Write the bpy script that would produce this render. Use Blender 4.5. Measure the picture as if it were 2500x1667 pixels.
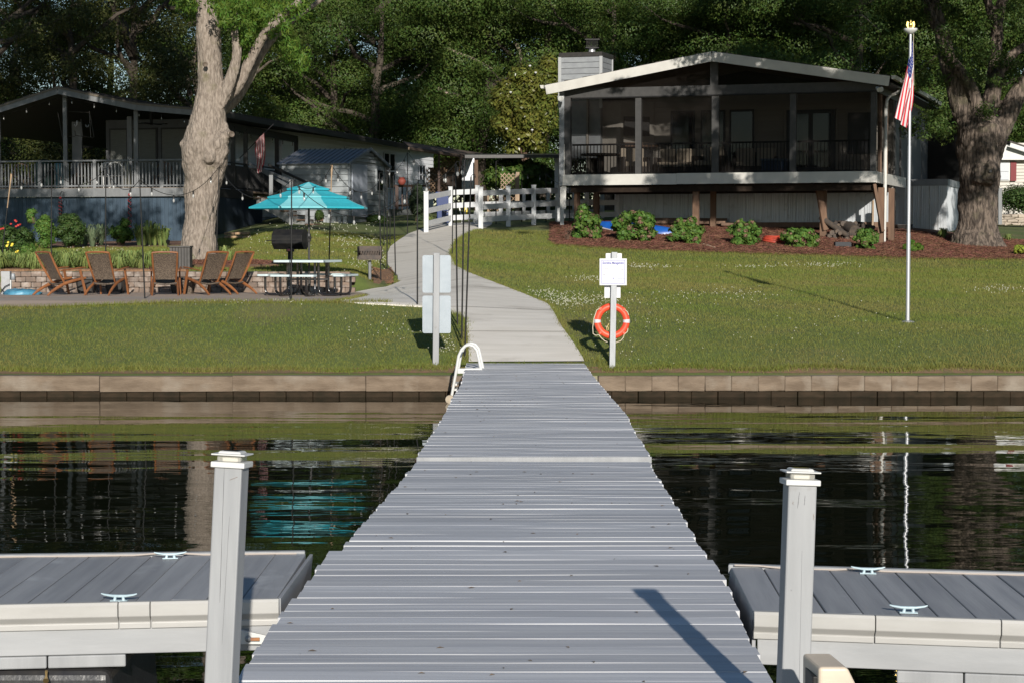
import bpy, math, random
import numpy as np
from mathutils import Vector, Matrix, noise
random.seed(7); rng = np.random.default_rng(7)
C = bpy.context.scene.collection
for o in list(bpy.data.objects): bpy.data.objects.remove(o)

# ---------------------------------------------------------------- camera, sky, sun, exposure
FPX, HZ, EYE = 4800.0, 585.0, 2.36
PITCH = math.atan((833.5-HZ)/FPX)
cam_d = bpy.data.cameras.new('camera'); cam = bpy.data.objects.new('camera', cam_d); C.objects.link(cam)
cam.location = (0, 0, EYE); cam.rotation_euler = (math.pi/2-PITCH, 0, 0)
cam_d.sensor_width = 36; cam_d.lens = FPX/2500*36; cam_d.clip_start = .1; cam_d.clip_end = 2000
bpy.context.scene.camera = cam
SUN_EL, SUN_AZ = math.radians(18.2), math.radians(180-7.2)
w = bpy.data.worlds.new('World'); bpy.context.scene.world = w; w.use_nodes = True
nt = w.node_tree; bg = nt.nodes['Background']
sky = nt.nodes.new('ShaderNodeTexSky'); sky.sky_type = 'NISHITA'; sky.sun_disc = False
sky.sun_elevation = SUN_EL; sky.sun_rotation = SUN_AZ; sky.air_density = 1.0; sky.dust_density = .1; sky.ozone_density = 2.5
nt.links.new(sky.outputs[0], bg.inputs[0]); bg.inputs[1].default_value = .072
sd = bpy.data.lights.new('sun', 'SUN'); sd.energy = 4.7; sd.angle = math.radians(.5); sd.color = (1, .945, .86)
sun = bpy.data.objects.new('sun', sd); C.objects.link(sun)
to_sun = Vector((math.sin(SUN_AZ)*math.cos(SUN_EL), math.cos(SUN_AZ)*math.cos(SUN_EL), math.sin(SUN_EL)))
sun.rotation_euler = to_sun.to_track_quat('Z', 'Y').to_euler()
vs = bpy.context.scene.view_settings
vs.view_transform = 'Standard'; vs.look = 'None'; vs.gamma = 1; vs.exposure = 0.27; vs.use_curve_mapping = False
bpy.context.scene.cycles.max_bounces = 8
bpy.context.scene.cycles.transparent_max_bounces = 16

def P(px, py, D):
    """the point of the place at ground distance D that stands at this direction from the eye"""
    cp, sp = math.cos(PITCH), math.sin(PITCH)
    u, v = (px-1250)/FPX, (833.5-py)/FPX
    y = cp+v*sp; z = -sp+v*cp
    return Vector((u/y*D, D, EYE+z/y*D))
def PPM(D): return FPX/D

# ---------------------------------------------------------------- tiny building kit
WM = {}
def wm(o): return WM.get(o.name, Matrix())
class MB:
    def __init__(s): s.v = []; s.f = []; s.m = []; s.k = 0
    def add(s, vs, fs):
        b = len(s.v); s.v += [tuple(v) for v in vs]; s.f += [tuple(b+i for i in f) for f in fs]; s.m += [s.k]*len(fs); return s
    def box(s, c, sz, R=None, taper=1.0):
        c = Vector(c); x, y, z = sz[0]/2, sz[1]/2, sz[2]/2
        if isinstance(R, (int, float)): R = Matrix.Rotation(R, 3, 'Z')
        vs = [Vector((sx*x*(taper if sz_ > 0 else 1), sy*y*(taper if sz_ > 0 else 1), sz_*z)) for sz_ in (-1, 1) for sx, sy in ((-1,-1),(1,-1),(1,1),(-1,1))]
        vs = [(R @ v if R is not None else v)+c for v in vs]
        return s.add(vs, [(3,2,1,0),(4,5,6,7),(0,1,5,4),(1,2,6,5),(2,3,7,6),(3,0,4,7)])
    def beam(s, p0, p1, w, h, up=(0,0,1)):
        p0, p1 = Vector(p0), Vector(p1); d = (p1-p0).normalized(); up = Vector(up)
        if abs(d.dot(up)) > .98: up = Vector((0,1,0))
        sd = d.cross(up).normalized(); u = sd.cross(d).normalized()
        vs = [p+sd*a*w/2+u*b*h/2 for p in (p0, p1) for a, b in ((-1,-1),(1,-1),(1,1),(-1,1))]
        return s.add(vs, [(0,1,2,3),(7,6,5,4),(4,5,1,0),(5,6,2,1),(6,7,3,2),(7,4,0,3)])
    def tube(s, pts, r, n=8, flat=1.0, closed=False):
        pts = [Vector(p) for p in pts]; m = len(pts)
        rs = r if isinstance(r, (list, tuple)) else [r]*m
        vs = []; prev = None
        for i, p in enumerate(pts):
            if closed: d = (pts[(i+1) % m]-pts[i-1]).normalized()
            else: d = (pts[min(i+1, m-1)]-pts[max(i-1, 0)]).normalized()
            if prev is None:
                a = d.cross(Vector((0,0,1)));
                if a.length < .1: a = d.cross(Vector((0,1,0)))
                a.normalize()
            else:
                a = prev-d*prev.dot(d); a.normalize()
            prev = a; b = d.cross(a)
            for k in range(n):
                t = 2*math.pi*k/n
                vs.append(p+a*math.cos(t)*rs[i]+b*math.sin(t)*rs[i]*flat)
        fs = []
        for i in range(m if closed else m-1):
            j = (i+1) % m
            for k in range(n):
                k2 = (k+1) % n; fs.append((i*n+k, i*n+k2, j*n+k2, j*n+k))
        if not closed: fs += [tuple(range(n-1, -1, -1)), tuple((m-1)*n+k for k in range(n))]
        return s.add(vs, fs)
    def lathe(s, prof, c=(0,0,0), n=16, R=None):
        c = Vector(c); vs = []; fs = []
        for r, z in prof:
            for k in range(n):
                t = 2*math.pi*k/n; v = Vector((math.cos(t)*r, math.sin(t)*r, z)); vs.append((R @ v if R is not None else v)+c)
        for i in range(len(prof)-1):
            for k in range(n):
                k2 = (k+1) % n; fs.append((i*n+k, i*n+k2, (i+1)*n+k2, (i+1)*n+k))
        fs += [tuple(range(n-1, -1, -1)), tuple((len(prof)-1)*n+k for k in range(n))]
        return s.add(vs, fs)
    def prism(s, pts, ext):
        pts = [Vector(p) for p in pts]; e = Vector(ext); n = len(pts)
        return s.add(pts+[p+e for p in pts], [tuple(range(n-1, -1, -1)), tuple(range(n, 2*n))]+[(i, (i+1) % n, n+(i+1) % n, n+i) for i in range(n)])
    def face(s, *p): return s.add(p, [tuple(range(len(p)))])
def link(o, parent=None):
    C.objects.link(o)
    if parent is not None: o.parent = parent
    return o
def ob(name, mb, mat, parent=None, smooth=False, bev=0, mats=None, seg=2):
    """one mesh object; vertices are given in the coordinates of the place (or of the prototype)"""
    me = bpy.data.meshes.new(name)
    M_ = wm(parent) if parent is not None else Matrix()
    inv = M_.inverted()
    me.from_pydata([inv @ Vector(v) for v in mb.v], [], mb.f); me.validate()
    for m in (mats or [mat]): me.materials.append(m)
    if mats: me.polygons.foreach_set('material_index', mb.m[:len(me.polygons)])
    if smooth:
        me.polygons.foreach_set('use_smooth', [True]*len(me.polygons))
        try: me.set_sharp_from_angle(angle=math.radians(50))
        except Exception: pass
    me.update()
    o = bpy.data.objects.new(name, me); link(o, parent); WM[o.name] = M_.copy()
    if bev:
        b = o.modifiers.new('bevel', 'BEVEL'); b.width = bev; b.segments = seg; b.limit_method = 'ANGLE'
    return o
def top(name, mb, mat, label, cat, group=None, kind=None, origin=None, **k):
    """a thing that is one mesh; its origin goes to its base"""
    vs = np.array(mb.v)
    if origin is None: origin = Vector((float(vs[:,0].mean()), float(vs[:,1].mean()), float(vs[:,2].min())))
    e = Matrix.Translation(origin); mb.v = [tuple(Vector(v)-Vector(origin)) for v in mb.v]
    o = ob(name, mb, mat, None, **k); o.location = origin; WM[o.name] = e
    return tag(o, label, cat, group, kind)
def tag(o, label=None, cat=None, group=None, kind=None):
    if label: o['label'] = label
    if cat: o['category'] = cat
    if group: o['group'] = group
    if kind: o['kind'] = kind
    return o
def thing(name, label, cat, loc=(0,0,0), rz=0, group=None):
    o = bpy.data.objects.new(name, None); o.empty_display_size = .2; C.objects.link(o)
    o.location = loc; o.rotation_euler = (0, 0, rz)
    WM[o.name] = Matrix.Translation(Vector(loc)) @ Matrix.Rotation(rz, 4, 'Z')
    return tag(o, label, cat, group)
def inst(name, mesh, parent, loc, rot=(0,0,0), sc=(1,1,1)):
    """a piece sharing mesh data; loc is in the place's coordinates if the parent is unrotated"""
    o = bpy.data.objects.new(name, mesh); link(o, parent)
    o.location = (wm(parent).inverted() @ Vector(loc)) if parent is not None else loc
    o.rotation_euler = rot; o.scale = sc; WM[o.name] = wm(parent).copy() if parent is not None else Matrix()
    return o
KIDS = {}
def kids(o): return [c for c in bpy.data.objects if c.parent == o]
def tree_of(o): return (o, [tree_of(c) for c in kids(o)])
def copy_tree(t, parent=None):
    o, ch = t; c = o.copy(); C.objects.link(c); c.parent = parent
    for x in ch: copy_tree(x, c)
    return c
def place(root, loc, rz=0, label=None, group=None, sc=None):
    root.location = loc; root.rotation_euler = (0, 0, rz)
    if sc: root.scale = (sc,)*3 if isinstance(sc, (int, float)) else sc
    if label: root['label'] = label
    if group: root['group'] = group
    return root

# ---------------------------------------------------------------- materials
def mat(name, c1, c2=None, scale=6, st=(1,1,1), rough=.65, metal=0, bump=0, bscale=None, bst=None, rand=0, detail=5, contrast=(.35,.65), spec=.5,
        c3=None, s3=1.5, a3=(.5,.62), st3=(1,1,1), coat=0, trans=0, geo=False, isl=False, alpha=None):
    m = bpy.data.materials.new(name); m.use_nodes = True; t = m.node_tree; n = t.nodes; L = t.links.new
    b = n['Principled BSDF']; b.inputs['Roughness'].default_value = rough; b.inputs['Metallic'].default_value = metal
    b.inputs['Specular IOR Level'].default_value = spec
    if coat: b.inputs['Coat Weight'].default_value = coat; b.inputs['Coat Roughness'].default_value = .1
    tc = n.new('ShaderNodeTexCoord'); src = tc.outputs['Object']
    if geo: src = n.new('ShaderNodeNewGeometry').outputs['Position']
    oi = n.new('ShaderNodeObjectInfo')
    off = n.new('ShaderNodeVectorMath'); off.operation = 'MULTIPLY_ADD'; off.inputs[1].default_value = (1,1,1)
    L(src, off.inputs[0])
    cx = n.new('ShaderNodeCombineXYZ'); mm = n.new('ShaderNodeMath'); mm.operation = 'MULTIPLY'; mm.inputs[1].default_value = 0 if geo else 37.0
    L(oi.outputs['Random'], mm.inputs[0])
    for i in range(3): L(mm.outputs[0], cx.inputs[i])
    L(cx.outputs[0], off.inputs[2])
    def nz(sc, stv, det=detail, ro=.55):
        mp = n.new('ShaderNodeMapping'); mp.inputs['Scale'].default_value = stv; L(off.outputs[0], mp.inputs[0])
        x = n.new('ShaderNodeTexNoise'); x.inputs['Scale'].default_value = sc; x.inputs['Detail'].default_value = det; x.inputs['Roughness'].default_value = ro
        L(mp.outputs[0], x.inputs['Vector']); return x.outputs['Fac']
    def ramp(f, a, bb):
        r = n.new('ShaderNodeMapRange'); r.inputs[1].default_value = a; r.inputs[2].default_value = bb; L(f, r.inputs[0]); return r.outputs[0]
    def mix(f, a, bb):
        x = n.new('ShaderNodeMix'); x.data_type = 'RGBA'
        if f is not None: L(f, x.inputs[0])
        for s_, v in ((6, a), (7, bb)):
            if hasattr(v, 'links'): L(v, x.inputs[s_])
            else: x.inputs[s_].default_value = (*v, 1)
        return x.outputs[2]
    col = None
    if c2 is not None: col = mix(ramp(nz(scale, st), *contrast), c1, c2)
    else: col = mix(None, c1, c1)
    if c3 is not None: col = mix(ramp(nz(s3, st3), *a3), col, c3)
    if rand or isl:
        hv = n.new('ShaderNodeHueSaturation'); L(col, hv.inputs['Color'])
        rs = oi.outputs['Random']
        if isl: rs = n.new('ShaderNodeNewGeometry').outputs['Random Per Island']
        r = n.new('ShaderNodeMapRange'); r.inputs[3].default_value = 1-rand; r.inputs[4].default_value = 1+rand; L(rs, r.inputs[0]); L(r.outputs[0], hv.inputs['Value'])
        if isl:
            r2 = n.new('ShaderNodeMapRange'); r2.inputs[3].default_value = .5-.035*(rand>0); r2.inputs[4].default_value = .5+.02
            fr = n.new('ShaderNodeMath'); fr.operation = 'FRACT'; m7 = n.new('ShaderNodeMath'); m7.operation = 'MULTIPLY'; m7.inputs[1].default_value = 7.3
            L(rs, m7.inputs[0]); L(m7.outputs[0], fr.inputs[0]); L(fr.outputs[0], r2.inputs[0]); L(r2.outputs[0], hv.inputs['Hue'])
        col = hv.outputs[0]
    L(col, b.inputs['Base Color'])
    if bump:
        bp = n.new('ShaderNodeBump'); bp.inputs['Strength'].default_value = 1; bp.inputs['Distance'].default_value = bump
        L(nz(bscale or scale*2, bst or st, 6, .6), bp.inputs['Height']); L(bp.outputs[0], b.inputs['Normal'])
    outn = n['Material Output']
    if trans:
        tr = n.new('ShaderNodeBsdfTranslucent'); L(col, tr.inputs[0]); mx = n.new('ShaderNodeMixShader'); mx.inputs[0].default_value = trans
        L(b.outputs[0], mx.inputs[1]); L(tr.outputs[0], mx.inputs[2]); L(mx.outputs[0], outn.inputs[0])
    if alpha is not None:
        tp = n.new('ShaderNodeBsdfTransparent'); mx = n.new('ShaderNodeMixShader'); mx.inputs[0].default_value = alpha
        L(tp.outputs[0], mx.inputs[1]); L(b.outputs[0], mx.inputs[2]); L(mx.outputs[0], outn.inputs[0])
    return m
WHITE = mat('white_paint', (.60,.60,.58), (.52,.52,.50), 3, rough=.5, c3=(.45,.43,.38), s3=2.2, a3=(.62,.85))
VINYL = mat('white_vinyl', (.40,.39,.37), (.35,.34,.32), 3, (1,1,4), rough=.45, c3=(.38,.36,.33), s3=1.6, a3=(.6,.9))
GREYPOST = mat('pale_grey_paint', (.31,.315,.32), (.255,.26,.265), 14, (1,1,.12), rough=.6, bump=.0012, bscale=40, bst=(1,1,.06), c3=(.20,.19,.18), s3=9, a3=(.66,.8))
BEAMG = mat('grey_beam_paint', (.34,.345,.35), (.28,.285,.29), 9, (.12,1,1), rough=.6, bump=.0012, bscale=30, bst=(.06,1,1), c3=(.24,.235,.23), s3=4, a3=(.64,.85))
DECK = mat('slate_deck_paint', (.42,.425,.45), (.52,.52,.53), 7, (.25,3,1), rough=.55, bump=.0016, bscale=22, bst=(.12,4,1), rand=.13, c3=(.60,.60,.60), s3=3.2, a3=(.56,.80), st3=(.3,2.5,1), detail=8)
DECKF = mat('slate_dock_paint', (.24,.243,.255), (.31,.312,.32), 6, (2.5,.2,1), rough=.55, bump=.0016, bscale=20, bst=(4,.15,1), rand=.10, c3=(.44,.45,.46), s3=3.0, a3=(.62,.8), detail=8)
DARKGAP = mat('dark_framing', (.028,.019,.013), (.018,.012,.009), 8, spec=.1)
CONC = mat('pale_concrete', (.70,.655,.59), (.61,.57,.505), 1.6, (.5,2.5,1), rough=.85, bump=.002, bscale=60, c3=(.42,.38,.33), s3=.9, a3=(.55,.75), geo=True, detail=8)
PATIO = mat('brown_concrete', (.40,.31,.245), (.30,.235,.19), 1.5, (.4,2,1), rough=.85, bump=.003, bscale=50, c3=(.31,.28,.25), s3=.6, a3=(.5,.7), geo=True)
SEAW = mat('seawall_concrete', (.200,.150,.105), (.125,.090,.060), 4, (.6,1,2.2), rough=.9, bump=.010, bscale=22, rand=.06, c3=(.24,.20,.155), s3=1.7, a3=(.52,.72))
SEAWD = mat('wet_seawall_concrete', (.036,.024,.014), (.020,.015,.008), 5, (1,1,3), rough=.75, spec=.15, bump=.004, bscale=60, rand=.15)
BRICK = mat('tumbled_wall_brick', (.225,.16,.12), (.155,.12,.098), 9, rough=.9, bump=.004, bscale=70, rand=.22, c3=(.34,.29,.25), s3=6, a3=(.5,.7))
TEAK = mat('orange_teak', (.25,.098,.036), (.18,.068,.025), 10, (1,1,.2), rough=.45, bump=.0008, bscale=60, rand=.08)
WICK = mat('brown_wicker', (.15,.115,.085), (.050,.036,.026), 42, (1,1,1.6), rough=.6, bump=.004, bscale=80, bst=(1,.4,1), rand=.12, contrast=(.42,.58))
BLACKM = mat('black_metal', (.010,.010,.011), (.018,.017,.016), 9, rough=.5, spec=.25)
BLACKG = mat('glossy_black_tube', (.012,.011,.012), rough=.18, coat=.6)
DARKM = mat('dark_bronze_metal', (.022,.020,.019), (.034,.031,.028), 10, rough=.45)
GALV = mat('galvanised_steel', (.30,.31,.32), (.25,.26,.27), 20, (1,1,.2), rough=.5, metal=.3)
SILV = mat('brushed_silver', (.50,.50,.52), rough=.38, metal=.6)
TEAL = mat('turquoise_canvas', (.03,.42,.50), (.025,.37,.45), 12, rough=.85, trans=.12)
TEALLIT = mat('lit_turquoise_canvas', (.20,.54,.58), (.17,.50,.54), 12, rough=.85, trans=.12)  # same canvas with the light on it put into the colour
PALEBL = mat('pale_blue_plastic', (.52,.60,.60), (.47,.55,.56), 8, rough=.4)
CLEAT = mat('light_blue_paint', (.42,.52,.56), (.36,.46,.50), 20, rough=.35, bump=.0006)
ORANGE = mat('orange_red_foam', (.80,.085,.035), (.74,.07,.03), 5, rough=.45)
ROPE = mat('cream_rope', (.62,.55,.42), (.5,.43,.32), 90, rough=.9, bump=.001)
PINKC = mat('faded_cord', (.40,.35,.31), rough=.6)
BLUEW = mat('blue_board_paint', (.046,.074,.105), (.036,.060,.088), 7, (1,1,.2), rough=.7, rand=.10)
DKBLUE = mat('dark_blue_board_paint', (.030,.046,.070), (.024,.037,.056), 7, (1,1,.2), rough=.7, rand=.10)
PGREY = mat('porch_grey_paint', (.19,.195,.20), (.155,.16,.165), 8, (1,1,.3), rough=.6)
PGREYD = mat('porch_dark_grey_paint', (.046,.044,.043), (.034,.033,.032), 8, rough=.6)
SHING = mat('dark_shingle', (.045,.04,.037), (.075,.066,.06), 9, rough=.95, bump=.008, bscale=40, rand=.15)
BRROOF = mat('brown_roof', (.11,.075,.055), (.07,.05,.04), 5, rough=.9, bump=.005, bscale=30)
SIDING = mat('white_lap_siding', (.82,.84,.88), (.76,.78,.82), 4, rough=.55, rand=.03)
SHEDW = mat('grey_lap_siding', (.30,.32,.33), (.26,.28,.29), 5, rough=.5, rand=.04)
SHEDR = mat('blue_grey_metal_roof', (.15,.158,.18), (.12,.128,.15), 6, rough=.4, metal=.3)
DOORW = mat('pale_shed_door', (.36,.39,.45), rough=.5)
TAN = mat('tan_plastic', (.62,.52,.40), (.55,.46,.36), 6, rough=.5, bump=.0006, c3=(.40,.33,.26), s3=5, a3=(.6,.85))
BROWNW = mat('weathered_brown_timber', (.16,.095,.06), (.10,.06,.04), 8, (1,1,.2), rough=.8, bump=.003, bscale=30, bst=(1,1,.1), rand=.2)
PALEW = mat('pale_timber', (.34,.25,.17), (.26,.185,.125), 8, (1,1,.2), rough=.8, rand=.15, bump=.002, bscale=30)
LATT = mat('lattice_timber', (.20,.13,.08), (.13,.085,.055), 12, rough=.85, rand=.15)
GLASS = mat('dark_window_glass', (.015,.018,.022), rough=.06, spec=.8)
CLEARG = mat('clear_plastic', (.75,.73,.66), rough=.12, alpha=.35)
BULB = mat('clear_bulb_glass', (.55,.55,.53), rough=.1, alpha=.45)
SCREEN = mat('insect_screen', (.012,.010,.009), rough=1, alpha=.44, spec=0)
HSIDE = mat('beige_porch_siding', (.25,.225,.195), (.215,.195,.17), 4, rough=.65, rand=.03)
TRIMW = mat('white_house_trim', (.55,.535,.495), (.49,.475,.44), 3, rough=.5, c3=(.42,.41,.38), s3=1.3, a3=(.6,.9), geo=True)
HGREY = mat('house_grey_siding', (.25,.265,.275), (.21,.22,.235), 5, rough=.6, rand=.04)
SKIRT = mat('ribbed_metal_skirt', (.50,.52,.54), (.43,.45,.465), 4, (1,1,.3), rough=.42, metal=.25, rand=.04, c3=(.25,.22,.19), s3=3, a3=(.6,.85))
BARKP = mat('pale_platy_bark', (.30,.25,.205), (.185,.15,.12), 24, (1,1,.26), rough=.95, bump=.07, bscale=14, bst=(1,1,.25), c3=(.13,.115,.065), s3=2.2, a3=(.58,.74), geo=True, detail=9, contrast=(.40,.60))
BARKD = mat('grey_brown_bark', (.17,.132,.104), (.055,.042,.033), 14, (1,1,.18), rough=.95, bump=.09, bscale=13, bst=(1,1,.16), c3=(.08,.075,.04), s3=1.8, a3=(.55,.75), geo=True, detail=9, contrast=(.43,.57))
BARKF = mat('shaded_wood_bark', (.10,.08,.06), (.055,.044,.034), 5, (1,1,.3), rough=.95, bump=.03, bscale=9, geo=True)
LIMBP = mat('pale_dead_limb', (.33,.27,.21), (.17,.135,.10), 6, rough=.95, bump=.03, bscale=12)
STRAW = mat('red_pine_straw', (.235,.115,.066), (.14,.062,.036), 30, (.3,1,1), rough=.95, isl=True, rand=.45)
STRAWB = mat('pine_straw_floor', (.19,.090,.052), (.085,.040,.026), 9, rough=.95, bump=.03, bscale=40, c3=(.26,.15,.09), s3=1.1, a3=(.48,.66), geo=True, detail=9)
CHIPS = mat('leaf_litter', (.30,.17,.09), (.17,.09,.05), 22, rough=.95, bump=.02, bscale=40, geo=True)
LAWN = mat('lawn_floor', (.115,.145,.032), (.085,.115,.024), 1.1, (1,.5,1), rough=.95, bump=.02, bscale=50, c3=(.15,.135,.055), s3=.5, a3=(.52,.68), geo=True, detail=10)
def leafmat(name, c1, c2, rand=.35, tr=.22, rough=.55, sc=.6):
    return mat(name, c1, c2, sc, rough=rough, rand=rand, isl=True, trans=tr, spec=.22)
GRASS = leafmat('grass_blade', (.138,.182,.033), (.205,.198,.052), .18, .22, .6, .45)
LOAK = leafmat('oak_leaf', (.044,.082,.018), (.060,.100,.022))
LWOOD = leafmat('wood_leaf', (.052,.086,.020), (.072,.105,.026))
LBRIGHT = leafmat('bright_leaf', (.080,.155,.022), (.10,.185,.028), .25, .38)
LMAG = leafmat('magnolia_leaf', (.085,.11,.022), (.14,.14,.028), .35, .15, .3)
LSHRUB = leafmat('shrub_leaf', (.075,.155,.028), (.10,.19,.038), .3, .3)
LDARK = leafmat('dark_shrub_leaf', (.040,.078,.020), (.055,.10,.026), .3, .25)
LBLADE = leafmat('strap_leaf', (.17,.24,.065), (.24,.30,.10), .3, .3)
LBLUE = leafmat('iris_leaf', (.12,.17,.09), (.16,.21,.12), .25, .3)
DRYB = leafmat('dry_flower_head', (.30,.17,.13), (.22,.12,.09), .3, .1)
RED = mat('red_flower', (.42,.03,.022), rough=.6)
YEL = mat('yellow_flower', (.75,.58,.06), rough=.6)
CLOV = mat('white_clover', (.42,.42,.33), rough=.8)
PUT = mat('terracotta', (.21,.045,.03), rough=.7)

# ---------------------------------------------------------------- terrain
COLS = {}
def R_(D): return float(np.interp(D, [30.2, 39.4, 46.1, 50, 57, 60], [30.2, 34.9, 41.0, 46.3, 56.0, 60])) if 30.2 < D < 60 else D
SC_ = R_(43.5)/43.5
def _c(px, pts):
    pts = [(R_(d), y) for d, y in pts]
    COLS[px] = (np.array([d for d, y in pts]), np.array([EYE+(HZ-y)/FPX*d for d, y in pts]))
_L = [(29.62,917),(30.3,893),(32,860),(35,818),(38,772),(40.2,735),(46.05,715.4)]
_c(-500, _L+[(46.25,664),(50,640),(55,618),(60,603),(66,594),(80,580),(130,566)])
_c(100, _L+[(46.25,664),(50,640),(55,614),(60,598),(66,590),(80,578),(130,562)])
_L2 = [(29.62,917),(30.3,890),(32,856),(35,812),(38,770),(39.4,739),(46.05,715.4)]
_c(450, _L2+[(46.25,664),(50,638),(55,612),(60,595),(66,587),(80,575),(130,560)])
_c(700, _L2+[(46.25,664),(50,635),(54,600),(58,572),(62,555),(68,536),(75,527),(90,512),(130,505)])
_c(862, _L2+[(46.25,668),(50,645),(54,608),(58,583),(62,562),(68,540),(75,528),(90,512),(130,505)])
_c(935, [(29.62,917),(30.2,886),(32,850),(35,803),(38,768),(39.3,739),(44,722),(46.5,702),(48,686),(52,645),(56,612),(60,582),(64,560),(70,538),(90,512),(130,505)])
_c(1150, [(29.62,917),(30.2,884),(32,847),(35,798),(38.5,755),(42,710),(46,670),(50,632),(54,605),(58,578),(61,556),(66,545),(75,530),(90,515),(130,505)])
_c(1500, [(29.62,917),(30.2,882),(32,848),(35,800),(38.5,770),(42,735),(46,700),(50,668),(54,633),(56,609),(58.5,583),(63,548),(70,532),(90,515),(130,505)])
_c(2200, [(29.62,919),(30.2,882),(32,850),(35,808),(38.5,787),(42,758),(46,725),(50,690),(54.4,656),(56,638),(58.5,606),(62,575),(66,558),(75,545),(90,530),(130,515)])
_c(2500, [(29.62,919),(30.2,882),(32,850),(35,810),(38.5,788),(42,760),(46,727),(50,694),(54.4,660),(56,641),(58.5,618),(62,600),(68,575),(76,558),(90,540),(130,520)])
_c(3000, [(29.62,919),(30.2,882),(32,850),(35,810),(38.5,788),(42,760),(46,727),(50,694),(54.4,660),(56,641),(58.5,618),(62,600),(68,575),(76,558),(90,540),(130,520)])
_K = np.array(sorted(COLS)); 
def gz(X, D):
    X = np.atleast_1d(np.asarray(X, float)); D = np.atleast_1d(np.asarray(D, float))
    Z = np.stack([np.interp(D, *COLS[k]) for k in _K])
    px = np.clip(X/np.maximum(D, 1)*FPX+1250, _K[0], _K[-1]-.01)
    i = np.searchsorted(_K, px, side='right')-1; i = np.clip(i, 0, len(_K)-2)
    t = (px-_K[i])/(_K[i+1]-_K[i])
    r = Z[i, np.arange(len(D))]*(1-t)+Z[i+1, np.arange(len(D))]*t
    return r
def gz1(x, d): return float(gz(x, d)[0])
def G(px, py):
    """where the line of sight meets the ground"""
    d = np.arange(29.7, 130, .05); p = P(px, py, 1.0)
    r = gz(p.x*d, d)-(EYE+(p.z-EYE)*d)
    k = int(np.argmax(r >= 0)) if (r >= 0).any() else len(d)-1
    return Vector((p.x*d[k], d[k], float(gz(p.x*d[k], d[k])[0])))
def grid(xs, ys, zf):
    mb = MB(); nx = len(xs); X, Y = np.meshgrid(xs, ys); Z = zf(X.ravel(), Y.ravel())
    mb.v = list(zip(X.ravel().tolist(), Y.ravel().tolist(), Z.tolist()))
    for j in range(len(ys)-1):
        for i in range(nx-1): mb.f.append((j*nx+i, j*nx+i+1, (j+1)*nx+i+1, (j+1)*nx+i))
    mb.m = [0]*len(mb.f); return mb
def strip(ds, xl, xr, n, dz):
    """sheet between two edge curves"""
    mb = MB(); V = []
    for d, a, b in zip(ds, xl, xr):
        x = np.linspace(a, b, n+1); z = gz(x, np.full(n+1, d))+dz
        V += [(float(x_), float(d), float(z_)) for x_, z_ in zip(x, z)]
    F = [(j*(n+1)+i, j*(n+1)+i+1, (j+1)*(n+1)+i+1, (j+1)*(n+1)+i) for j in range(len(ds)-1) for i in range(n)]
    mb.v = V; mb.f = F; mb.m = [0]*len(F); return mb
ys = np.unique(np.concatenate([np.arange(29.62, 34.8, .35), np.arange(34.9, 40.8, .5), [R_(46.05), (R_(46.05)+R_(46.25))/2, R_(46.25)], np.arange(41.6, 70, .6), np.arange(70, 131, 4)]))
xs = np.unique(np.concatenate([np.arange(-60, -18, 3.), np.arange(-18, 20, .35), np.arange(20, 61, 3.)]))
lawn = ob('lawn', grid(xs, ys, gz), LAWN, smooth=True); tag(lawn, kind='structure')
def far(x, y): return gz(np.clip(x*130/np.maximum(y,1), -60, 60), np.full(len(x), 130.))-.02+np.maximum(0, y-130)*.012
tag(ob('hills', grid(np.linspace(-400, 400, 20), np.array([129.5, 200, 400, 900]), far), LAWN), kind='structure')

# water with long low ripples
wmat = bpy.data.materials.new('lake_water'); wmat.use_nodes = True; t = wmat.node_tree; n = t.nodes
b = n['Principled BSDF']; b.inputs['Base Color'].default_value = (.006,.008,.004,1); b.inputs['Roughness'].default_value = .015; b.inputs['IOR'].default_value = 1.333; b.inputs['Specular IOR Level'].default_value = .5
ge = n.new('ShaderNodeNewGeometry'); prev = None
for sc_, st_, di in (((.34), (.22, 1, 1), .085), ((1.7), (.24, 1, 1), .0085), ((8), (.38, 1, 1), .0011)):
    mp = n.new('ShaderNodeMapping'); mp.inputs['Scale'].default_value = st_; mp.inputs['Rotation'].default_value = (0, 0, .10)
    t.links.new(ge.outputs['Position'], mp.inputs[0])
    x = n.new('ShaderNodeTexNoise'); x.inputs['Scale'].default_value = sc_; x.inputs['Detail'].default_value = 1.0; t.links.new(mp.outputs[0], x.inputs['Vector'])
    bp = n.new('ShaderNodeBump'); bp.inputs['Distance'].default_value = di; bp.inputs['Strength'].default_value = 1; t.links.new(x.outputs['Fac'], bp.inputs['Height'])
    if prev: t.links.new(prev.outputs[0], bp.inputs['Normal'])
    prev = bp
t.links.new(prev.outputs[0], b.inputs['Normal'])
mb = MB(); mb.face((-120,-150,0), (120,-150,0), (120,29.55,0), (-120,29.55,0))
tag(ob('lake', mb, wmat), kind='structure')
mb = MB(); mb.face((-400,-900,-3), (400,-900,-3), (400,29.6,-3), (-400,29.6,-3)); tag(ob('lake_bed', mb, SEAWD), kind='structure')
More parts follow.
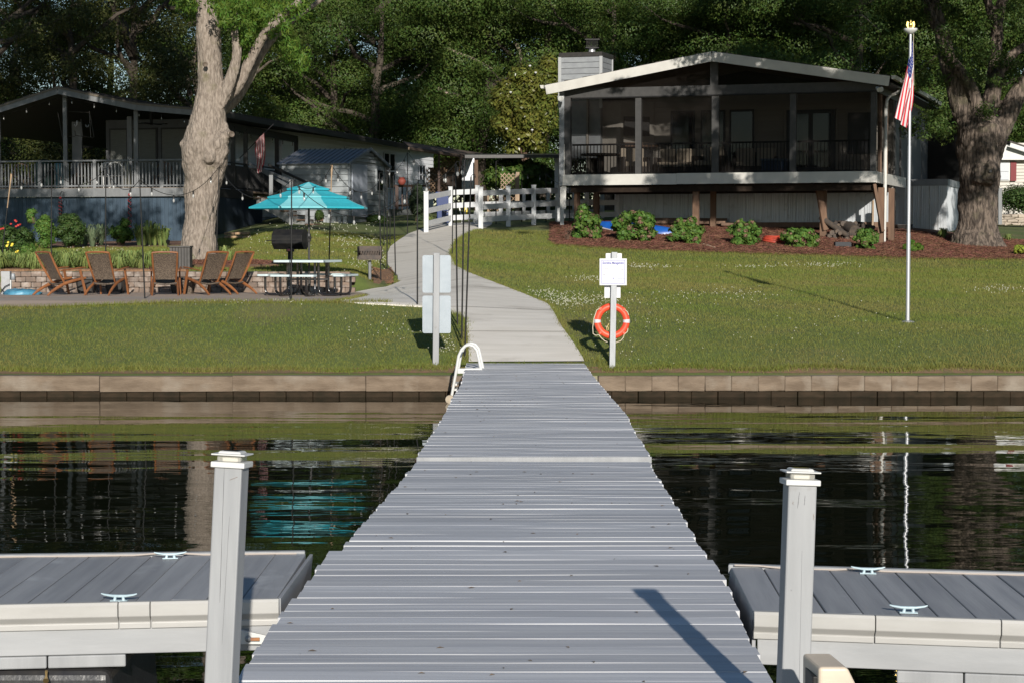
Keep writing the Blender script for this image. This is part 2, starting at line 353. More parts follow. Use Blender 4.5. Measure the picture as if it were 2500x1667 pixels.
# ---------------------------------------------------------------- helpers for pieces
def unit_box(name, bev=.012, sx=1, sy=1, sz=1, wob=0, seed=0):
    """small chamfered block of given size, 44 triangles"""
    r = random.Random(seed); x, y, z = sx/2, sy/2, sz/2; b = bev; vs = []; 
    for X in (-1, 1):
        for Y in (-1, 1):
            for Z in (-1, 1):
                j = Vector((r.uniform(-wob, wob), r.uniform(-wob, wob), r.uniform(-wob, wob)))
                vs += [Vector((X*x, Y*(y-b), Z*(z-b)))+j, Vector((X*(x-b), Y*y, Z*(z-b)))+j, Vector((X*(x-b), Y*(y-b), Z*z))+j]
    import bmesh
    bm = bmesh.new(); [bm.verts.new(v) for v in vs]; bmesh.ops.convex_hull(bm, input=bm.verts)
    me = bpy.data.meshes.new(name); bm.to_mesh(me); bm.free(); return me
def withmat(me, m): me.materials.append(m); return me
def text_mb(s, size, th=.002, bold=0):
    cu = bpy.data.curves.new('t', 'FONT'); cu.body = s; cu.size = size; cu.extrude = th/2; cu.align_x = 'CENTER'; cu.align_y = 'CENTER'; cu.offset = bold; cu.resolution_u = 2
    o = bpy.data.objects.new('t', cu); C.objects.link(o); bpy.context.view_layer.update()
    me = bpy.data.meshes.new_from_object(o.evaluated_get(bpy.context.evaluated_depsgraph_get()))
    mb = MB(); mb.v = [tuple(v.co) for v in me.vertices]; mb.f = [tuple(p.vertices) for p in me.polygons]; mb.m = [0]*len(mb.f)
    bpy.data.objects.remove(o); bpy.data.meshes.remove(me); return mb
def put_text(name, s, size, c, R, mat_, parent, wide=None, bold=0):
    mb = text_mb(s, size, .003, bold)
    if wide:
        xs_ = [v[0] for v in mb.v]; k = wide/(max(xs_)-min(xs_)); mb.v = [(v[0]*k, v[1], v[2]) for v in mb.v]
    mb.v = [tuple(R @ Vector(v)+Vector(c)) for v in mb.v]
    return ob(name, mb, mat_, parent)
RFACE = Matrix.Rotation(math.pi/2, 3, 'X')          # text standing up, read from the lake side
INK = mat('sign_blue_ink', (.07,.075,.33), rough=.5); INKG = mat('sign_grey_ink', (.30,.34,.45), rough=.5); INKD = mat('sign_dark_ink', (.12,.12,.17), rough=.5)

# ---------------------------------------------------------------- sea wall
sw = thing('seawall', 'low brown concrete block seawall along the water edge, both sides of the walkway', 'seawall', (0, 29.5, 0))
blk = [withmat(unit_box('block', .010, .397, .30, .225, .006, s), SEAW) for s in range(5)]
blkw = [withmat(unit_box('block', .008, .395, .28, .20, .004, s+9), SEAWD) for s in range(3)]
X = .9; i = 0
while X < 9.4:
    if X > 1.0:
        inst('block', blk[i % 5], sw, (X+.2, 29.62+random.uniform(-.006,.006), .205+random.uniform(-.003,.003)))
        inst('block', blkw[i % 3], sw, (X+.0, 29.65, -.008))
    X += .4; i += 1
big = [withmat(unit_box('block', .007, 2.0, .30, .235, .006, s+20), SEAW) for s in range(3)]
X = -.2; i = 0
while X > -11.5:
    inst('block', big[i % 3], sw, (X-1.0, 29.62, .20+.004*(i % 2)))
    X -= 2.0; i += 1
X = -.2; i = 0
while X > -11.5:
    inst('block', blkw[i % 3], sw, (X-.2, 29.65, -.008)); X -= .4; i += 1
mb = MB(); mb.box((-35, 29.64, .1), (48, .28, .44)); mb.box((35, 29.64, .1), (51.2, .28, .44)); mb.box((-5.6, 29.80, -.5), (11.9, .1, 1.2)); mb.box((5.3, 29.80, -.5), (9.0, .1, 1.2))
ob('far_run', mb, SEAW, sw)
# bare earth lip behind the wall
ds = np.linspace(29.74, 30.05, 5)
tag(ob('earth_lip', strip(ds, ds*0-14, ds*0-.45, 60, .006), mat('bare_earth', (.20,.115,.065), (.12,.10,.04), 6, rough=.95, bump=.02, bscale=30, geo=True)), kind='structure')
tag(ob('earth_lip', strip(ds[:4], ds[:4]*0+1.05, ds[:4]*0+14, 60, .006), bpy.data.materials['bare_earth']), kind='structure')

# ---------------------------------------------------------------- walkway over the water
LE = np.array([(884,1142),(892,1137),(937,1126),(971,1104),(1005,1089),(1042,1067),(1112,1019),(1127,1017),(1144,1002),(1199,958),(1264,900),(1345,832),(1347,806),(1404,760),(1460,720),(1540,656),(1636,596),(1652,584),(1760,514),(2200,240)], float)
RE = np.array([(882,1424),(896,1433),(930,1459),(971,1493),(1012,1530),(1049,1547),(1107,1585),(1127,1589),(1148,1595),(1216,1640),(1314,1698),(1374,1734),(1376,1752),(1444,1784),(1568,1836),(1636,1870),(1667,1886),(1800,1945),(2200,2130)], float)
def deckz(D): return float(np.interp(D, [4, 9.9, 15.24, 30.75], [.84, .83, .64, .46]))
def edges(D):
    y = HZ+(EYE-deckz(D))*FPX/D
    return (np.interp(y, LE[:,0], LE[:,1])-1250)/FPX*D, (np.interp(y, RE[:,0], RE[:,1])-1250)/FPX*D
def warped_board(seed):
    """a walkway board one unit long, slightly cupped and bowed along its length"""
    r = random.Random(seed); n_ = 12; V = []; F = []; p1, p2, p3 = r.uniform(0,6), r.uniform(0,6), r.uniform(0,6); y, z, b_ = .0706, .019, .0018
    for i in range(n_+1):
        x = -.5+i/n_; dz = .0007*math.sin(x*5+p1)+.0004*math.sin(x*13+p2)+r.uniform(-.00015,.00015); dy = .0015*math.sin(x*6+p3); tw = .005*math.sin(x*4+p2)
        for yy, zz in ((-y,-z),(-y,z-b_),(-y+b_,z),(y-b_,z),(y,z-b_),(y,-z)): V.append((x, yy+dy, zz+dz+tw*yy))
        if i: a_ = (i-1)*6; F += [(a_+k, a_+6+k, a_+6+(k+1) % 6, a_+(k+1) % 6) for k in range(6)]
    F += [tuple(range(6)), tuple(n_*6+k for k in (5,4,3,2,1,0))]
    me = bpy.data.meshes.new('board'); me.from_pydata(V, [], [f[::-1] for f in F]); me.update(); return me
plankn = [withmat(warped_board(s), DECK) for s in range(14)]
def walkway(d0, d1, label, framing=True):
    w_ = thing('walkway', label, 'dock walkway', (0, d0, deckz(d0)))
    n_ = int((d1-d0)/.145); rr = random.Random(int(d0*10))
    for k in range(n_):
        D = d0+.0725+k*.145; a, b_ = edges(D); a += rr.uniform(-.012,.012); b_ += rr.uniform(-.010,.010)
        sl = (deckz(D+.5)-deckz(D-.5))
        ang = sl+math.radians(rr.gauss(.0, .12)); 
        inst('board', plankn[rr.randrange(14)], w_, ((a+b_)/2, D, deckz(D)-.019+rr.gauss(0, .0005)), (ang, rr.gauss(0, .0012), rr.gauss(0, .0012)), (b_-a, 1, 1))
    if framing:
        for s in (.06, .5, .94):
            a0, b0 = edges(d0+.1); a1, b1 = edges(d1-.1)
            m_ = MB().beam((a0+(b0-a0)*s, d0+.03, deckz(d0)-.125), (a1+(b1-a1)*s, d1-.03, deckz(d1)-.125), .05, .16)
            ob('joist', m_, BEAMG, w_)
    return w_
walkway(15.30, 30.24, 'far stretch of the grey board walkway, from the hinge strip to the lawn')
walkway(9.97, 15.20, 'middle stretch of the grey board walkway, sloping down to the hinge strip')
walkway(5.0, 9.93, 'nearest and widest stretch of the grey board walkway between the two capped posts')
a, b_ = edges(15.24)
hp = MB().beam((a-.005, 15.255, deckz(15.24)+.004), (b_+.012, 15.255, deckz(15.24)+.008), .03, .052)
top('hinge_board', hp, GREYPOST, 'pale grey cross board laid over the hinge of the walkway', 'board', bev=.004)
# pilings under the walkway
for (px_, D) in ((0, 27.0), (0, 20.5), (0, 15.9), (0, 12.2)):
    for e in edges(D):
        top('piling', MB().tube([(e*.93, D, -1.5), (e*.93, D, deckz(D)-.05)], .09, 10), BROWNW, 'round timber piling under the walkway deck', 'piling', 'pilings under the walkway', smooth=True)

# ---------------------------------------------------------------- floating side docks
def side_dock(sgn, f0, f1, b0, b1, x_end, zt, label, joints):
    """f0/b0: inner front/back corner (x, D); f1/b1: points far out on the front/back edge"""
    d = thing('floating_dock', label, 'floating dock', (f0[0], f0[1], zt))
    fl = lambda x: f0[1]+(x-f0[0])*(f1[1]-f0[1])/(f1[0]-f0[0]); bk = lambda x: b0[1]+(x-b0[0])*(b1[1]-b0[1])/(b1[0]-b0[0])
    ang = math.atan2(f1[1]-f0[1], f1[0]-f0[0])
    x = f0[0]+sgn*.075; rr = random.Random(3)
    while abs(x) < x_end:
        y0, y1 = fl(x)+.006, bk(x)-.02
        inst('plank', side_plank[rr.randrange(3)], d, (x, (y0+y1)/2, zt-.019+rr.gauss(0,.0012)), (0, rr.gauss(0,.004), 0 if sgn < 0 else -.030), (1, y1-y0, 1)); x += sgn*.146
    xs_ = [f0[0]-sgn*.012]+[j for j in joints]+[sgn*x_end]
    for i in range(len(xs_)-1):
        xa, xb = sorted((xs_[i], xs_[i+1])); xa += .0018; xb -= .0018
        prof = [(0,.004),(-.026,.004),(-.032,-.008),(-.032,-.056),(-.008,-.084),(-.013,-.086),(-.013,-.110),(0,-.112)]
        pr = [Vector((xa, fl(xa)+p[0], zt+p[1])) for p in prof]
        ob('bumper_strip', MB().prism(pr, (xb-xa, fl(xb)-fl(xa), 0)), VINYL, d, bev=.003)
    xa, xb = sorted((f0[0]+sgn*.01, sgn*x_end)); xc = (xa+xb)/2
    ob('front_beam', MB().beam((xa, fl(xa)+.022, zt-.125), (xb, fl(xb)+.022, zt-.125), .04, .185), BEAMG, d, bev=.004)
    ob('back_beam', MB().beam((xa, bk(xa)-.03, zt-.12), (xb, bk(xb)-.03, zt-.12), .04, .16), BEAMG, d, bev=.004)
    xe = f0[0]+sgn*.004
    ob('back_rail', MB().beam((xa, bk(xa)+.008, zt-.012), (xb, bk(xb)+.008, zt-.012), .04, .045), GREYPOST, d, bev=.006)
    ob('end_board', MB().prism([(xe, f0[1]+.03, zt-.21), (xe, b0[1]-.01, zt-.21), (xe+(b0[0]-f0[0]), b0[1]-.01, zt-.004), (xe, f0[1]+.03, zt-.004)], (-sgn*.016, 0, 0)), DECKF, d, bev=.003)
    return d, fl, bk
side_plank = [withmat(unit_box('plank', .003, .141, 1, .038, .0012, s), DECKF) for s in (1, 4, 6)]
ZS = .86
dl, fll, bkl = side_dock(-1, (-.984, 8.17), (-2.09, 8.04), (-.967, 9.375), (-2.09, 9.29), 4.2, ZS, 'slate grey floating side dock left of the walkway, with a black float under it', [-1.50, -1.63, -2.6, -3.4])
dr, flr, bkr = side_dock(1, (.987, 7.89), (2.005, 7.70), (1.018, 8.98), (2.005, 8.81), 4.2, ZS, 'slate grey floating side dock right of the walkway, one end open toward it', [1.45, 1.93, 3.1])
for d, x0, x1, fl in ((dl, -3.9, -1.93, fll), (dl, -1.925, -1.61, fll), (dr, 1.545, 1.80, flr), (dr, 1.805, 3.9, flr)):
    ob('lower_timber', MB().beam((x0, fl(x0)+.03, ZS-.246), (x1, fl(x1)+.03, ZS-.246), .06, .052), GREYPOST, d, bev=.006)
FLOATM = mat('black_float_plastic', (.022,.022,.026), (.04,.038,.036), 8, rough=.35, bump=.004, bscale=14)
for d, x0, x1, fl in ((dl, -3.9, -1.62, fll), (dr, 1.98, 3.9, flr)):
    xm = (x0+x1)/2; ob('float', MB().box((xm, fl(xm)+.60, ZS-.60), (x1-x0, 1.05, .64), taper=.96), FLOATM, d, bev=.04, seg=3)
for px_ in (-1.35, 1.25):
    ob('cross_beam', MB().beam((px_, 8.3, ZS-.14), (px_+.02, 8.8, ZS-.14), .05, .14), DARKGAP, dl if px_ < 0 else dr)
mb = MB().tube([P(113, 1637, 8.02), P(113, 1650, 8.0), P(112, 1661, 7.97)], [.006,.005,.012], 10)
ob('drain_spout', mb, mat('brass', (.55,.38,.16), rough=.3, metal=.9), dl, smooth=True)
# bracket and bolt where the left dock meets the walkway
c = P(612, 1555, 8.12); br = thing('hinge_bracket', 'small white bracket with a round bolt head under the left dock corner', 'bracket', c)
ob('plate', MB().prism([P(588,1537,8.12), P(588,1572,8.12), P(640,1572,8.12), P(655,1552,8.12)], (0,.02,0)), WHITE, br, bev=.002)
ob('bolt', MB().lathe([(.014,0),(.014,.006),(.009,.012),(.001,.013)], P(606,1558,8.10), 12, Matrix.Rotation(math.pi/2,3,'X')), GALV, br, smooth=True)
ob('rusty_pin', MB().beam(P(612,1559,8.095), P(634,1559,8.095), .008, .012), mat('rusty_steel', (.38,.17,.06), (.25,.12,.07), 30, rough=.8), br)
# light cord laid along the back edges
def cordline(name, pts, r, m, label, cat, **k): return top(name, MB().tube(pts, r, 6), m, label, cat, smooth=True, **k)
rr = random.Random(5)
cordline('edge_cord', [(x, bkl(x)-.035+rr.uniform(-.004,.004), ZS+.004+(.008 if rr.random() < .2 else 0)) for x in np.arange(-4, -.97, .11)], .0045, PINKC, 'thin pale cord tacked along the far edge of the left dock', 'cord')
cordline('edge_cord', [(x, bkr(x)-.035+rr.uniform(-.004,.004), ZS+.004+(.008 if rr.random() < .2 else 0)) for x in np.arange(1.02, 4, .11)], .0045, PINKC, 'thin pale cord tacked along the far edge of the right dock', 'cord')
# cleats
def cleat_mb():
    m_ = MB(); m_.box((0,0,.003), (.10,.034,.006))
    for s in (-1, 1): m_.tube([(s*.026,0,.004), (s*.024,0,.014), (s*.023,0,.026)], [.012,.0085,.010], 10)
    m_.tube([(-.105,0,.040),(-.085,0,.034),(-.04,0,.028),(0,0,.027),(.04,0,.028),(.085,0,.034),(.105,0,.040)], [.004,.0075,.0095,.0105,.0095,.0075,.004], 10, .8)
    return m_
for c, rz, lb in ((P(416,1369,9.2), .12, 'pale blue cleat on the far edge of the left dock'), (P(291,1476,8.11), -.05, 'pale blue cleat on the near edge of the left dock'),
                  (P(2119,1403,8.78), -.12, 'pale blue cleat on the far edge of the right dock'), (P(2218,1505,7.85), -.12, 'pale blue cleat on the near edge of the right dock')):
    o = ob('cleat', cleat_mb(), CLEAT, smooth=True); o.location = (c.x, c.y, ZS+.001); o.rotation_euler = (0,0,rz); o.scale = (.72,.78,.78); tag(o, lb, 'cleat', 'cleats on the side docks')

# capped posts
def cap_post(pb, pt, D, rz, label, marks=()):
    b0, t0 = P(*pb, D), P(*pt, D+.03); d = (t0-b0).normalized(); base = b0-d*.35
    o = thing('dock_post', label, 'post', base)
    R = d.to_track_quat('Z', 'Y').to_matrix() @ Matrix.Identity(3)
    zx = Vector((math.cos(rz), math.sin(rz), 0)); zy = d.cross(zx).normalized(); zx = zy.cross(d).normalized(); R = Matrix((zx, zy, d)).transposed()
    L_ = (t0-base).length; f = lambda v: tuple(R @ Vector(v)+base)
    def bx(z, h, wd, m_, nm, taper=1, bev=.003, par=o):
        q = MB().box(base+d*(z+h/2), (wd, wd, h), R, taper); return ob(nm, q, m_, par, bev=bev)
    bx(0, L_, .0885, GREYPOST, 'shaft', bev=.005)
    cp = bx(L_, .018, .108, WHITE, 'cap')
    bx(L_+.018, .020, .078, CLEARG, 'lens', par=cp, bev=.006); bx(L_+.018, .020, .05, mat('lens_core', (.6,.58,.5), rough=.5), 'lens_core', par=cp)
    bx(L_+.038, .005, .108, WHITE, 'cap_plate', par=cp, bev=.002); bx(L_+.043, .008, .076, WHITE, 'cap_top', .86, par=cp)
    bx(L_+.0512, .0015, .046, GLASS, 'solar_panel', bev=0, par=cp)
    for (u0, z0, u1, z1, wd, m_) in marks:
        pts_ = [f((u0+(u1-u0)*t_+random.uniform(-1,1)*wd*.25, -.0446, L_-(z0+(z1-z0)*t_))) for t_ in np.linspace(0, 1, 9)]
        ob('stain' if wd > .002 else 'crack', MB().tube(pts_, [wd*.25]+[wd/2*random.uniform(.6,1.1) for _ in range(7)]+[wd*.2], 5, .12), m_, o)
    return o
RUSTS = mat('rust_stain', (.42,.20,.09), (.30,.15,.08), 60, rough=.9); CRK = mat('wood_crack', (.10,.10,.105), rough=1)
cap_post((541, 1667), (566, 1139), 6.10, -.13, 'grey square dock post with a white solar cap, left of the walkway and leaning right', [(.006,.038,.032,.026,.007,RUSTS),(-.012,.0,-.006,.42,.0016,CRK),(.012,.15,.008,.55,.0012,CRK)])
cap_post((1936, 1667), (1953, 1182), 6.02, .06, 'grey dock post with a white solar cap right of the walkway, rust spotted', [(-.030,.050,-.029,.058,.007,RUSTS),(.036,.085,.036,.105,.007,RUSTS),(-.01,.02,-.014,.07,.002,CRK),(.008,.03,.006,.06,.0018,CRK),(-.026,.32,-.024,.324,.004,CRK),(.004,.20,.012,.75,.0011,CRK)])
# tan plastic piece at the lower right
t0 = thing('tan_plastic_post', 'tan moulded plastic block with a sloping shoulder, just right of the right capped post', 'plastic block', P(2040,1667,5.5)-Vector((0,0,.4)))
zt = P(2010,1628,5.4).z
def xz(px_, D): return (px_-1250)/FPX*D
q = MB().prism([(xz(2007,5.4),5.4,zt-.6),(xz(2135,5.4),5.4,zt-.6),(xz(2098,5.4),5.4,zt-.045),(xz(2078,5.4),5.4,zt),(xz(2007,5.4),5.4,zt)], (-.018,.19,0))
ob('body', q, TAN, t0, bev=.010, seg=3)
q = MB().box((xz(1990,5.5), 5.50, zt-.33), (.022,.16,.60)); ob('dark_side', q, BLACKM, t0, bev=.004)  # near-black slab against the left side of the block

# ladder on the left edge of the walkway
D0 = 28.4; ld = thing('dock_ladder', 'white metal ladder with a looped handle on the left edge of the walkway', 'ladder', P(1150, 915, D0))
hoop = [P(1103,965,D0),(P(1112,915,D0)),P(1120,868,D0),P(1127,853,D0),P(1136,844,D0),P(1146,841.5,D0),P(1156,845,D0),P(1164,855,D0),P(1169,876,D0),P(1176,909,D0)]
ob('handle', MB().tube(hoop, .022, 10), WHITE, ld, smooth=True)
ob('handle', MB().tube([p+Vector((.02,.42,0)) for p in hoop[1:]], .022, 10), WHITE, ld, smooth=True)
ob('crossbar', MB().beam(P(1117,905,D0), P(1177,904,D0), .05, .075), WHITE, ld, bev=.008)
for yy in (938, 951): ob('rung', MB().beam(P(1112,yy,D0+.02), P(1112,yy,D0+.02)+Vector((.02,.40,0)), .045, .03), WHITE, ld, bev=.004)
ob('foot_bumper', MB().lathe([(.03,-.05),(.062,-.04),(.066,0),(.062,.04),(.03,.05)], P(1098,974,D0-.02), 14, Matrix.Rotation(math.pi/2,3,'X')), mat('dirty_beige_rubber', (.42,.35,.26), (.3,.25,.19), 8, rough=.8), ld, smooth=True)

# ---------------------------------------------------------------- concrete path and patio
def edge(pts): q = [G(*p) for p in pts]; return np.array([p.y for p in q]), np.array([p.x for p in q])
dl_, xl_ = edge([(1145,880),(1138,780),(1118,768)]); 
px_of = lambda D, p: (p-1250)/FPX*D
_q = [(38.9,1040),(39.35,815),(40.5,850),(42,878),(44,905),(46,866),(46.12,930),(46.5,955),(47.3,972)]
Dl = list(dl_)+[R_(d) for d, p in _q]; Xl = list(xl_)+[px_of(R_(d), p) for d, p in _q]
d2, x2 = edge([(986,686),(971,675),(956,660),(945,645),(945,622),(953,604),(971,590),(996,573),(1041,558),(1060,551)]); Dl += list(d2); Xl += list(x2)
Dl = np.array(Dl); Xl = np.array(Xl)
Dr, Xr = edge([(1425,880),(1400,840),(1371,800),(1352,765),(1341,748),(1333,742),(1300,729),(1222,698),(1150,670),(1111,650),(1102,630),(1098,617),(1111,589),(1134,573),(1150,566),(1188,556),(1200,550)])
dd = np.concatenate([[30.17], np.arange(30.4, 66, .2)]); cond = Dl.argsort()
path = ob('concrete_path', strip(dd, np.interp(dd, Dl[cond], Xl[cond]), np.interp(dd, Dr, Xr), 14, .022), CONC, smooth=True); tag(path, kind='structure')
# its visible edge and the control joints
xlp = np.interp(dd, Dl[cond], Xl[cond]); xrp = np.interp(dd, Dr, Xr)
mb = MB()
for D in (32.2, 34.6, 38.0, 43, 49, 56):
    a = np.interp(D, dd, xlp); b_ = np.interp(D, dd, xrp)
    for x0, x1 in zip(np.linspace(a, b_, 9)[:-1], np.linspace(a, b_, 9)[1:]): mb.face(*[(x, y, gz1(x, y)+.026) for x, y in ((x0, D-.012), (x1, D-.012), (x1, D+.012), (x0, D+.012))])
tag(ob('path_joints', mb, mat('joint_dirt', (.20,.18,.15), rough=.95)), kind='structure')
mb = MB()
for i in range(len(dd)-1):
    for xe, s in ((xlp, -1), (xrp, 1)):
        p0 = (xe[i], dd[i]); p1 = (xe[i+1], dd[i+1])
        mb.face((p0[0], p0[1], gz1(*p0)+.021), (p1[0], p1[1], gz1(*p1)+.021), (p1[0]+s*.01, p1[1], gz1(*p1)-.06), (p0[0]+s*.01, p0[1], gz1(*p0)-.06))
tag(ob('path_edge', mb, CONC), kind='structure')
dp = np.concatenate([np.arange(R_(39.5), R_(46.04), .25), [R_(46.04)]])
xlft = dp*0-16.0; xrgt = np.interp(dp, Dl[cond], Xl[cond])+.02
tag(ob('patio', strip(dp, xlft, xrgt, 60, .012), PATIO, smooth=True), kind='structure')
# ---------------------------------------------------------------- retaining wall of tumbled bricks
DW = R_(46.1); zt0, x0_, x1_ = EYE+(HZ-715)/FPX*DW, px_of(DW, 5), px_of(DW, 866)
rw = thing('retaining_wall', 'low retaining wall of tumbled brown and rose blocks behind the patio chairs', 'retaining wall', (x0_, DW, zt0))
bks = [withmat(unit_box('brick', .012, .207, .20, .104, .006, s+50), BRICK) for s in range(6)]
ob('backing', MB().box(((x0_+x1_)/2, DW+.10, zt0+.20), (x1_-x0_-.03, .10, .40)), DARKGAP, rw)
for r_ in range(4):
    x = x0_+(.0 if r_ % 2 else .10); k = 0
    while x < x1_-.1:
        inst('brick', bks[random.randrange(6)], rw, (x+.105, DW-.04+random.uniform(-.008,.008), zt0+.055+r_*.110), (0,0,random.choice((0, math.pi))+random.uniform(-.02,.02))); x += .214
# box and conduit at its left end
ub = thing('utility_box', 'tall grey utility box with conduit and small lamp, left end of the patio wall', 'utility box', P(16,724,R_(44.5)))
c = P(16,723,R_(44.5)); ob('cabinet', MB().box((c.x, c.y, c.z+.25), (.178,.15,.49)), BEAMG, ub, bev=.008)
ob('conduit', MB().tube([P(26,722,R_(44.4)), P(26,684,R_(44.4))], .014, 8), WHITE, ub, smooth=True)
ob('lamp_head', MB().lathe([(.03,0),(.045,.02),(.045,.10),(.03,.13)], P(32,684,R_(44.4)), 12), GALV, ub, smooth=True)
ob('wire', MB().tube([P(2,713,R_(44.35)), P(12,700,R_(44.35)), P(24,694,R_(44.35))], .009, 6), BLACKM, ub); ob('wire', MB().tube([P(3,706,R_(44.35)), P(12,715,R_(44.35)), P(24,721,R_(44.35))], .009, 6), BLACKM, ub)
# turquoise tarp heap
mb = MB(); ctr = P(54,722,R_(44.2)); rr = random.Random(2); ring = []
for j, (r_, h) in enumerate(((.40,.0),(.42,.05),(.36,.10),(.18,.125),(.02,.11))):
    for k in range(18):
        t = 2*math.pi*k/18; q = 1+.22*noise.noise(Vector((math.cos(t)*2, math.sin(t)*2, j*.7))); ring.append((ctr.x+math.cos(t)*r_*q*.9, ctr.y+math.sin(t)*r_*q*.7, ctr.z+h*(1+.4*noise.noise(Vector((t*3, j, 5))))))
mb.v = ring; mb.f = [(j*18+k, j*18+(k+1) % 18, (j+1)*18+(k+1) % 18, (j+1)*18+k) for j in range(4) for k in range(18)]; mb.m = [0]*72
top('tarp', mb, mat('blue_tarp', (.10,.30,.42), (.05,.18,.28), 9, rough=.4), 'crumpled blue tarp bundle on the patio near the utility box', 'tarp', smooth=True)

# ---------------------------------------------------------------- signs and ring buoy
def rounded(w, h, r, n=4):
    return [(sx*(w/2-r)+r*math.cos(a), sy*(h/2-r)+r*math.sin(a)) for sx, sy, a0 in ((1,1,0),(-1,1,90),(-1,-1,180),(1,-1,270)) for a in [math.radians(a0+90*i/n) for i in range(n+1)]]
def plate(cx, y, cz, w, h, r, th=.004): return MB().prism([(cx+a, y, cz+b) for a, b in rounded(w, h, r)], (0, th, 0))
D0 = 29.95; s0 = P(1494, 883, D0); tp = P(1500, 616, D0)
s1 = thing('sign_post', 'white permit sign with blue print on a grey post right of the path', 'sign', s0)
ob('post', MB().beam(s0-Vector((0,0,.3)), tp, .0885, .0885, (0,1,0)), GALV, s1, bev=.004)
c = P(1497, 664.5, D0-.055)
sp = ob('sign_panel', plate(c.x, c.y, c.z, .412, .405, .004, .006), mat('sign_white', (.56,.56,.58), rough=.4), s1)
bl = MB(); 
for a, b_, w_, h_ in ((0,.175,.35,.006),(0,-.175,.35,.006),(.175,0,.006,.356),(-.175,0,.006,.356)): bl.box((c.x+a, c.y-.001, c.z+b_), (w_, .002, h_))
ob('border', bl, INK, sp)
cy = c.y-.0025
put_text('heading', 'Shoreline Management', .055, (c.x, cy, c.z+.135), RFACE, INK, sp, .325, .0012)
put_text('power_name', 'Alabama', .036, (c.x+.105, cy, c.z-.098), RFACE, INKG, sp, .128); put_text('power_name', 'Power', .036, (c.x+.083, cy, c.z-.133), RFACE, INKG, sp, .085)
lg = MB().prism([(c.x-.012, cy, c.z-.112), (c.x+.002, cy, c.z-.08), (c.x+.014, cy, c.z-.112), (c.x+.004, cy, c.z-.105), (c.x-.002, cy, c.z-.105)], (0,.002,0)); ob('logo', lg, INK, sp)
put_text('small_print', 'This Temporary Construction Permit is valid until', .018, (c.x, cy, c.z+.077), RFACE, INKG, sp, .315)
for i, (xx, zz, wd, s_) in enumerate(((-.125,.047,.075,'Lake, Block'),(-.13,.028,.062,'Permit No.'),(-.13,.009,.062,'Owner'),(.12,.034,.07,'(illeg.)'),(.07,-.02,.17,'issued'),(-.08,-.045,.15,'approved'))):
    # handwriting too small to read: short uneven strokes
    m_ = MB(); rr = random.Random(i); x = xx-wd/2
    while x < xx+wd/2: l = rr.uniform(.006,.014); m_.box((c.x+x+l/2, cy, c.z+zz+rr.uniform(-.002,.002)), (l, .001, rr.uniform(.003,.008))); x += l+.004
    ob('handwriting', m_, INKD, sp)
for yy, hh in ((640, 42), (706, 44)):
    q = P(1498.5, yy, D0+.05); ob('back_plate', plate(q.x-(0 if yy < 700 else .02), q.y, q.z, .245, hh/160.3, .012, .004), bpy.data.materials['sign_white'], s1)
ring_c = P(1494, 784, D0+.11); rb = thing('ring_buoy', 'orange ring buoy with white bands and cream rope hanging behind the right sign post', 'life ring', ring_c)
NB = 48; RM, rm = .222, .052; tor = lambda a0, a1, r_, n_: [ring_c+Vector((math.cos(a)*RM, 0, math.sin(a)*RM)) for a in np.linspace(a0, a1, n_)]
ob('ring', MB().tube(tor(0, 2*math.pi*(NB-1)/NB, rm, NB), rm, 14, closed=True), ORANGE, rb, smooth=True)
for a in (.0, math.pi): ob('white_band', MB().tube(tor(a-.11, a+.11, rm, 6), rm+.0025, 16), bpy.data.materials['sign_white'], rb, smooth=True)
for a in (.78, 2.35, 3.93, 5.5): q = ring_c+Vector((math.cos(a)*(RM+.03), -.035, math.sin(a)*(RM+.03))); ob('rope_strap', MB().box(q, (.05,.045,.045), Matrix.Rotation(-a,3,'Y')), ORANGE, rb, bev=.012)
R1 = lambda pts: [P(x, y, D0+.06) for x, y in pts]
ob('grab_rope', MB().tube(R1([(1468,752),(1457,757),(1450,778),(1447,800),(1448,815),(1455,819),(1462,817),(1467,824),(1476,832),(1483,835)]), .0065, 6), ROPE, rb, smooth=True)
ob('grab_rope', MB().tube(R1([(1526,757),(1532,762),(1535,770)]), .0065, 6), ROPE, rb, smooth=True)
ob('grab_rope', MB().tube(R1([(1533,802),(1532,810),(1524,816),(1522,824),(1515,832),(1501,837)]), .0065, 6), ROPE, rb, smooth=True)
ob('grab_rope', MB().tube(R1([(1487,790),(1481,800),(1482,808),(1486,805),(1484,798)]), .006, 6), mat('yellow_rope', (.6,.45,.2)), rb, smooth=True)
D0 = 30.15; s0 = P(1063.5, 884, D0); s2 = thing('sign_post', 'grey post with two blank sign backs, one above the other, left of the path', 'sign', s0)
ob('post', MB().beam(s0-Vector((0,0,.3)), P(1066.5, 618, D0), .093, .093, (0,1,0)), GREYPOST, s2, bev=.004)
ALU = mat('pale_sign_back', (.27,.305,.335), (.235,.27,.30), 5, rough=.45, metal=.2)
for yy in (669.5, 768): q = P(1066, yy, D0+.06); ob('sign_back', plate(q.x, q.y, q.z, .436, .575, .03, .004), ALU, s2)

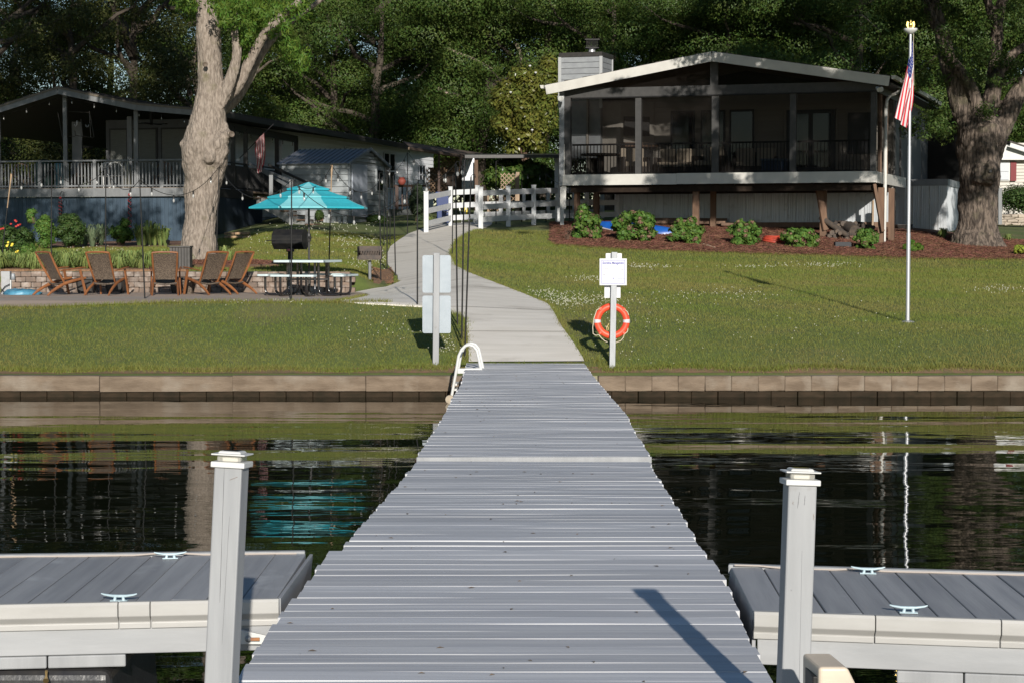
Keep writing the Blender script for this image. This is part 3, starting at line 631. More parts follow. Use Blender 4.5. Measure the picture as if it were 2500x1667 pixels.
# bits of leaf and dirt blown on the boards
rr = random.Random(77); V = []
for k in range(150):
    D = 5.5+rr.random()**1.3*22; a, b_ = edges(D); x = rr.uniform(a+.05, b_-.05); s = rr.uniform(.006,.020); t_ = rr.uniform(0,6.28); c_, s_ = math.cos(t_)*s, math.sin(t_)*s; z = deckz(D)+.003
    V += [(x-c_, D-s_, z), (x+s_*.45, D-c_*.45, z+.004), (x+c_, D+s_, z), (x-s_*.45, D+c_*.45, z+.003)]
me = bpy.data.meshes.new('leaf_bits'); me.from_pydata(V, [], [tuple(range(4*i, 4*i+4)) for i in range(len(V)//4)]); me.materials.append(mat('dry_leaf_bit', (.22,.15,.09), (.10,.08,.06), 3)); o = bpy.data.objects.new('leaf_bits', me); C.objects.link(o); tag(o, 'small dry leaf bits scattered on the walkway boards', 'leaf bits', kind='stuff')
# ================================================================ left house
c15, s15 = math.cos(math.radians(15)), math.sin(math.radians(15))
def LH(t, s, z, sl=9.5): a_ = math.radians(sl); return Vector((-10.0-t*c15+s*math.sin(a_), 64+t*s15+s*math.cos(a_), z))
lh = thing('lakeside_cottage', 'long white mobile home with a grey covered porch and blue skirted deck, left', 'house', (-12, 66, 2.4))
# deck platform
ob('deck_floor', MB().prism([LH(-.02,-.02,3.98), LH(9.5,-.02,3.98), LH(9.5,4.2,3.98), LH(3,14,3.98), LH(0,11.4,3.98)], (0,0,.07)), PALEW, lh)
ob('deck_band', MB().beam(LH(-.03,-.04,3.90), LH(9.5,-.04,3.90), .04, .28), PGREY, lh)
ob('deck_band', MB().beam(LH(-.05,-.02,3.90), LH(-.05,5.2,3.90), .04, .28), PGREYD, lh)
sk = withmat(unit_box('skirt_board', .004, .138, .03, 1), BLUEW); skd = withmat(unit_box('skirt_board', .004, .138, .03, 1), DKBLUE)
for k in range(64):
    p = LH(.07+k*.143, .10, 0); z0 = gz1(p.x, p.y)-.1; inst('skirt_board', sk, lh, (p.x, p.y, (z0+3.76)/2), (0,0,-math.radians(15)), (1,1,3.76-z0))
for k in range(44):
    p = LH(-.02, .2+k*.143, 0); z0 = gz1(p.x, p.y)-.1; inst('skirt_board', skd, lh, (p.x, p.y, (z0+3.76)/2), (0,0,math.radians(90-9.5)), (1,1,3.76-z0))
# porch railing
bal = withmat(unit_box('baluster', .003, .038, .038, .80), PGREY)
fr = thing('porch_railing', 'grey baluster railing along the front and side of the left porch deck', 'railing', LH(0,0,4.05))
for k in range(78): p = LH(.10+k*.122, .03, 4.47); inst('baluster', bal, fr, p, (0,0,-.26))
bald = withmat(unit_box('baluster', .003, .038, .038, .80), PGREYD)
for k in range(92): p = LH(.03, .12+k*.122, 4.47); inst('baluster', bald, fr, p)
for z, h in ((4.95,.05),(4.12,.05)):
    ob('rail', MB().beam(LH(-.02,.03,z), LH(9.5,.03,z), .075, h), PGREY, fr); ob('rail', MB().beam(LH(.03,0,z), LH(.03,11.3,z), .075, h), PGREYD, fr)
for t_ in (1.5, 3.9, 5.9, 7.9): ob('rail_post', MB().beam(LH(t_,.03,4.03), LH(t_,.03,4.98), .10, .10), PGREY, fr)
# porch posts
def zroof(t): return float(np.interp(t, [-.3, 2.25, 5.04, 9.6], [6.50, 6.76, 7.34, 6.11]))
for t_ in (2.42, 4.98, 7.45): ob('porch_post', MB().beam(LH(t_,.10,4.03), LH(t_,.10,zroof(t_)-.2), .13, .13), PGREY, lh)
ob('porch_post', MB().beam(LH(.1,.10,4.03), LH(.1,.10,6.3), .13, .13), PGREY, lh)
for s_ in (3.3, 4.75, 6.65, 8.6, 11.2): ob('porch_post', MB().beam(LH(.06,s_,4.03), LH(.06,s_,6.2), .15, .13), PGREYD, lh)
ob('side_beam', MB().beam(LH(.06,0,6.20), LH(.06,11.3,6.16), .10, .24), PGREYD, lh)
for t_, s_ in ((3.35, 1.9), (.95, 1.9)): ob('porch_post', MB().beam(LH(t_,s_,4.03), LH(t_,s_,6.5), .16, .16), PGREY, lh)
ob('wall_end', MB().beam(LH(5.6,2.6,4.60), LH(5.6,2.6,6.4), .34, .10), PGREY, lh)
# back wall of the porch with tall blinds windows
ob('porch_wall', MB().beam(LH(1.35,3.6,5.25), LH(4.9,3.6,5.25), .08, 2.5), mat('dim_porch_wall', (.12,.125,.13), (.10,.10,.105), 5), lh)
BLIND = mat('window_blind', (.16,.165,.15), (.13,.135,.12), 40, (.1,.1,1), rough=.7)
for t0_, t1_ in ((1.5,2.75),(3.0,3.9),(4.1,4.7)):
    w_ = ob('window', MB().beam(LH(t0_-.06,3.54,5.15), LH(t1_+.06,3.54,5.15), .05, 2.12), PGREYD, lh)
    ob('blind', MB().beam(LH(t0_,3.50,5.15), LH(t1_,3.50,5.15), .02, 2.0), BLIND, w_); 
ob('ceiling_fan', MB().beam(LH(1.9,1.6,6.22), LH(3.1,1.9,6.26), .16, .03).beam(LH(2.4,2.3,6.24), LH(2.6,1.2,6.24), .16, .03).tube([LH(2.5,1.75,6.2), LH(2.5,1.75,6.7)], .05, 8), BLACKM, lh)
# roof with shingles, fascia
prof = [(9.6,6.11),(5.04,7.34),(2.25,6.76),(-.35,6.50)]
b12 = math.radians(12)
back = lambda v, L_: v+Vector((math.sin(b12)*L_, math.cos(b12)*L_, 0))
for (t0_, z0_), (t1_, z1_) in zip(prof[:-1], prof[1:]):
    n_ = 3; 
    a0, a1 = LH(t0_, -.35, z0_), LH(t1_, -.35, z1_)
    mb = MB(); rows = 7
    for r_ in range(rows):       # shingle courses step up the slope
        f0, f1 = r_/rows, (r_+1)/rows; q0, q1 = a0.lerp(a1, f0), a0.lerp(a1, f1)
        mb.prism([q0, q1, q1+Vector((0,0,.05 if z1_ > z0_ else .075)), q0+Vector((0,0,.075 if z1_ > z0_ else .05))], back(Vector((0,0,0)), 29.5))
    ob('roof', mb, SHING, lh)
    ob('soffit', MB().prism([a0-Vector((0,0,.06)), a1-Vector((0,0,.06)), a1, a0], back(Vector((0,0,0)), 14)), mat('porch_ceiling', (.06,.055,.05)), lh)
    ob('fascia', MB().beam(LH(t0_,-.36,z0_-.12), LH(t1_,-.36,z1_-.12), .03, .17), PGREY, lh)
    ob('fascia_cap', MB().beam(LH(t0_,-.38,z0_+.00), LH(t1_,-.38,z1_+.00), .04, .065), mat('faded_brown_trim', (.17,.14,.10), (.12,.10,.08), 6), lh)
e0, e1 = LH(-.37, -.35, 6.44), back(LH(-.37, -.35, 6.44), 29.5)
ob('eave_gutter', MB().beam(e0+Vector((.06,8.9,0)), e1, .09, .11), TRIMW, lh)
ob('eave_board', MB().beam(e0, back(e0, 29.5)-Vector((.08,0,0)), .03, .16), PGREYD, lh)
# long white side wall of lap siding
w0, w1 = Vector((-10.72, 70.5, 0)), Vector((-3.72, 92.7, 0)); L_ = (w1-w0).length; ang = math.atan2(w1.y-w0.y, w1.x-w0.x)
lap = withmat(unit_box('siding_board', .004, 1, .03, .205), SIDING)
nrm = Vector((math.sin(ang), -math.cos(ang), 0))
for k in range(17):
    m_ = (w0+w1)/2; inst('siding_board', lap, lh, (m_.x+nrm.x*.015, m_.y+nrm.y*.015, 3.30+k*.19), (-.10, 0, ang), (L_, 1, 1))
ob('wall_core', MB().beam(w0+Vector((0,0,4.7))-nrm*.1, w1+Vector((0,0,4.7))-nrm*.1, .1, 3.6), SIDING, lh)
def on_wall(px_, z):   # point of the wall in this sight direction
    k = (px_-1250)/FPX; # w0+u*(w1-w0): x = k*y
    d_ = w1-w0; u = (k*w0.y-w0.x)/(d_.x-k*d_.y); q = w0+d_*u; return Vector((q.x, q.y, z))
def zat(y, D): return EYE+(HZ-y)/FPX*D
def wall_window(pa, pb, ya, yb, frame, par=lh, glass=GLASS):
    a_, b2 = on_wall(pa, 0)+nrm*.05, on_wall(pb, 0)+nrm*.05; D = (a_.y+b2.y)/2; z0, z1 = zat(yb, D), zat(ya, D)
    w_ = ob('window', MB().beam(a_+Vector((0,0,(z0+z1)/2)), b2+Vector((0,0,(z0+z1)/2)), .03, z1-z0), glass, par)
    for q0, q1 in ((a_, b2),):
        for z in (z0, z1, (z0+z1)/2): ob('muntin', MB().beam(q0+nrm*.03+Vector((0,0,z)), q1+nrm*.03+Vector((0,0,z)), .03, .06), frame, w_)
        for q in (q0, q1, (q0+q1)/2): ob('muntin', MB().beam(q+nrm*.03+Vector((0,0,z0)), q+nrm*.03+Vector((0,0,z1)), .05, .03, tuple(nrm)), frame, w_)
wall_window(840, 860, 361, 370, SIDING); wall_window(935, 962, 376, 462, SIDING); wall_window(1021, 1036, 405, 452, SIDING)
q = on_wall(684, 0)+nrm*.08; ob('downspout', MB().beam(q+Vector((0,0,4.2)), q+Vector((0,0,6.2)), .09, .07), SIDING, lh)
# small porch with a red pot beside the wall
rl = thing('side_porch_rail', 'dark brown wooden rail frame in front of the white wall, behind the shed', 'railing', P(995,520,75))
for a_, b2 in (((966,455),(1040,454)),): ob('rail', MB().beam(P(*a_,76), P(*b2,80), .10, .09), mat('dark_stained_timber', (.055,.025,.016), (.04,.02,.013), 9), rl)
DKW = bpy.data.materials['dark_stained_timber']
for px_, D in ((969,76),(982,77),(994,78),(1005,79)): ob('rail_post', MB().beam(P(px_,512,D), P(px_,455,D), .12 if px_ == 969 else .05, .10), DKW, rl)
ob('rail', MB().beam(P(966,503,76), P(1010,502,79), .08, .08), DKW, rl)
ob('skirt_panel', MB().beam(P(949,527,76), P(1012,529,79), .05, .52), mat('pale_skirt_sheet', (.22,.23,.23), (.18,.19,.19), 5), rl)
pt = MB().lathe([(.07,0),(.12,.05),(.16,.14),(.15,.20),(.10,.24),(.12,.29),(.13,.30)], P(981,453,75.9), 14); top('clay_pot', pt, PUT, 'red clay pot standing on the dark brown rail', 'flower pot', smooth=True)
pt = MB().lathe([(.10,0),(.14,.16),(.14,.20)], P(1028,452,79), 12); top('plant_pot', pt, mat('slate_pot', (.05,.07,.085)), 'small slate planter on the rail beside the white window', 'flower pot', smooth=True)
# brown pergola with lattice at the far end
LROOF = thing('side_canopy', 'low brown roofed canopy with lattice screens at the far end of the white house', 'canopy', P(1100,470,84))
ob('canopy_roof', MB().prism([P(985,352,80), P(1178,380,92), P(1150,388,80), P(1000,366,76)], (0,0,.10)), BRROOF, LROOF)
ob('canopy_fascia', MB().beam(P(998,363,76), P(1137,386,80), .05, .10), mat('tan_fascia', (.33,.24,.16), (.25,.18,.12), 4), LROOF)
for px_, D in ((1072,78),(1125,79)): ob('canopy_post', MB().beam(P(px_,500,D), P(px_,376,D), .09, .09), DKW, LROOF)
def lattice(name, A, B_, z0, z1, step, m, parent, wd=.035):
    A, B_ = Vector(A), Vector(B_); d_ = B_-A; L = d_.length; u = d_.normalized(); nn = Vector((u.y, -u.x, 0)); H = z1-z0
    for sgn in (-1, 1):
        c = -H+.0
        while c < L:
            # line x = c + h (sgn) ; clip
            pts = []
            h0, h1 = max(0, -c), min(H, L-c)
            if h1-h0 > .03:
                xa, xb = c+h0, c+h1
                if sgn < 0: xa, xb = L-xa, L-xb
                q = MB().beam(A+u*xa+nn*(.012*sgn)+Vector((0,0,z0+h0)), A+u*xb+nn*(.012*sgn)+Vector((0,0,z0+h1)), .012, wd, tuple(nn.cross(Vector((0,0,1)))) )
                ob('lattice_strip', q, m, parent)
            c += step
    return parent
lattice('x', P(1040,0,79).xy.to_3d(), P(1090,0,79.5).xy.to_3d(), zat(470,79), zat(410,79), .17, LATT, LROOF)
lattice('x', P(1075,0,80).xy.to_3d(), P(1124,0,80.5).xy.to_3d(), zat(420,80), zat(386,80), .15, LATT, LROOF)
ob('solid_panel', MB().beam(P(1050,440,80.6), P(1122,440,80.9), .04, 1.0), mat('dim_panel', (.07,.045,.032)), LROOF)
ob('white_end_wall', MB().beam(P(1127,425,82), P(1158,425,82), .05, 1.5), SIDING, LROOF); ob('brown_corner', MB().beam(P(1162,480,81.5), P(1162,388,81.5), .14, .1), BROWNW, LROOF)
bx = thing('lattice_screen', 'tan timber lattice screens with a post, seen through the white fence', 'lattice screen', P(1225,540,70))
for a_, b2, ya, yb in ((1196,1222,535,480),(1222,1262,463,424),(1228,1258,540,480)): lattice('x', P(a_,0,70).xy.to_3d(), P(b2,0,70.2).xy.to_3d(), zat(ya,70), zat(yb,70), .16, PALEW, bx, .03)
ob('post', MB().beam(P(1263,540,70), P(1263,421,70), .15, .12), PALEW, bx); ob('post', MB().beam(P(1192,540,70.3), P(1192,478,70.3), .08, .08), PALEW, bx)
cp_ = thing('carport', 'flat dark roofed carport beyond the white fence', 'carport', P(1250,520,74))
ob('roof_edge', MB().beam(P(1135,384,73), P(1372,383,73), .10, .09), DARKM, cp_); ob('roof_panel', MB().prism([P(1135,382,73.1), P(1372,382,73.1), P(1372,379,79), P(1135,379,79)], (0,0,.05)), DARKM, cp_)
for px_ in (1163, 1368): ob('post', MB().beam(P(px_,530,73.2), P(px_,386,73.2), .12, .12), BROWNW, cp_)
ob('back_panel', MB().beam(P(1354,420,74), P(1368,420,74), .05, 1.2), SIDING, cp_)

# ---------------------------------------------------------------- shed
sh = thing('garden_shed', 'grey metal garden shed with pale door and small window behind the umbrella', 'shed', P(850,530,66))
K0 = Vector((-5.5, 66, 0)); uL = Vector((-.967,.256,0)); uG = Vector((.256,.967,0)); LL, LG = 2.35, 4.05
zb, ze, zr = 3.12, 4.93, 5.44
for k in range(9):
    z = zb+.1+k*.2
    inst('siding_board', withmat(unit_box('siding_board', .006, 1, .025, .19), SHEDW) if k == 0 else shb, sh, K0+uL*LL/2+Vector((0,0,z)), (-.07,0,math.atan2(uL.y,uL.x)+math.pi), (LL,1,1)); 
    if k == 0: shb = bpy.data.objects[max((o.name for o in C.objects if o.name.startswith('siding_board')), key=lambda s_: s_)].data; shb = [m for m in bpy.data.meshes if m.name.startswith('siding_board')][-1]
    inst('siding_board', shb, sh, K0+uG*LG/2+Vector((0,0,z)), (-.07,0,math.atan2(uG.y,uG.x)), (LG,1,1))
ob('wall_core', MB().prism([K0+uL*LL+uG*.05+Vector((0,0,zb-.3)), K0+uL*.04+uG*.05+Vector((0,0,zb-.3)), K0+uL*.04+uG*LG+Vector((0,0,zb-.3)), K0+uL*LL+uG*LG+Vector((0,0,zb-.3))], (0,0,ze-zb+.3)), SHEDW, sh)
# gable face is the long right-front one; ridge runs parallel to the left wall
mid = K0+uG*LG/2
ob('gable', MB().prism([K0+uL*.03+Vector((0,0,ze)), K0+uL*.03+uG*LG+Vector((0,0,ze)), mid+uL*.03+Vector((0,0,zr))], uL*.05), SHEDW, sh)
for z in (5.05, 5.17, 5.29): f = (z-ze)/(zr-ze)/2; ob('siding_board', MB().beam(K0+uG*LG*f-uL*.01+Vector((0,0,z)), K0+uG*LG*(1-f)-uL*.01+Vector((0,0,z)), .03, .09), SHEDW, sh)
ro = uL*-.12
for s_ in (0, 1):
    e_ = K0+uG*(-.15 if s_ == 0 else LG+.15)+Vector((0,0,ze-.03)); r_ = mid+Vector((0,0,zr+.03)); mb = MB(); nrib = 14
    for k in range(nrib):   # ribbed metal sheets
        o0 = ro+uL*(LL+.25)*k/nrib; ww = uL*(LL+.25)/nrib
        mb.prism([e_+o0, e_+o0+ww*.8, e_+o0+ww*.86+Vector((0,0,.03)), e_+o0+ww*.94+Vector((0,0,.03)), e_+o0+ww, e_+o0+ww-Vector((0,0,.02)), e_+o0-Vector((0,0,.02))], r_-e_)
    ob('roof_sheet', mb, SHEDR, sh); ob('roof_trim', MB().beam(e_+ro*1.15, r_+ro*1.15, .03, .10), mat('shed_trim', (.20,.22,.24)), sh)
gn = -uL
def on_gable(f, z, o=.03): return K0+uG*LG*f+gn*o+Vector((0,0,z))
ob('corner_trim', MB().beam(on_gable(.015,zb), on_gable(.015,ze), .08, .08), mat('shed_corner', (.17,.19,.21)), sh)
dr_ = ob('door', MB().beam(on_gable(.09,(zb+4.90)/2,.035), on_gable(.46,(zb+4.90)/2,.035), .04, 4.90-zb), DOORW, sh)
ob('handle', MB().beam(on_gable(.105,3.98,.08), on_gable(.16,3.98,.08), .03, .03), BLACKM, dr_)
wn = ob('window', MB().beam(on_gable(.70,4.42,.04), on_gable(.88,4.42,.04), .05, .78), SHEDW, sh)
ob('pane', MB().beam(on_gable(.72,4.62,.065), on_gable(.86,4.62,.065), .02, .30), GLASS, wn); ob('pane', MB().beam(on_gable(.72,4.23,.065), on_gable(.86,4.23,.065), .02, .31), GLASS, wn)
for k in range(12): ob('base_slat', MB().beam(K0+uL*(.1+k*.19)-uG*.02+Vector((0,0,2.80)), K0+uL*(.1+k*.19)-uG*.02+Vector((0,0,3.12)), .12, .02), SHEDW, sh)

# ---------------------------------------------------------------- stairs of the left deck
st = thing('deck_stairs', 'grey wooden stairs with brown treads coming down from the left deck', 'stairs', P(720,556,64))
A, B_ = P(628,490,66), P(770,566,63.5)
for o_ in (0, 1.1): ob('stringer', MB().beam(A+Vector((0,o_,.0)), B_+Vector((0,o_,-.05)), .05, .30), PGREY if o_ else mat('stair_paint', (.33,.33,.32), (.27,.27,.26), 6), st)
for k in range(7):
    f = (k+.6)/7; c = A.lerp(B_, f)+Vector((0,.55,.17)); ob('tread', MB().box(c, (.30,1.15,.045), math.radians(-8)), BROWNW, st, bev=.004)
    ob('riser', MB().box(c+Vector((.14,.0,-.10)), (.025,1.1,.16), math.radians(-8)), bpy.data.materials['stair_paint'], st)
for px_, yb, yt in ((711,562,440),(750,560,500),(662,500,428)): ob('stair_post', MB().beam(P(px_,yb,63.9), P(px_,yt,63.9), .12, .10), PGREY, st)
ob('handrail', MB().beam(P(610,402,66), P(714,444,63.9), .05, .09), PGREY, st); ob('handrail', MB().beam(P(638,417,65.5), P(716,462,63.9), .05, .09), PGREY, st)
ob('handrail', MB().beam(P(655,403,67), P(750,447,65), .05, .08), PGREYD, st)

# ================================================================ white fence
def zg(p): return gz1(p.x, p.y)
fp = [(1041,60.5),(1101,63.4),(1166,63.6),(1174,60.6),(1241,62.0),(1303,63.0),(1361,63.6),(1432,64.0),(1506,64.4)]
wf = thing('rail_fence', 'white three rail fence with square posts at the head of the path', 'fence', P(1240,550,62))
WF = mat('white_fence_vinyl', (.52,.53,.54), (.46,.47,.48), 5, rough=.5)
pts = []
for px_, D in fp:
    x = (px_-1250)/FPX*D; z = gz1(x, D); pts.append(Vector((x, D, z)))
    q = ob('post', MB().box((x, D, z+.60), (.145,.145,1.30)), WF, wf, bev=.008); ob('post_cap', MB().prism([(x-.08,D-.08,z+1.25),(x+.08,D-.08,z+1.25),(x+.08,D+.08,z+1.25),(x-.08,D+.08,z+1.25)], (0,0,.025)), WF, wf)
for i, j in ((0,1),(1,2),(3,4),(4,5),(5,6),(6,7),(7,8)):
    for h in (.27, .66, 1.08): ob('rail', MB().beam(pts[i]+Vector((0,-.05,h)), pts[j]+Vector((0,-.05,h)), .04, .165), WF, wf)
wf2 = thing('rail_fence', 'second white rail fence running behind the first one', 'fence', P(1290,540,68))
pts = []
for px_, D in ((1166,67.5),(1223,68),(1278,68.4),(1338,68.8),(1402,69.2),(1470,69.5)):
    x = (px_-1250)/FPX*D; z = gz1(x, D); pts.append(Vector((x, D, z))); ob('post', MB().box((x, D, z+.52), (.14,.14,1.16)), WF, wf2, bev=.008)
for i in range(5):
    for h in (.25,.60,.98): ob('rail', MB().beam(pts[i]+Vector((0,-.05,h)), pts[i+1]+Vector((0,-.05,h)), .04, .15), WF, wf2)
tc = thing('trash_bin', 'blue wheeled trash bin with a white AU emblem behind the fence gate', 'trash bin', P(1086,545,66))
BB = mat('blue_bin_plastic', (.016,.035,.13), rough=.4); c = P(1086,515,66); zb0 = gz1(c.x, c.y)
ob('bin_body', MB().box((c.x, c.y, zb0+.5), (.50,.55,.95), taper=1.12), BB, tc, bev=.03); ob('lid', MB().box((c.x, c.y, zb0+1.02), (.60,.66,.08)), mat('blue_bin_lid', (.03,.06,.22), rough=.4), tc, bev=.03)
q = P(1089,509,65.65); ob('emblem_ring', MB().tube([q+Vector((math.cos(a)*.13, 0, math.sin(a)*.13)) for a in np.linspace(0, 6.0, 24)], .008, 5, closed=True), WHITE, tc)
put_text('emblem_letters', 'AU', .15, q, RFACE, WHITE, tc, .18, .004)
for sx in (-1, 1): ob('wheel', MB().lathe([(.11,-.03),(.12,0),(.11,.03)], (c.x+sx*.27, c.y+.22, zb0+.12), 14, Matrix.Rotation(math.pi/2,3,'Y')), BLACKM, tc)
# small white folding easel / chair frame behind the gate
ez = thing('folding_frame', 'white folding frame leaning open behind the gate next to the blue bin', 'frame', P(1140,545,66))
for a_, b2 in (((1120,500),(1130,545)),((1140,503),(1128,545)),((1147,500),(1146,542)),((1160,515),(1156,545))): ob('leg', MB().beam(P(*a_,65.5), P(*b2,65.5), .06, .04), WHITE, ez)
ob('yellow_panel', MB().beam(P(1137,505,65.7), P(1138,530,65.7), .10, .02), YEL, ez)

# ================================================================ right house
aR, bR = Vector((.9476,-.3193,0)), Vector((.3193,.9476,0)); O_R = Vector((1.59, 61.6, 0)); WR = 9.72
def RH(a, b_, z): return O_R+aR*a+bR*b_+Vector((0,0,z))
rh = thing('porch_house', 'house on posts with a dark screened porch and white gable trim, right', 'house', RH(4.8,3,2.4))
angR = math.atan2(aR.y, aR.x)
ob('porch_floor', MB().prism([RH(.02,.02,4.22), RH(WR-.02,.02,4.22), RH(WR-.02,4,4.22), RH(.02,4,4.22)], (0,0,.10)), BROWNW, rh)
for a0, a1 in ((0, 3.65), (3.655, WR)): ob('white_band', MB().beam(RH(a0,-.02,4.205+(.01 if a0 else 0)), RH(a1,-.02,4.205+(.01 if a0 else 0)), .03, .33), TRIMW, rh)
ob('white_band', MB().beam(RH(WR+.02,-.03,4.205), RH(WR+.02,6.6,4.205), .03, .33), TRIMW, rh)
ob('under_beam', MB().beam(RH(.2,.25,3.93), RH(WR-.1,.25,3.93), .12, .22), DARKGAP, rh); ob('under_beam', MB().beam(RH(.2,3.0,3.93), RH(WR,3.0,3.93), .12, .22), DARKGAP, rh)
for a_ in np.arange(.6, 9.6, 1.2): ob('floor_joist', MB().beam(RH(a_,.1,4.1), RH(a_,3.4,4.1), .05, .2), DARKGAP, rh)
# structure of the porch front
for a_, wd in ((.12,.24),(2.42,.19),(4.84,.22),(7.22,.19),(9.62,.16)):
    ob('porch_post', MB().beam(RH(a_,.08,4.32), RH(a_,.08,6.80), wd, .14, tuple(bR)), PGREYD, rh)
ob('corner_board', MB().beam(RH(-.04,.06,4.03), RH(-.04,.06,6.95), .16, .14, tuple(bR)), HGREY, rh); ob('corner_board', MB().beam(RH(.05,-.02,4.37), RH(.05,-.02,5.32), .02, .03, tuple(bR)), TRIMW, rh)
ob('header_beam', MB().beam(RH(0,.05,6.90), RH(WR,.05,6.90), .10, .28), PGREYD, rh)
ob('king_post', MB().beam(RH(4.80,.05,6.8), RH(4.80,.05,7.75), .24, .12, tuple(bR)), PGREYD, rh)
ob('header_conduit', MB().beam(RH(.3,-.03,6.74), RH(WR,-.03,6.74), .03, .03), BLACKM, rh)
SCR = SCREEN
for a0, a1 in ((.24,2.32),(2.52,4.72),(4.96,7.12),(7.32,9.54)):
    ob('screen', MB().face(RH(a0,.12,4.34), RH(a1,.12,4.34), RH(a1,.12,6.77), RH(a0,.12,6.77)), SCR, rh)
    for z in (6.74, 4.36): ob('screen_frame', MB().beam(RH(a0,.11,z), RH(a1,.11,z), .03, .04), BLACKM, rh)
ob('gable_screen', MB().add([RH(.3,.12,7.04), RH(9.4,.12,7.04), RH(4.86,.12,7.86)], [(0,1,2)]), SCR, rh)
for b0, b1 in ((.3,2.1),(2.3,3.8)): ob('screen', MB().face(RH(WR,b0,4.34), RH(WR,b1,4.34), RH(WR,b1,6.7), RH(WR,b0,6.7)), SCR, rh)
for b_ in (.9, 2.2, 3.9, 5.3): ob('side_post', MB().beam(RH(WR-.03,b_,4.3), RH(WR-.03,b_,6.85), .11, .11), BROWNW if b_ < 3 else PGREYD, rh)
ob('side_header', MB().beam(RH(WR,0,6.82), RH(WR,6.5,6.82), .08, .22), PGREYD, rh)
# black railing behind the screens
pr = thing('porch_railing', 'black metal railing inside the screened porch of the right house', 'railing', RH(4.8,.2,4.35))
balb = withmat(unit_box('baluster', .002, .022, .022, .88), BLACKM)
for a0, a1 in ((.26,2.30),(2.54,4.70),(4.98,7.10),(7.34,9.5)):
    for z, h in ((5.30,.055),(4.42,.04)): ob('rail', MB().beam(RH(a0,.17,z), RH(a1,.17,z), .05, h), BLACKM, pr)
    n_ = int((a1-a0)/.105)
    for k in range(n_): inst('baluster', balb, pr, RH(a0+(k+.5)*(a1-a0)/n_,.17,4.86), (0,0,angR))
# porch rear wall
pw = 3.7
for k in range(15): inst('siding_board', withmat(unit_box('siding_board', .004, 1, .03, .172), HSIDE) if k == 0 else hsb, rh, RH(4.86,pw-.02,4.42+k*.165), (-.08,0,angR), (9.6,1,1)) ; hsb = [m for m in bpy.data.meshes if m.name.startswith('siding_board')][-1]
ob('rear_wall', MB().beam(RH(0,pw+.06,5.6), RH(WR,pw+.06,5.6), .1, 3.4), HSIDE, rh)
ob('left_wall', MB().beam(RH(.02,2.6,5.6), RH(.02,pw,5.6), .06, 2.6), HSIDE, rh)
DBK = mat('dark_frame_paint', (.02,.02,.022), rough=.4)
for a0, a1 in ((2.55,3.35),(3.55,4.35),(4.50,5.30)):
    w_ = ob('window', MB().beam(RH(a0,pw-.07,5.60), RH(a1,pw-.07,5.60), .05, 1.85), DBK, rh); ob('pane', MB().beam(RH(a0+.06,pw-.10,5.60), RH(a1-.06,pw-.10,5.60), .02, 1.70), GLASS, w_)
w_ = ob('double_door', MB().beam(RH(6.35,pw-.07,5.42), RH(7.9,pw-.07,5.42), .05, 2.1), DBK, rh); ob('pane', MB().beam(RH(6.5,pw-.10,5.5), RH(7.05,pw-.10,5.5), .02, 1.7), GLASS, w_); ob('pane', MB().beam(RH(7.2,pw-.10,5.5), RH(7.75,pw-.10,5.5), .02, 1.7), GLASS, w_)
ob('window', MB().beam(RH(8.3,pw-.07,5.7), RH(9.2,pw-.07,5.7), .05, 1.3), DBK, rh)
ob('door_casing', MB().beam(RH(6.30,pw-.09,4.35), RH(6.30,pw-.09,6.5), .06, .06).beam(RH(7.95,pw-.09,4.35), RH(7.95,pw-.09,6.5), .06, .06), HSIDE, rh)
# fireplace breast and mantel
ob('chimney_breast', MB().prism([RH(.25,pw-.75,4.33), RH(1.05,pw-.75,4.33), RH(2.0,pw-.1,4.33), RH(.25,pw-.1,4.33)], (0,0,2.5)), HSIDE, rh)
mn = ob('mantel', MB().beam(RH(1.12,pw-.90,5.42), RH(2.15,pw-.22,5.42), .22, .14), BROWNW, rh, bev=.01)
ob('fire_opening', MB().beam(RH(1.16,pw-.84,4.9), RH(2.0,pw-.26,4.9), .04, .7), BLACKM, rh)
ob('wall_screen', MB().beam(RH(1.18,pw-.82,6.02), RH(1.9,pw-.34,6.02), .06, .62), BLACKM, rh)
ob('ceiling', MB().prism([RH(-.1,.2,7.0), RH(4.86,.2,7.85), RH(9.8,.2,7.0), RH(9.8,.2,6.98), RH(4.86,.2,7.83), RH(-.1,.2,6.98)], bR*4.2), mat('stained_ceiling', (.17,.115,.075), (.13,.085,.055), 6, (1,.2,1)), rh)
# roof, fascia
for sgn, ae in ((0, -.42), (1, 10.14)):
    ze_ = 7.12; e_, r_ = RH(ae,-.42,ze_), RH(4.83,-.42,8.00); mb = MB()
    for k in range(9): q0, q1 = e_.lerp(r_, k/9), e_.lerp(r_, (k+1)/9); mb.prism([q0, q1, q1+Vector((0,0,.02)), q0+Vector((0,0,.045))], bR*13.5)
    ob('roof', mb, SHING, rh)
    ob('fascia', MB().beam(e_-bR*.02-Vector((0,0,.13)), r_-bR*.02-Vector((0,0,.13)), .04, .29), TRIMW, rh)
    ob('soffit', MB().prism([e_+bR*.01-Vector((0,0,.22)), r_+bR*.01-Vector((0,0,.22)), r_+bR*.01-Vector((0,0,.20)), e_+bR*.01-Vector((0,0,.20))], bR*.45), DARKM, rh)
g0 = RH(10.20,-.44,7.05); gt = ob('gutter', MB().prism([g0, g0+aR*.10, g0+aR*.13+Vector((0,0,.11)), g0+Vector((0,0,.11))], bR*12), TRIMW, rh)
g1 = RH(-.50,-.44,7.04); ob('gutter', MB().prism([g1, g1-aR*.08, g1-aR*.12+Vector((0,0,.10)), g1+Vector((0,0,.10))], bR*12), TRIMW, rh)
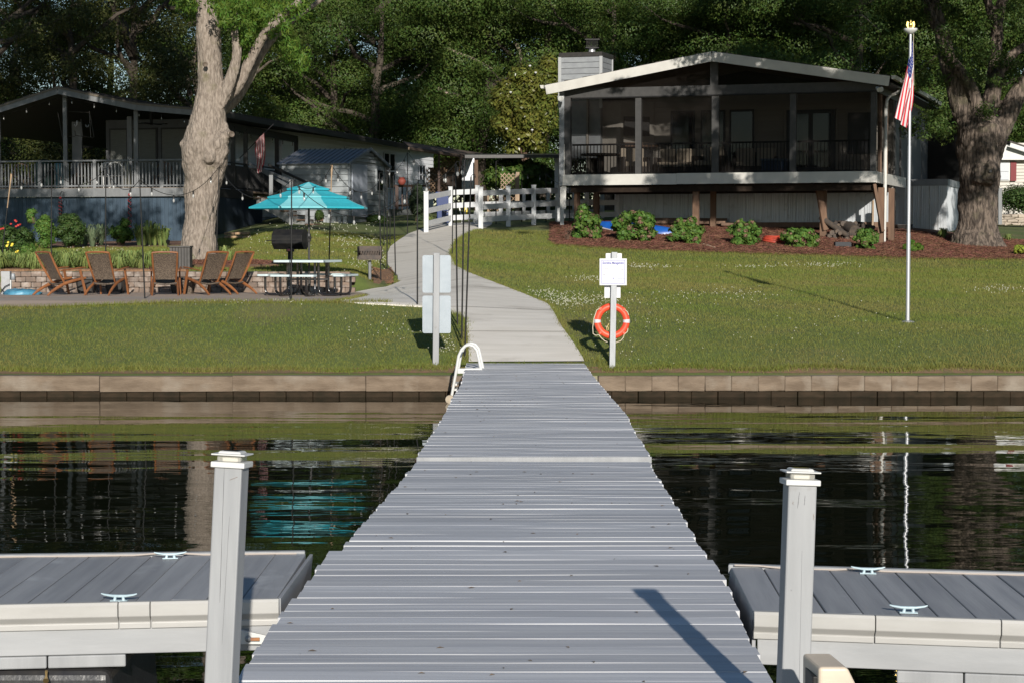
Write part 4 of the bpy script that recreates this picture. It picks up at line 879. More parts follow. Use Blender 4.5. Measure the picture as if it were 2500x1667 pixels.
ob('side_soffit', MB().prism([RH(9.75,-.2,6.93), RH(10.2,-.2,6.93), RH(10.2,-.2,6.96), RH(9.75,-.2,6.96)], bR*12), DARKM, rh)
dsz = [P(2193,217,60.2), P(2192,224,60), P(2186,230,59.9), P(2171,236,59.6), P(2165,246,59.4), P(2163,270,59.3), P(2160,500,59.2), P(2158,598,59.1)]
ob('downspout', MB().tube(dsz, .055, 8, .8), TRIMW, rh, smooth=True)
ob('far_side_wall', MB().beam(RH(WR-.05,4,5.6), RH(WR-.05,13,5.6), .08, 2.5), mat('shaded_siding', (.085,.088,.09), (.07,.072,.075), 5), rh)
# underside: posts, braces, ribbed skirt
POSTB = mat('old_brown_post', (.17,.10,.062), (.11,.065,.042), 8, (1,1,.15), rough=.85, bump=.003, bscale=30, bst=(1,1,.1))
def upost(px_, D, y0, wd, m=POSTB): p = P(px_, y0, D); z = gz1(p.x, p.y); ob('support_post', MB().box((p.x, p.y, (z-.1+3.9)/2), (wd,.15,3.9-z+.1), angR), m, rh)
for px_, D, wd in ((1407,61.9,.10),(1409,62.0,.16),(1456,63.4,.17),(1699,60.6,.19),(1741,62.4,.17),(2010,60.2,.19),(2044,62.8,.14),(2151,58.75,.17),(2176,59.6,.17)): upost(px_, D, 570, wd)
ob('white_corner_post', MB().beam(RH(.0,.1,3.3), RH(.0,.1,4.03), .13, .12), TRIMW, rh); p = RH(.06,.12,0); z = gz1(p.x,p.y); ob('white_corner_post', MB().box((p.x-.12,p.y,(z+4.0)/2), (.12,.12,4.0-z)), TRIMW, rh)
ob('brace', MB().beam(P(1998,455,60.0), P(2016,562,60.1), .09, .20), POSTB, rh); ob('brace', MB().beam(P(2134,450,58.6), P(2155,566,58.6), .09, .20), POSTB, rh)
def ribs(A, B_, z0, z1, parent, name='skirt_panel'):
    d_ = B_-A; L = d_.length; u = d_.normalized(); nn = Vector((u.y,-u.x,0)); n_ = max(1, round(L/.27))
    for k in range(n_):
        s0 = L*k/n_; w_ = L/n_; mb = MB(); pr_ = []
        for f, o in ((0,0),(.06,.022),(.12,.022),(.17,0),(.34,0),(.38,.012),(.42,0),(.60,0),(.64,.012),(.68,0),(.985,0),(.985,-.02),(0,-.02)): q = A+u*(s0+w_*f)+nn*o; pr_.append(Vector((q.x, q.y, z0)))
        mb.prism(pr_, (0,0,z1-z0)); ob(name, mb, SKIRT, parent)
ribs(RH(.75,3.3,0), RH(9.7,3.3,0), 2.85, 3.93, rh)
ob('skirt_sill', MB().beam(RH(.75,3.2,2.82), RH(9.7,3.2,2.82), .10, .16), BROWNW, rh)
# annex with metal skirt at the right
an = thing('side_deck', 'raised side deck skirted in ribbed grey metal, between the porch and the right tree', 'deck', P(2280,560,66))
A0, A1, A2 = Vector((13.0,66.25,0)), Vector((14.5,65.75,0)), Vector((16.7,72.4,0))
ribs(A0-Vector((.9,-.3,0)), A1, 2.55, 4.15, an); ribs(A1, A2, 2.55, 4.15, an)
ob('deck_band', MB().beam(A0+Vector((-.9,.28,4.26)), A1+Vector((.02,-.02,4.26)), .04, .22), HGREY, an); ob('deck_band', MB().beam(A1+Vector((.02,-.02,4.26)), A2+Vector((.02,0,4.26)), .04, .22), HGREY, an)
ob('deck_floor', MB().prism([A0+Vector((-.8,.35,4.3)), A1+Vector((0,.03,4.3)), A2+Vector((0,0,4.3)), A2+Vector((-5,1,4.3))], (0,0,.05)), BROWNW, an)
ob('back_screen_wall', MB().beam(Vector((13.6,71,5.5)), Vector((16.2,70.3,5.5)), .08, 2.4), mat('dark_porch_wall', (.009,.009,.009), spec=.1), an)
for px_ in (2236, 2246): ob('post', MB().beam(P(px_,440,69), P(px_,290,69), .12, .1), PALEW if px_ == 2236 else PGREYD, an)
# chimney
ch = thing('chimney', 'grey lap sided chimney box with a black cage cap behind the white gable trim', 'chimney', RH(-.2,3.3,7))
A_, B2 = (-.93, .457), (2.69, 3.95)
ob('core', MB().prism([RH(A_[0]+.02,B2[0]+.02,5), RH(A_[1]-.02,B2[0]+.02,5), RH(A_[1]-.02,B2[1],5), RH(A_[0]+.02,B2[1],5)], (0,0,3.28)), HGREY, ch)
for k in range(8):
    z = 8.19-k*.185; ob('siding_board', MB().beam(RH(A_[0],B2[0],z), RH(A_[1],B2[0],z), .03, .17), HGREY, ch); ob('siding_board', MB().beam(RH(A_[1]+.01,B2[0],z), RH(A_[1]+.01,B2[1],z), .03, .17), HGREY, ch)
for a_, b_ in ((A_[0],B2[0]),(A_[1]+.005,B2[0]),(A_[1]+.005,B2[1])): ob('corner_trim', MB().beam(RH(a_,b_-.02,6.6), RH(a_,b_-.02,8.28), .10, .06, tuple(bR)), mat('pale_corner_trim', (.36,.37,.375)), ch)
ob('cap_flashing', MB().prism([RH(A_[0]-.03,B2[0]-.05,8.28), RH(A_[1]+.05,B2[0]-.05,8.28), RH(A_[1]+.05,B2[1]+.05,8.28), RH(A_[0]-.03,B2[1]+.05,8.28)], (0,0,.14)), DARKM, ch)
fc = RH(.0,3.2,8.42); ob('flue', MB().lathe([(.11,0),(.11,.14),(.16,.16)], fc, 14), SILV, ch, smooth=True)
cg = MB(); 
for k in range(14):
    for s_ in (-1, 1): cg.box(fc+Vector((-.21+k*.0323, s_*.21, .30)), (.006,.006,.26)); cg.box(fc+Vector((s_*.21, -.21+k*.0323, .30)), (.006,.006,.26))
cg.box(fc+Vector((0,0,.44)), (.48,.48,.03)); cg.box(fc+Vector((0,0,.17)), (.44,.44,.02)); ob('cage_cap', cg, BLACKM, ch)
# flood lights
def flood(c, label):
    f = thing('flood_light', label, 'flood light', c); ob('bracket', MB().lathe([(.05,0),(.05,.03)], c, 10), WHITE, f)
    for s_ in (-1, 1):
        R = Matrix.Rotation(s_*.7, 3, 'Y') @ Matrix.Rotation(2.2, 3, 'X'); ob('lamp', MB().lathe([(.02,0),(.045,.05),(.05,.10),(.075,.15),(.07,.17)], Vector(c)+Vector((s_*.09,-.02,.02)), 12, R), WHITE, f, smooth=True)
flood(P(1369,238,61.2), 'pair of white flood lamps under the left eave of the porch house'); flood(P(2146,216,58.0), 'pair of white flood lamps under the right eave of the porch house')
# porch furniture
CUSH = mat('beige_cushion', (.42,.35,.27), (.36,.30,.23), 8, rough=.9); FRM = mat('dark_wicker_frame', (.05,.038,.03), rough=.7)
def sofa(a, b_, w_, label, cush=CUSH, rz=0):
    f = thing('porch_sofa', label, 'sofa', RH(a,b_,4.34), angR+rz); W_ = wm(f); T = lambda x, y, z: W_ @ Vector((x, y, z))
    ob('frame', MB().box(T(0,0,.16), (w_,.75,.30), angR+rz), FRM, f); ob('back', MB().box(T(0,.33,.52), (w_,.14,.50), angR+rz), FRM, f)
    n_ = max(1, round(w_/.6))
    for k in range(n_): x = -w_/2+(k+.5)*w_/n_; ob('cushion', MB().box(T(x,-.04,.38), (w_/n_-.04,.62,.16), angR+rz), cush, f, bev=.04); ob('cushion', MB().box(T(x,.22,.66), (w_/n_-.04,.16,.48), angR+rz), cush, f, bev=.04)
    for s_ in (-1, 1): ob('arm', MB().box(T(s_*w_/2,0,.36), (.12,.75,.50), angR+rz), FRM, f, bev=.02)
sofa(1.9, 1.4, .8, 'beige cushioned armchair on the porch left of the first grey post', rz=.5)
sofa(3.3, 2.2, 1.6, 'beige sofa on the screened porch under the dark windows')
sofa(4.4, 1.2, .75, 'beige cushioned armchair beside the middle porch post', rz=-.4)
sofa(5.6, 2.4, 1.3, 'beige loveseat on the porch right of the middle post', rz=.2)
f = thing('round_table', 'dark curved table near the left end of the screened porch', 'table', RH(.9,1.1,4.34)); c = RH(.9,1.1,4.34)
ob('tabletop', MB().lathe([(.62,.66),(.64,.70),(.60,.72)], c, 24), FRM, f); ob('pedestal', MB().lathe([(.35,0),(.10,.08),(.10,.66)], c, 12), FRM, f)
f = thing('cooler', 'dark blue cooler with a pale lid on the screened porch', 'cooler', RH(6.5,.9,4.34)); ob('body', MB().box(RH(6.5,.9,4.56), (.75,.42,.40), angR), mat('navy_plastic', (.025,.045,.09)), f, bev=.02); ob('lid', MB().box(RH(6.5,.9,4.79), (.78,.44,.06), angR), mat('blue_grey_lid', (.12,.16,.20)), f, bev=.02)
# far house on the right edge
fh = thing('far_cottage', 'white gabled cottage with a maroon shutter beyond the right tree', 'house', P(2480,520,84))
cx = P(2530,440,84); FX = lambda px_, y, D=84: P(px_, y, D)
ob('wall', MB().box((FX(2520,0).x, 84.5, zat(460,84)), (3.9, .8, 3.5)), mat('cream_siding', (.55,.52,.46), (.50,.47,.42), 3), fh)
for k in range(16): ob('siding_board', MB().box((FX(2520,0).x, 84.07, zat(440,84)+k*.14-.6), (3.88,.03,.12), Matrix.Rotation(-.1,3,'X')), bpy.data.materials['cream_siding'], fh)
ob('gable', MB().prism([FX(2412,391,83.6), FX(2640,391,83.6), FX(2640,388,83.6), FX(2466,352,83.6), FX(2440,360,83.6)], (0,.3,0)), WHITE, fh)
ob('roof', MB().prism([FX(2466,349,83.3), FX(2700,425,83.3), FX(2700,420,83.3), FX(2466,344,83.3)], (0,5,0)), SHING, fh); ob('rake_board', MB().beam(FX(2466,354,83.2), FX(2600,397,83.2), .04, .16), WHITE, fh)
w_ = ob('window', MB().beam(FX(2434,419,84.0), FX(2465,419,84.0), .10, .80), WHITE, fh); ob('pane', MB().beam(FX(2436,409,83.93), FX(2463,409,83.93), .05, .36), mat('blind_white', (.5,.52,.55)), w_); ob('pane', MB().beam(FX(2436,430,83.93), FX(2463,430,83.93), .05, .33), bpy.data.materials['blind_white'], w_)
ob('shutter', MB().beam(FX(2474,419,83.95), FX(2474.1,419,83.95), .04, .80).box((FX(2474,419,83.95)), (.25,.05,.82)), mat('maroon_paint', (.16,.015,.018)), fh)
# ================================================================ patio furniture
def chair(label):
    t = thing('lounge_chair', label, 'chair')
    for s in (-1, 1):
        x = s*.27
        ob('rear_leg', MB().tube([(x,.44,.375),(x,.30,.355),(x,.10,.315),(x,-.12,.255),(x*1.02,-.32,.165),(x*1.04,-.48,.075),(x*1.06,-.58,.0)], [.020,.024,.027,.028,.027,.024,.018], 8, 1.3), TEAK, t, smooth=True)
        ob('front_leg', MB().beam((s*.33,.40,0), (s*.31,.26,.57), .035, .055), TEAK, t, bev=.006)
        ob('arm', MB().tube([(s*.30,-.22,.545),(s*.325,.0,.575),(s*.34,.22,.605),(s*.335,.40,.615)], [.020,.026,.032,.024], 8, .55), TEAK, t, smooth=True)
        ob('back_upright', MB().tube([(s*.225,-.06,.22),(s*.245,-.20,.42),(s*.265,-.36,.68),(s*.275,-.50,.945)], [.019,.022,.024,.020], 8, 1.2), TEAK, t, smooth=True)
    ob('top_rail', MB().tube([(-.275,-.50,.945),(-.13,-.515,.958),(.13,-.515,.958),(.275,-.50,.945)], .023, 8), TEAK, t, smooth=True)
    mb = MB(); n_ = 10
    for k in range(n_+1):
        f = k/n_; y, z = -.15-.34*f, .345+.575*f; wx = .222+.032*f; yy = y+.030*math.sin(f*math.pi)
        mb.v += [(-wx, yy, z), (0, yy-.012, z), (wx, yy, z), (-wx, yy+.014, z), (0, yy+.002, z), (wx, yy+.014, z)]
        if k: b_ = (k-1)*6; mb.f += [(b_,b_+1,b_+7,b_+6),(b_+1,b_+2,b_+8,b_+7),(b_+4,b_+3,b_+9,b_+10),(b_+5,b_+4,b_+10,b_+11)]
    mb.m = [0]*len(mb.f); ob('back_panel', mb, WICK, t, smooth=True)
    mb = MB()
    for k in range(9):
        f = k/8; y = -.16+.58*f; z = .262+.10*f-.03*math.sin(f*math.pi)
        mb.v += [(-.25,y,z),(0,y,z-.028),(.25,y,z),(-.25,y,z-.02),(0,y,z-.048),(.25,y,z-.02)]
        if k: b_ = (k-1)*6; mb.f += [(b_,b_+6,b_+7,b_+1),(b_+1,b_+7,b_+8,b_+2),(b_+4,b_+10,b_+9,b_+3),(b_+5,b_+11,b_+10,b_+4)]
    mb.f += [(0,1,4,3),(1,2,5,4)]; mb.m = [0]*len(mb.f); ob('seat', mb, WICK, t, smooth=True)
    ob('seat_rail', MB().tube([(-.25,-.165,.265),(0,-.17,.235),(.25,-.165,.265)], .017, 8), WICK, t, smooth=True)
    return t
c0 = chair('teak and wicker lounge chair, leftmost on the patio, turned to the right')
ct = tree_of(c0)
spots = [(152,43.9,-.75,None),(262,44.0,-.22,'teak and wicker lounge chair seen square from behind, second from the left'),(404,44.0,.16,'teak and wicker lounge chair in front of the dark slatted box'),
         (503,44.3,.72,'teak and wicker lounge chair just left of the tree trunk base, turned left'),(562,44.9,.88,'teak and wicker lounge chair farthest right, nearest the picnic table')]
PZ = lambda px_, D: ((px_-1250)/FPX*R_(D), R_(D), gz1((px_-1250)/FPX*R_(D), R_(D))+.014)
for i, (px_, D, rz, lb) in enumerate(spots):
    o = c0 if i == 0 else copy_tree(ct); place(o, PZ(px_, D), rz, lb, 'lounge chairs on the patio', SC_)
def side_table(px_, D, label, h=.42):
    x, y, z = PZ(px_, D); t = thing('side_table', label, 'side table', (x,y,z)); ob('tabletop', MB().box((x,y,z+h), (.42,.42,.035)), DARKM, t, bev=.006)
    for sx in (-1,1):
        for sy in (-1,1): ob('leg', MB().beam((x+sx*.13,y+sy*.13,z), (x+sx*.18,y+sy*.18,z+h), .03,.03), DARKM, t)
    ob('skirt', MB().box((x,y,z+h*.55), (.30,.30,h*.8), taper=1.15), DARKM, t)
side_table(212, 45.2, 'small black side table behind the first two lounge chairs', .30); side_table(283, 45.3, 'small black side table half hidden by the second lounge chair', .28)
side_table(440, 45.4, 'small dark side table between the third and fourth chairs', .30)
x, y, z = PZ(462, 44.9); t = thing('planter_basket', 'brown tapered planter basket beside the fourth lounge chair', 'planter', (x,y,z)); ob('basket', MB().lathe([(.10,0),(.16,.26),(.17,.27),(.14,.265)], (x,y,z), 4, Matrix.Rotation(.6,3,'Z')), WICK, t); ob('rim', MB().lathe([(.155,.24),(.175,.24),(.175,.275),(.15,.275)], (x,y,z), 4, Matrix.Rotation(.6,3,'Z')), WICK, t)
q = P(442, 664, R_(46.9)); z0 = gz1(q.x, q.y)-.02; t = thing('slatted_box', 'dark grey slatted box on the bed behind the third lounge chair', 'box', (q.x,q.y,z0))
for k in range(7): ob('slat', MB().box((q.x-.18+k*.062, q.y, z0+.25), (.052,.36,.50)), mat('dark_slat', (.07,.065,.06), (.05,.045,.04), 8) if k == 0 else bpy.data.materials['dark_slat'], t)
ob('lid', MB().box((q.x, q.y, z0+.515), (.46,.42,.03)), bpy.data.materials['dark_slat'], t)

# picnic table with four benches
tc_ = Vector(PZ(752, 43.5)); pt = thing('picnic_table', 'square pale blue picnic table with four benches on black tube legs under the umbrella', 'picnic table', tc_)
TH = math.radians(-15); Rz = Matrix.Rotation(TH, 3, 'Z'); T = lambda x, y, z: tc_+Rz @ Vector((x, y, z))
def slab(cx_, cy_, w_, d_, z_, h_, nm):
    pr_ = [T(cx_+a, cy_+b_, z_) for a, b_ in rounded(w_, d_, .05, 3)]; return ob(nm, MB().prism(pr_, (0,0,h_)), PALEBL, pt, bev=.006)
slab(0, 0, 1.19, 1.19, .735, .05, 'tabletop')
for k in range(4):
    a = k*math.pi/2; ca, sa = math.cos(a), math.sin(a); rot = lambda x, y: (x*ca-y*sa, x*sa+y*ca)
    bx_, by_ = rot(0, -.88); w_, d_ = (1.02, .27) if k % 2 == 0 else (.27, 1.02); slab(bx_, by_, w_, d_, .43, .045, 'bench')
    for s in (-.30, .30):
        pts = [T(*rot(s,-.36), .735), T(*rot(s,-.36), .16), T(*rot(s,-.39), .07), T(*rot(s,-.46), .032), T(*rot(s,-.56), .026), T(*rot(s,-.74), .026), T(*rot(s,-.82), .035), T(*rot(s,-.875), .08), T(*rot(s,-.89), .16), T(*rot(s,-.89), .43)]
        ob('leg', MB().tube(pts, .028, 10), BLACKG, pt, smooth=True)
    ob('brace', MB().beam(T(*rot(-.36,-.36), .36), T(*rot(.36,-.36), .36), .03, .03), BLACKG, pt)
pt.scale = (SC_,)*3
# umbrella
uc = Vector(PZ(755, 43.5)); um = thing('patio_umbrella', 'three tier turquoise patio umbrella over the picnic table', 'umbrella', uc)
ob('pole', MB().tube([uc, uc+Vector((0,0,2.42))], .024, 12), DARKM, um, smooth=True)
ob('crank', MB().tube([uc+Vector((0,-.03,1.28)), uc+Vector((.05,-.07,1.28))], .03, 8).lathe([(.03,0),(.045,.04),(.045,.16),(.03,.2)], uc+Vector((0,0,1.18)), 10), DARKM, um, smooth=True)
Rm = Matrix.Rotation(math.radians(22.5), 3, 'Z')
def tier(r0, z0_, r1, z1_, nm):
    m1 = MB(); n_ = 8
    for k in range(n_):
        t0_, t1_ = [math.radians(22.5+45*(k+d_)) for d_ in (0, 1)]
        rows = []
        for f in (0, .5, 1):
            r_, z_ = r0+(r1-r0)*f, z0_+(z1_-z0_)*f-.03*math.sin(f*math.pi)*(r1-r0)
            row = []
            for g in (0, .25, .5, .75, 1):
                p = Vector((math.cos(t0_), math.sin(t0_), 0)).lerp(Vector((math.cos(t1_), math.sin(t1_), 0)), g)*r_
                row.append(uc+Vector((p.x, p.y, z_-(.02*f)*math.sin(g*math.pi))))
            rows.append(row)
        for i in range(2):
            for j in range(4):
                m1.k = k % 2; m1.add([rows[i][j], rows[i+1][j], rows[i+1][j+1], rows[i][j+1]], [(0,1,2,3)])  # every other panel paler: light on its slope is painted in
        m1.add([rows[2][0], rows[2][4], rows[2][4]-Vector((0,0,.035)), rows[2][0]-Vector((0,0,.035))], [(0,1,2,3)])
    return ob(nm, m1, None, um, mats=[TEAL, TEALLIT])
ZU = zat(724,43.5)
tier(.88, 3.28-ZU-.03, 1.36, 3.045-ZU, 'lower_canopy'); tier(.42, 3.445-ZU-.02, .94, 3.275-ZU, 'middle_canopy'); tier(.02, 3.60-ZU, .50, 3.455-ZU, 'top_canopy')
ob('finial', MB().lathe([(.015,0),(.025,.02),(.008,.05)], uc+Vector((0,0,3.60-ZU)), 8), DARKM, um)
for k in range(8):
    a = math.radians(22.5+45*k); d_ = Vector((math.cos(a), math.sin(a), 0)); ob('rib', MB().beam(uc+d_*.05+Vector((0,0,3.42-ZU)), uc+d_*1.33+Vector((0,0,3.03-ZU)), .014, .014), DARKM, um)
um.scale = (SC_,)*3
# barrel grill
q = P(709, 663, R_(47.2)); gb = thing('barrel_grill', 'black barrel grill on a post behind the picnic table', 'grill', (q.x, q.y, gz1(q.x,q.y)))
ob('post', MB().tube([(q.x, q.y, gz1(q.x,q.y)-.1), (q.x, q.y, zat(608,R_(47.2)))], .055, 12), BLACKM, gb, smooth=True)
c = P(709, 585, R_(47.2)); Rg = Matrix.Rotation(math.radians(-16), 3, 'Z') @ Matrix.Rotation(math.pi/2, 3, 'Y') @ Matrix.Rotation(math.radians(22.5), 3, 'Z')
ob('barrel', MB().lathe([(.235,-.35),(.235,.35)], c, 8, Rg), BLACKM, gb, bev=.006); ob('lid_seam', MB().beam(c+Rz @ Vector((-.36,-.225,.0)), c+Rz @ Vector((.35,-.225,.0)), .01, .012), DARKM, gb)
ob('handle', MB().tube([P(650,588,R_(47.1)), P(672,588,R_(47.1))], .012, 6), BLACKM, gb); ob('neck', MB().box(P(709,611,R_(47.1)), (.16,.14,.08)), BLACKM, gb); ob('sticker', MB().box(P(705,611,R_(47.02)), (.06,.012,.05)), mat('sticker', (.35,.10,.10)), gb)
# park grill
q = P(903, 706, R_(46.6)); z0 = gz1(q.x,q.y)+.02; pg = thing('park_grill', 'small square park grill on a grey pedestal beside the path', 'grill', (q.x,q.y,z0)); zt_ = zat(636,R_(46.6))
ob('pedestal', MB().tube([(q.x,q.y,z0),(q.x,q.y,zt_)], .034, 10), mat('grey_pipe', (.16,.165,.17), rough=.5), pg, smooth=True)
RUST = mat('sooty_steel', (.06,.05,.045), (.10,.075,.06), 14, rough=.8)
zt_ += .02
ob('fire_box', MB().box((q.x,q.y,zt_), (.46,.36,.02)).box((q.x,q.y+.18,zt_+.14), (.48,.02,.28)).box((q.x-.24,q.y,zt_+.14), (.02,.36,.27)).box((q.x+.24,q.y,zt_+.14), (.02,.36,.27)).box((q.x,q.y-.18,zt_+.05), (.46,.015,.08)), RUST, pg)
for k in range(9): ob('grate_bar', MB().beam((q.x-.21+k*.053,q.y-.19,zt_+.17), (q.x-.21+k*.053,q.y+.17,zt_+.17), .012,.012), RUST, pg)
for s in (-1,1): ob('grip', MB().tube([(q.x+s*.25,q.y-.12,zt_+.17),(q.x+s*.31,q.y-.12,zt_+.17)], .012, 6), RUST, pg)

# ================================================================ string light poles and strings
POLES = [(28,425,0,655,'tall leaning bamboo light pole at the far left edge',1),(126,410,125,664,'black light pole behind the leftmost lounge chair',0),(258,411,258,664,'black light pole behind the second lounge chair',0),
 (341,440,354,731,'black light pole standing at the patio front edge, leaning left at the top',0),(535,408,527,642,'black light pole against the right side of the pale tree trunk',0),(712,440,711,737,'black light pole at the patio edge in front of the umbrella',0),
 (810,404,801,716,'bamboo topped light pole right behind the picnic table',1),(926,425,930,690,'leftmost black pole of the cluster by the path curve',0),(941,412,937,602,'black pole in the path cluster, farther back on the lawn',0),(945,414,945,663,'straight black pole in the middle of the path cluster',0),
 (953,425,952,600,'short looking black pole at the back of the path cluster',0),(960,430,966,675,'rightmost black pole of the cluster left of the path',0),(995,373,995,572,'tall black pole in front of the white wall and brown rail',0),(1019,447,1019,749,'black pole where the patio concrete meets the lawn',0),
 (1106,428,1104,624,'black pole right of the upper path bend',0),(1112,400,1117,793,'black pole behind the left sign, leaning slightly left',0),(1134,392,1127,832,'black pole near the lawn edge, second from the water',0),(1150,432,1134,874,'black pole nearest the water beside the path',0),
 (1211,395,1211,548,'thin black pole left of the wide fence bay',0),(1274,420,1274,543,'thin black pole before the middle fence bay',0),(1333,425,1333,543,'thin black pole before the shaded fence bay',0),(1390,455,1391,548,'thin black pole by the left house post',0)]
for x0, y0, x1, y1, lb, bam in POLES:
    b_ = G(x1, y1); tp_ = P(x0, y0, b_.y); D = b_.y
    t = thing('light_pole', lb, 'light pole', b_, group='poles holding the string lights')
    r_ = .0125 if x1 < 1200 else .016
    mid_ = b_.lerp(tp_, .55); ob('pole', MB().tube([b_-Vector((0,0,.1)), mid_, tp_], [r_*1.15, r_, r_*.9], 8), BLACKM, t, smooth=True)
    if bam: ob('torch_top', MB().tube([b_.lerp(tp_,.55), b_.lerp(tp_,.9), tp_], [.012,.013,.026], 8), mat('bamboo', (.36,.25,.15), (.26,.17,.10), 12), t, smooth=True)
    else: ob('hook', MB().tube([tp_, tp_+Vector((.02,0,.03)), tp_+Vector((.06,0,.03)), tp_+Vector((.07,0,-.02))], .006, 5), BLACKM, t)
def string_light(A, B_, sag, nb, label, skip=()):
    t = thing('string_light', label, 'string light', A.lerp(B_, .5)); n_ = 24
    cat_ = lambda f: A.lerp(B_, f)-Vector((0,0,4*sag*f*(1-f)))
    ob('cord', MB().tube([cat_(k/n_) for k in range(n_+1)], .0065, 5), BLACKM, t)
    for k in range(nb):
        c = cat_((k+.5)/nb); s_ = ob('socket', MB().tube([c, c-Vector((0,0,.075))], .016, 6), BLACKM, t)
        ob('bulb', MB().lathe([(.010,0),(.020,-.03),(.024,-.055),(.016,-.08),(.004,-.09)], c-Vector((0,0,.06)), 8), BULB, s_, smooth=True)
tops = {i: P(POLES[i][0], POLES[i][1], G(POLES[i][2], POLES[i][3]).y) for i in range(len(POLES))}
for i, j, sag, nb, lb in ((0,1,.30,2,'string light span at the far left'),(1,2,.35,3,'string light span over the first two chairs'),(2,3,.30,2,'string light span above the second chair'),(3,4,.45,4,'string light span crossing in front of the pale trunk'),
    (4,5,.50,4,'string light span between the trunk and the umbrella'),(5,6,.30,3,'string light span above the umbrella top'),(6,9,.55,5,'string light span hanging before the shed'),(5,13,.62,5,'string light span crossing the umbrella canopy'),
    (8,12,.25,3,'short string light span at the white wall'),(13,15,.12,2,'string light span over the path'),(12,14,.25,3,'string light span above the fence gate'),(15,16,.10,2,'short string light span near the lawn edge'),(18,19,.10,2,'string light span along the fence'),(19,20,.10,2,'string light span before the shaded fence'),(20,21,.10,2,'string light span toward the porch house')):
    string_light(tops[i], tops[j], sag, nb, lb)
for (a, b_, lb) in (((-3, 6.35),(12, 0),'string of small bulbs under the left porch gable'),):
    A = LH(9.2,-.2,6.0); M_ = LH(5.0,-.2,7.05); E_ = LH(.2,-.2,6.22)
    string_light(A, M_, .05, 5, lb); string_light(M_, E_, .05, 6, 'string of small bulbs under the right slope of the porch gable')
string_light(LH(-.05,.4,6.10), LH(-.05,11,6.02), .05, 8, 'string of dark bulbs along the side beam of the left porch')

# ================================================================ flagpole and flags
FB = P(2216, 787, R_(38.5)); FT = P(2223, 76, R_(38.5))
fp_ = thing('flagpole', 'tall silver flagpole with a gold eagle on a white disc', 'flagpole', FB)
seg = [FB.lerp(FT, f) for f in (0, .30, .60, 1)]
for k, (r0, r1) in enumerate(((.037,.036),(.031,.030),(.026,.024))): ob('pole_section', MB().tube([seg[k], seg[k+1]+(FT-FB).normalized()*.03], [r0, r1], 16), SILV, fp_, smooth=True)
ob('ground_sleeve', MB().lathe([(.12,0),(.12,.015),(.06,.03)], FB, 16), GALV, fp_)
ob('truck', MB().lathe([(.03,-.06),(.10,-.01),(.118,.015),(.118,.04),(.05,.05)], FT, 20), WHITE, fp_, smooth=True)
GOLD = mat('gold_metal', (.75,.52,.14), rough=.25, metal=1)
eg = MB().lathe([(.01,0),(.04,.03),(.038,.08),(.02,.11),(.024,.13),(.008,.15)], FT+Vector((0,0,.045)), 10)
for s in (-1,1): eg.prism([FT+Vector((s*.02,0,.14)), FT+Vector((s*.06,0,.165)), FT+Vector((s*.075,0,.10)), FT+Vector((s*.05,0,.05)), FT+Vector((s*.02,0,.06))], (0,.015,0))
ob('eagle', eg, GOLD, fp_, smooth=True)
ob('halyard', MB().tube([FT+Vector((.05,-.03,-.05)), P(2230,100,R_(38.4)), P(2231,210,R_(38.4))], .004, 5), ROPE, fp_)
FRED, FWH, FBL = mat('flag_red', (.62,.03,.045), rough=.8, trans=.2), mat('flag_white', (.78,.76,.75), rough=.8, trans=.2), mat('flag_blue', (.025,.04,.20), rough=.8, trans=.15)
FREDD, FWHD = mat('faded_flag_red', (.26,.02,.03), rough=.8), mat('faded_flag_white', (.42,.36,.35), rough=.8)
def curve(pts, f):
    x = np.linspace(0, 1, len(pts)); return np.array([np.interp(f, x, [p[i] for p in pts]) for i in range(2)])
def flag(topc, botc, D, fold, label, mats, nf=4.0, stars=True, nu=46):
    mb = MB(); nv = 26; V = []
    for j in range(nv+1):
        v = j/nv
        for i in range(nu+1):
            u = i/nu; t_, b_ = curve(topc, u), curve(botc, u); q = t_*(1-v)+b_*v
            d_ = fold*math.sin(v*nf*math.pi+u*3)*(.15+u)*.9+fold*.5*math.sin(v*9+u*7); q = q+np.array([3.0*math.sin(v*nf*math.pi+u*4)*(.15+u), 0])*(fold/.05)
            p = P(q[0], q[1], D+d_); V.append(p)
    for j in range(nv):
        for i in range(nu):
            st_ = j//2; c_ = 2 if (stars and i < nu*.4 and j < 14) else st_ % 2
            mb.k = c_; mb.add([V[j*(nu+1)+i], V[j*(nu+1)+i+1], V[(j+1)*(nu+1)+i+1], V[(j+1)*(nu+1)+i]], [(0,1,2,3)])
    c = V[0]; t = thing('flag', label, 'flag', c); o = ob('cloth', mb, None, t, mats=mats, smooth=True)
    import bmesh
    bm = bmesh.new(); bm.from_mesh(o.data); bmesh.ops.remove_doubles(bm, verts=bm.verts, dist=1e-5); bm.to_mesh(o.data); bm.free()
    if stars:
        sb = MB()
        for r_ in range(7):
            for k in range(6-(r_ % 2)):
                i, j = int(1+k*3+(r_ % 2)*1.5), 1+r_*2; p = V[j*(nu+1)+min(i,nu)]; p2 = V[j*(nu+1)+min(i+1,nu)]; p3 = V[(j+1)*(nu+1)+min(i,nu)]
                e1, e2 = (p2-p), (p3-p); e1 = e1.normalized()*.016 if e1.length > 0 else Vector((.016,0,0)); e2 = e2.normalized()*.016; n_ = Vector((0,-.004,0))
                sb.add([p+n_+e1*math.cos(a)*(1 if q_ % 2 == 0 else .42)+e2*math.sin(a)*(1 if q_ % 2 == 0 else .42) for q_, a in enumerate(np.linspace(0, 2*math.pi, 11)[:-1])], [tuple(range(10))])
        so = ob('stars', sb, FWH, o)
    return t
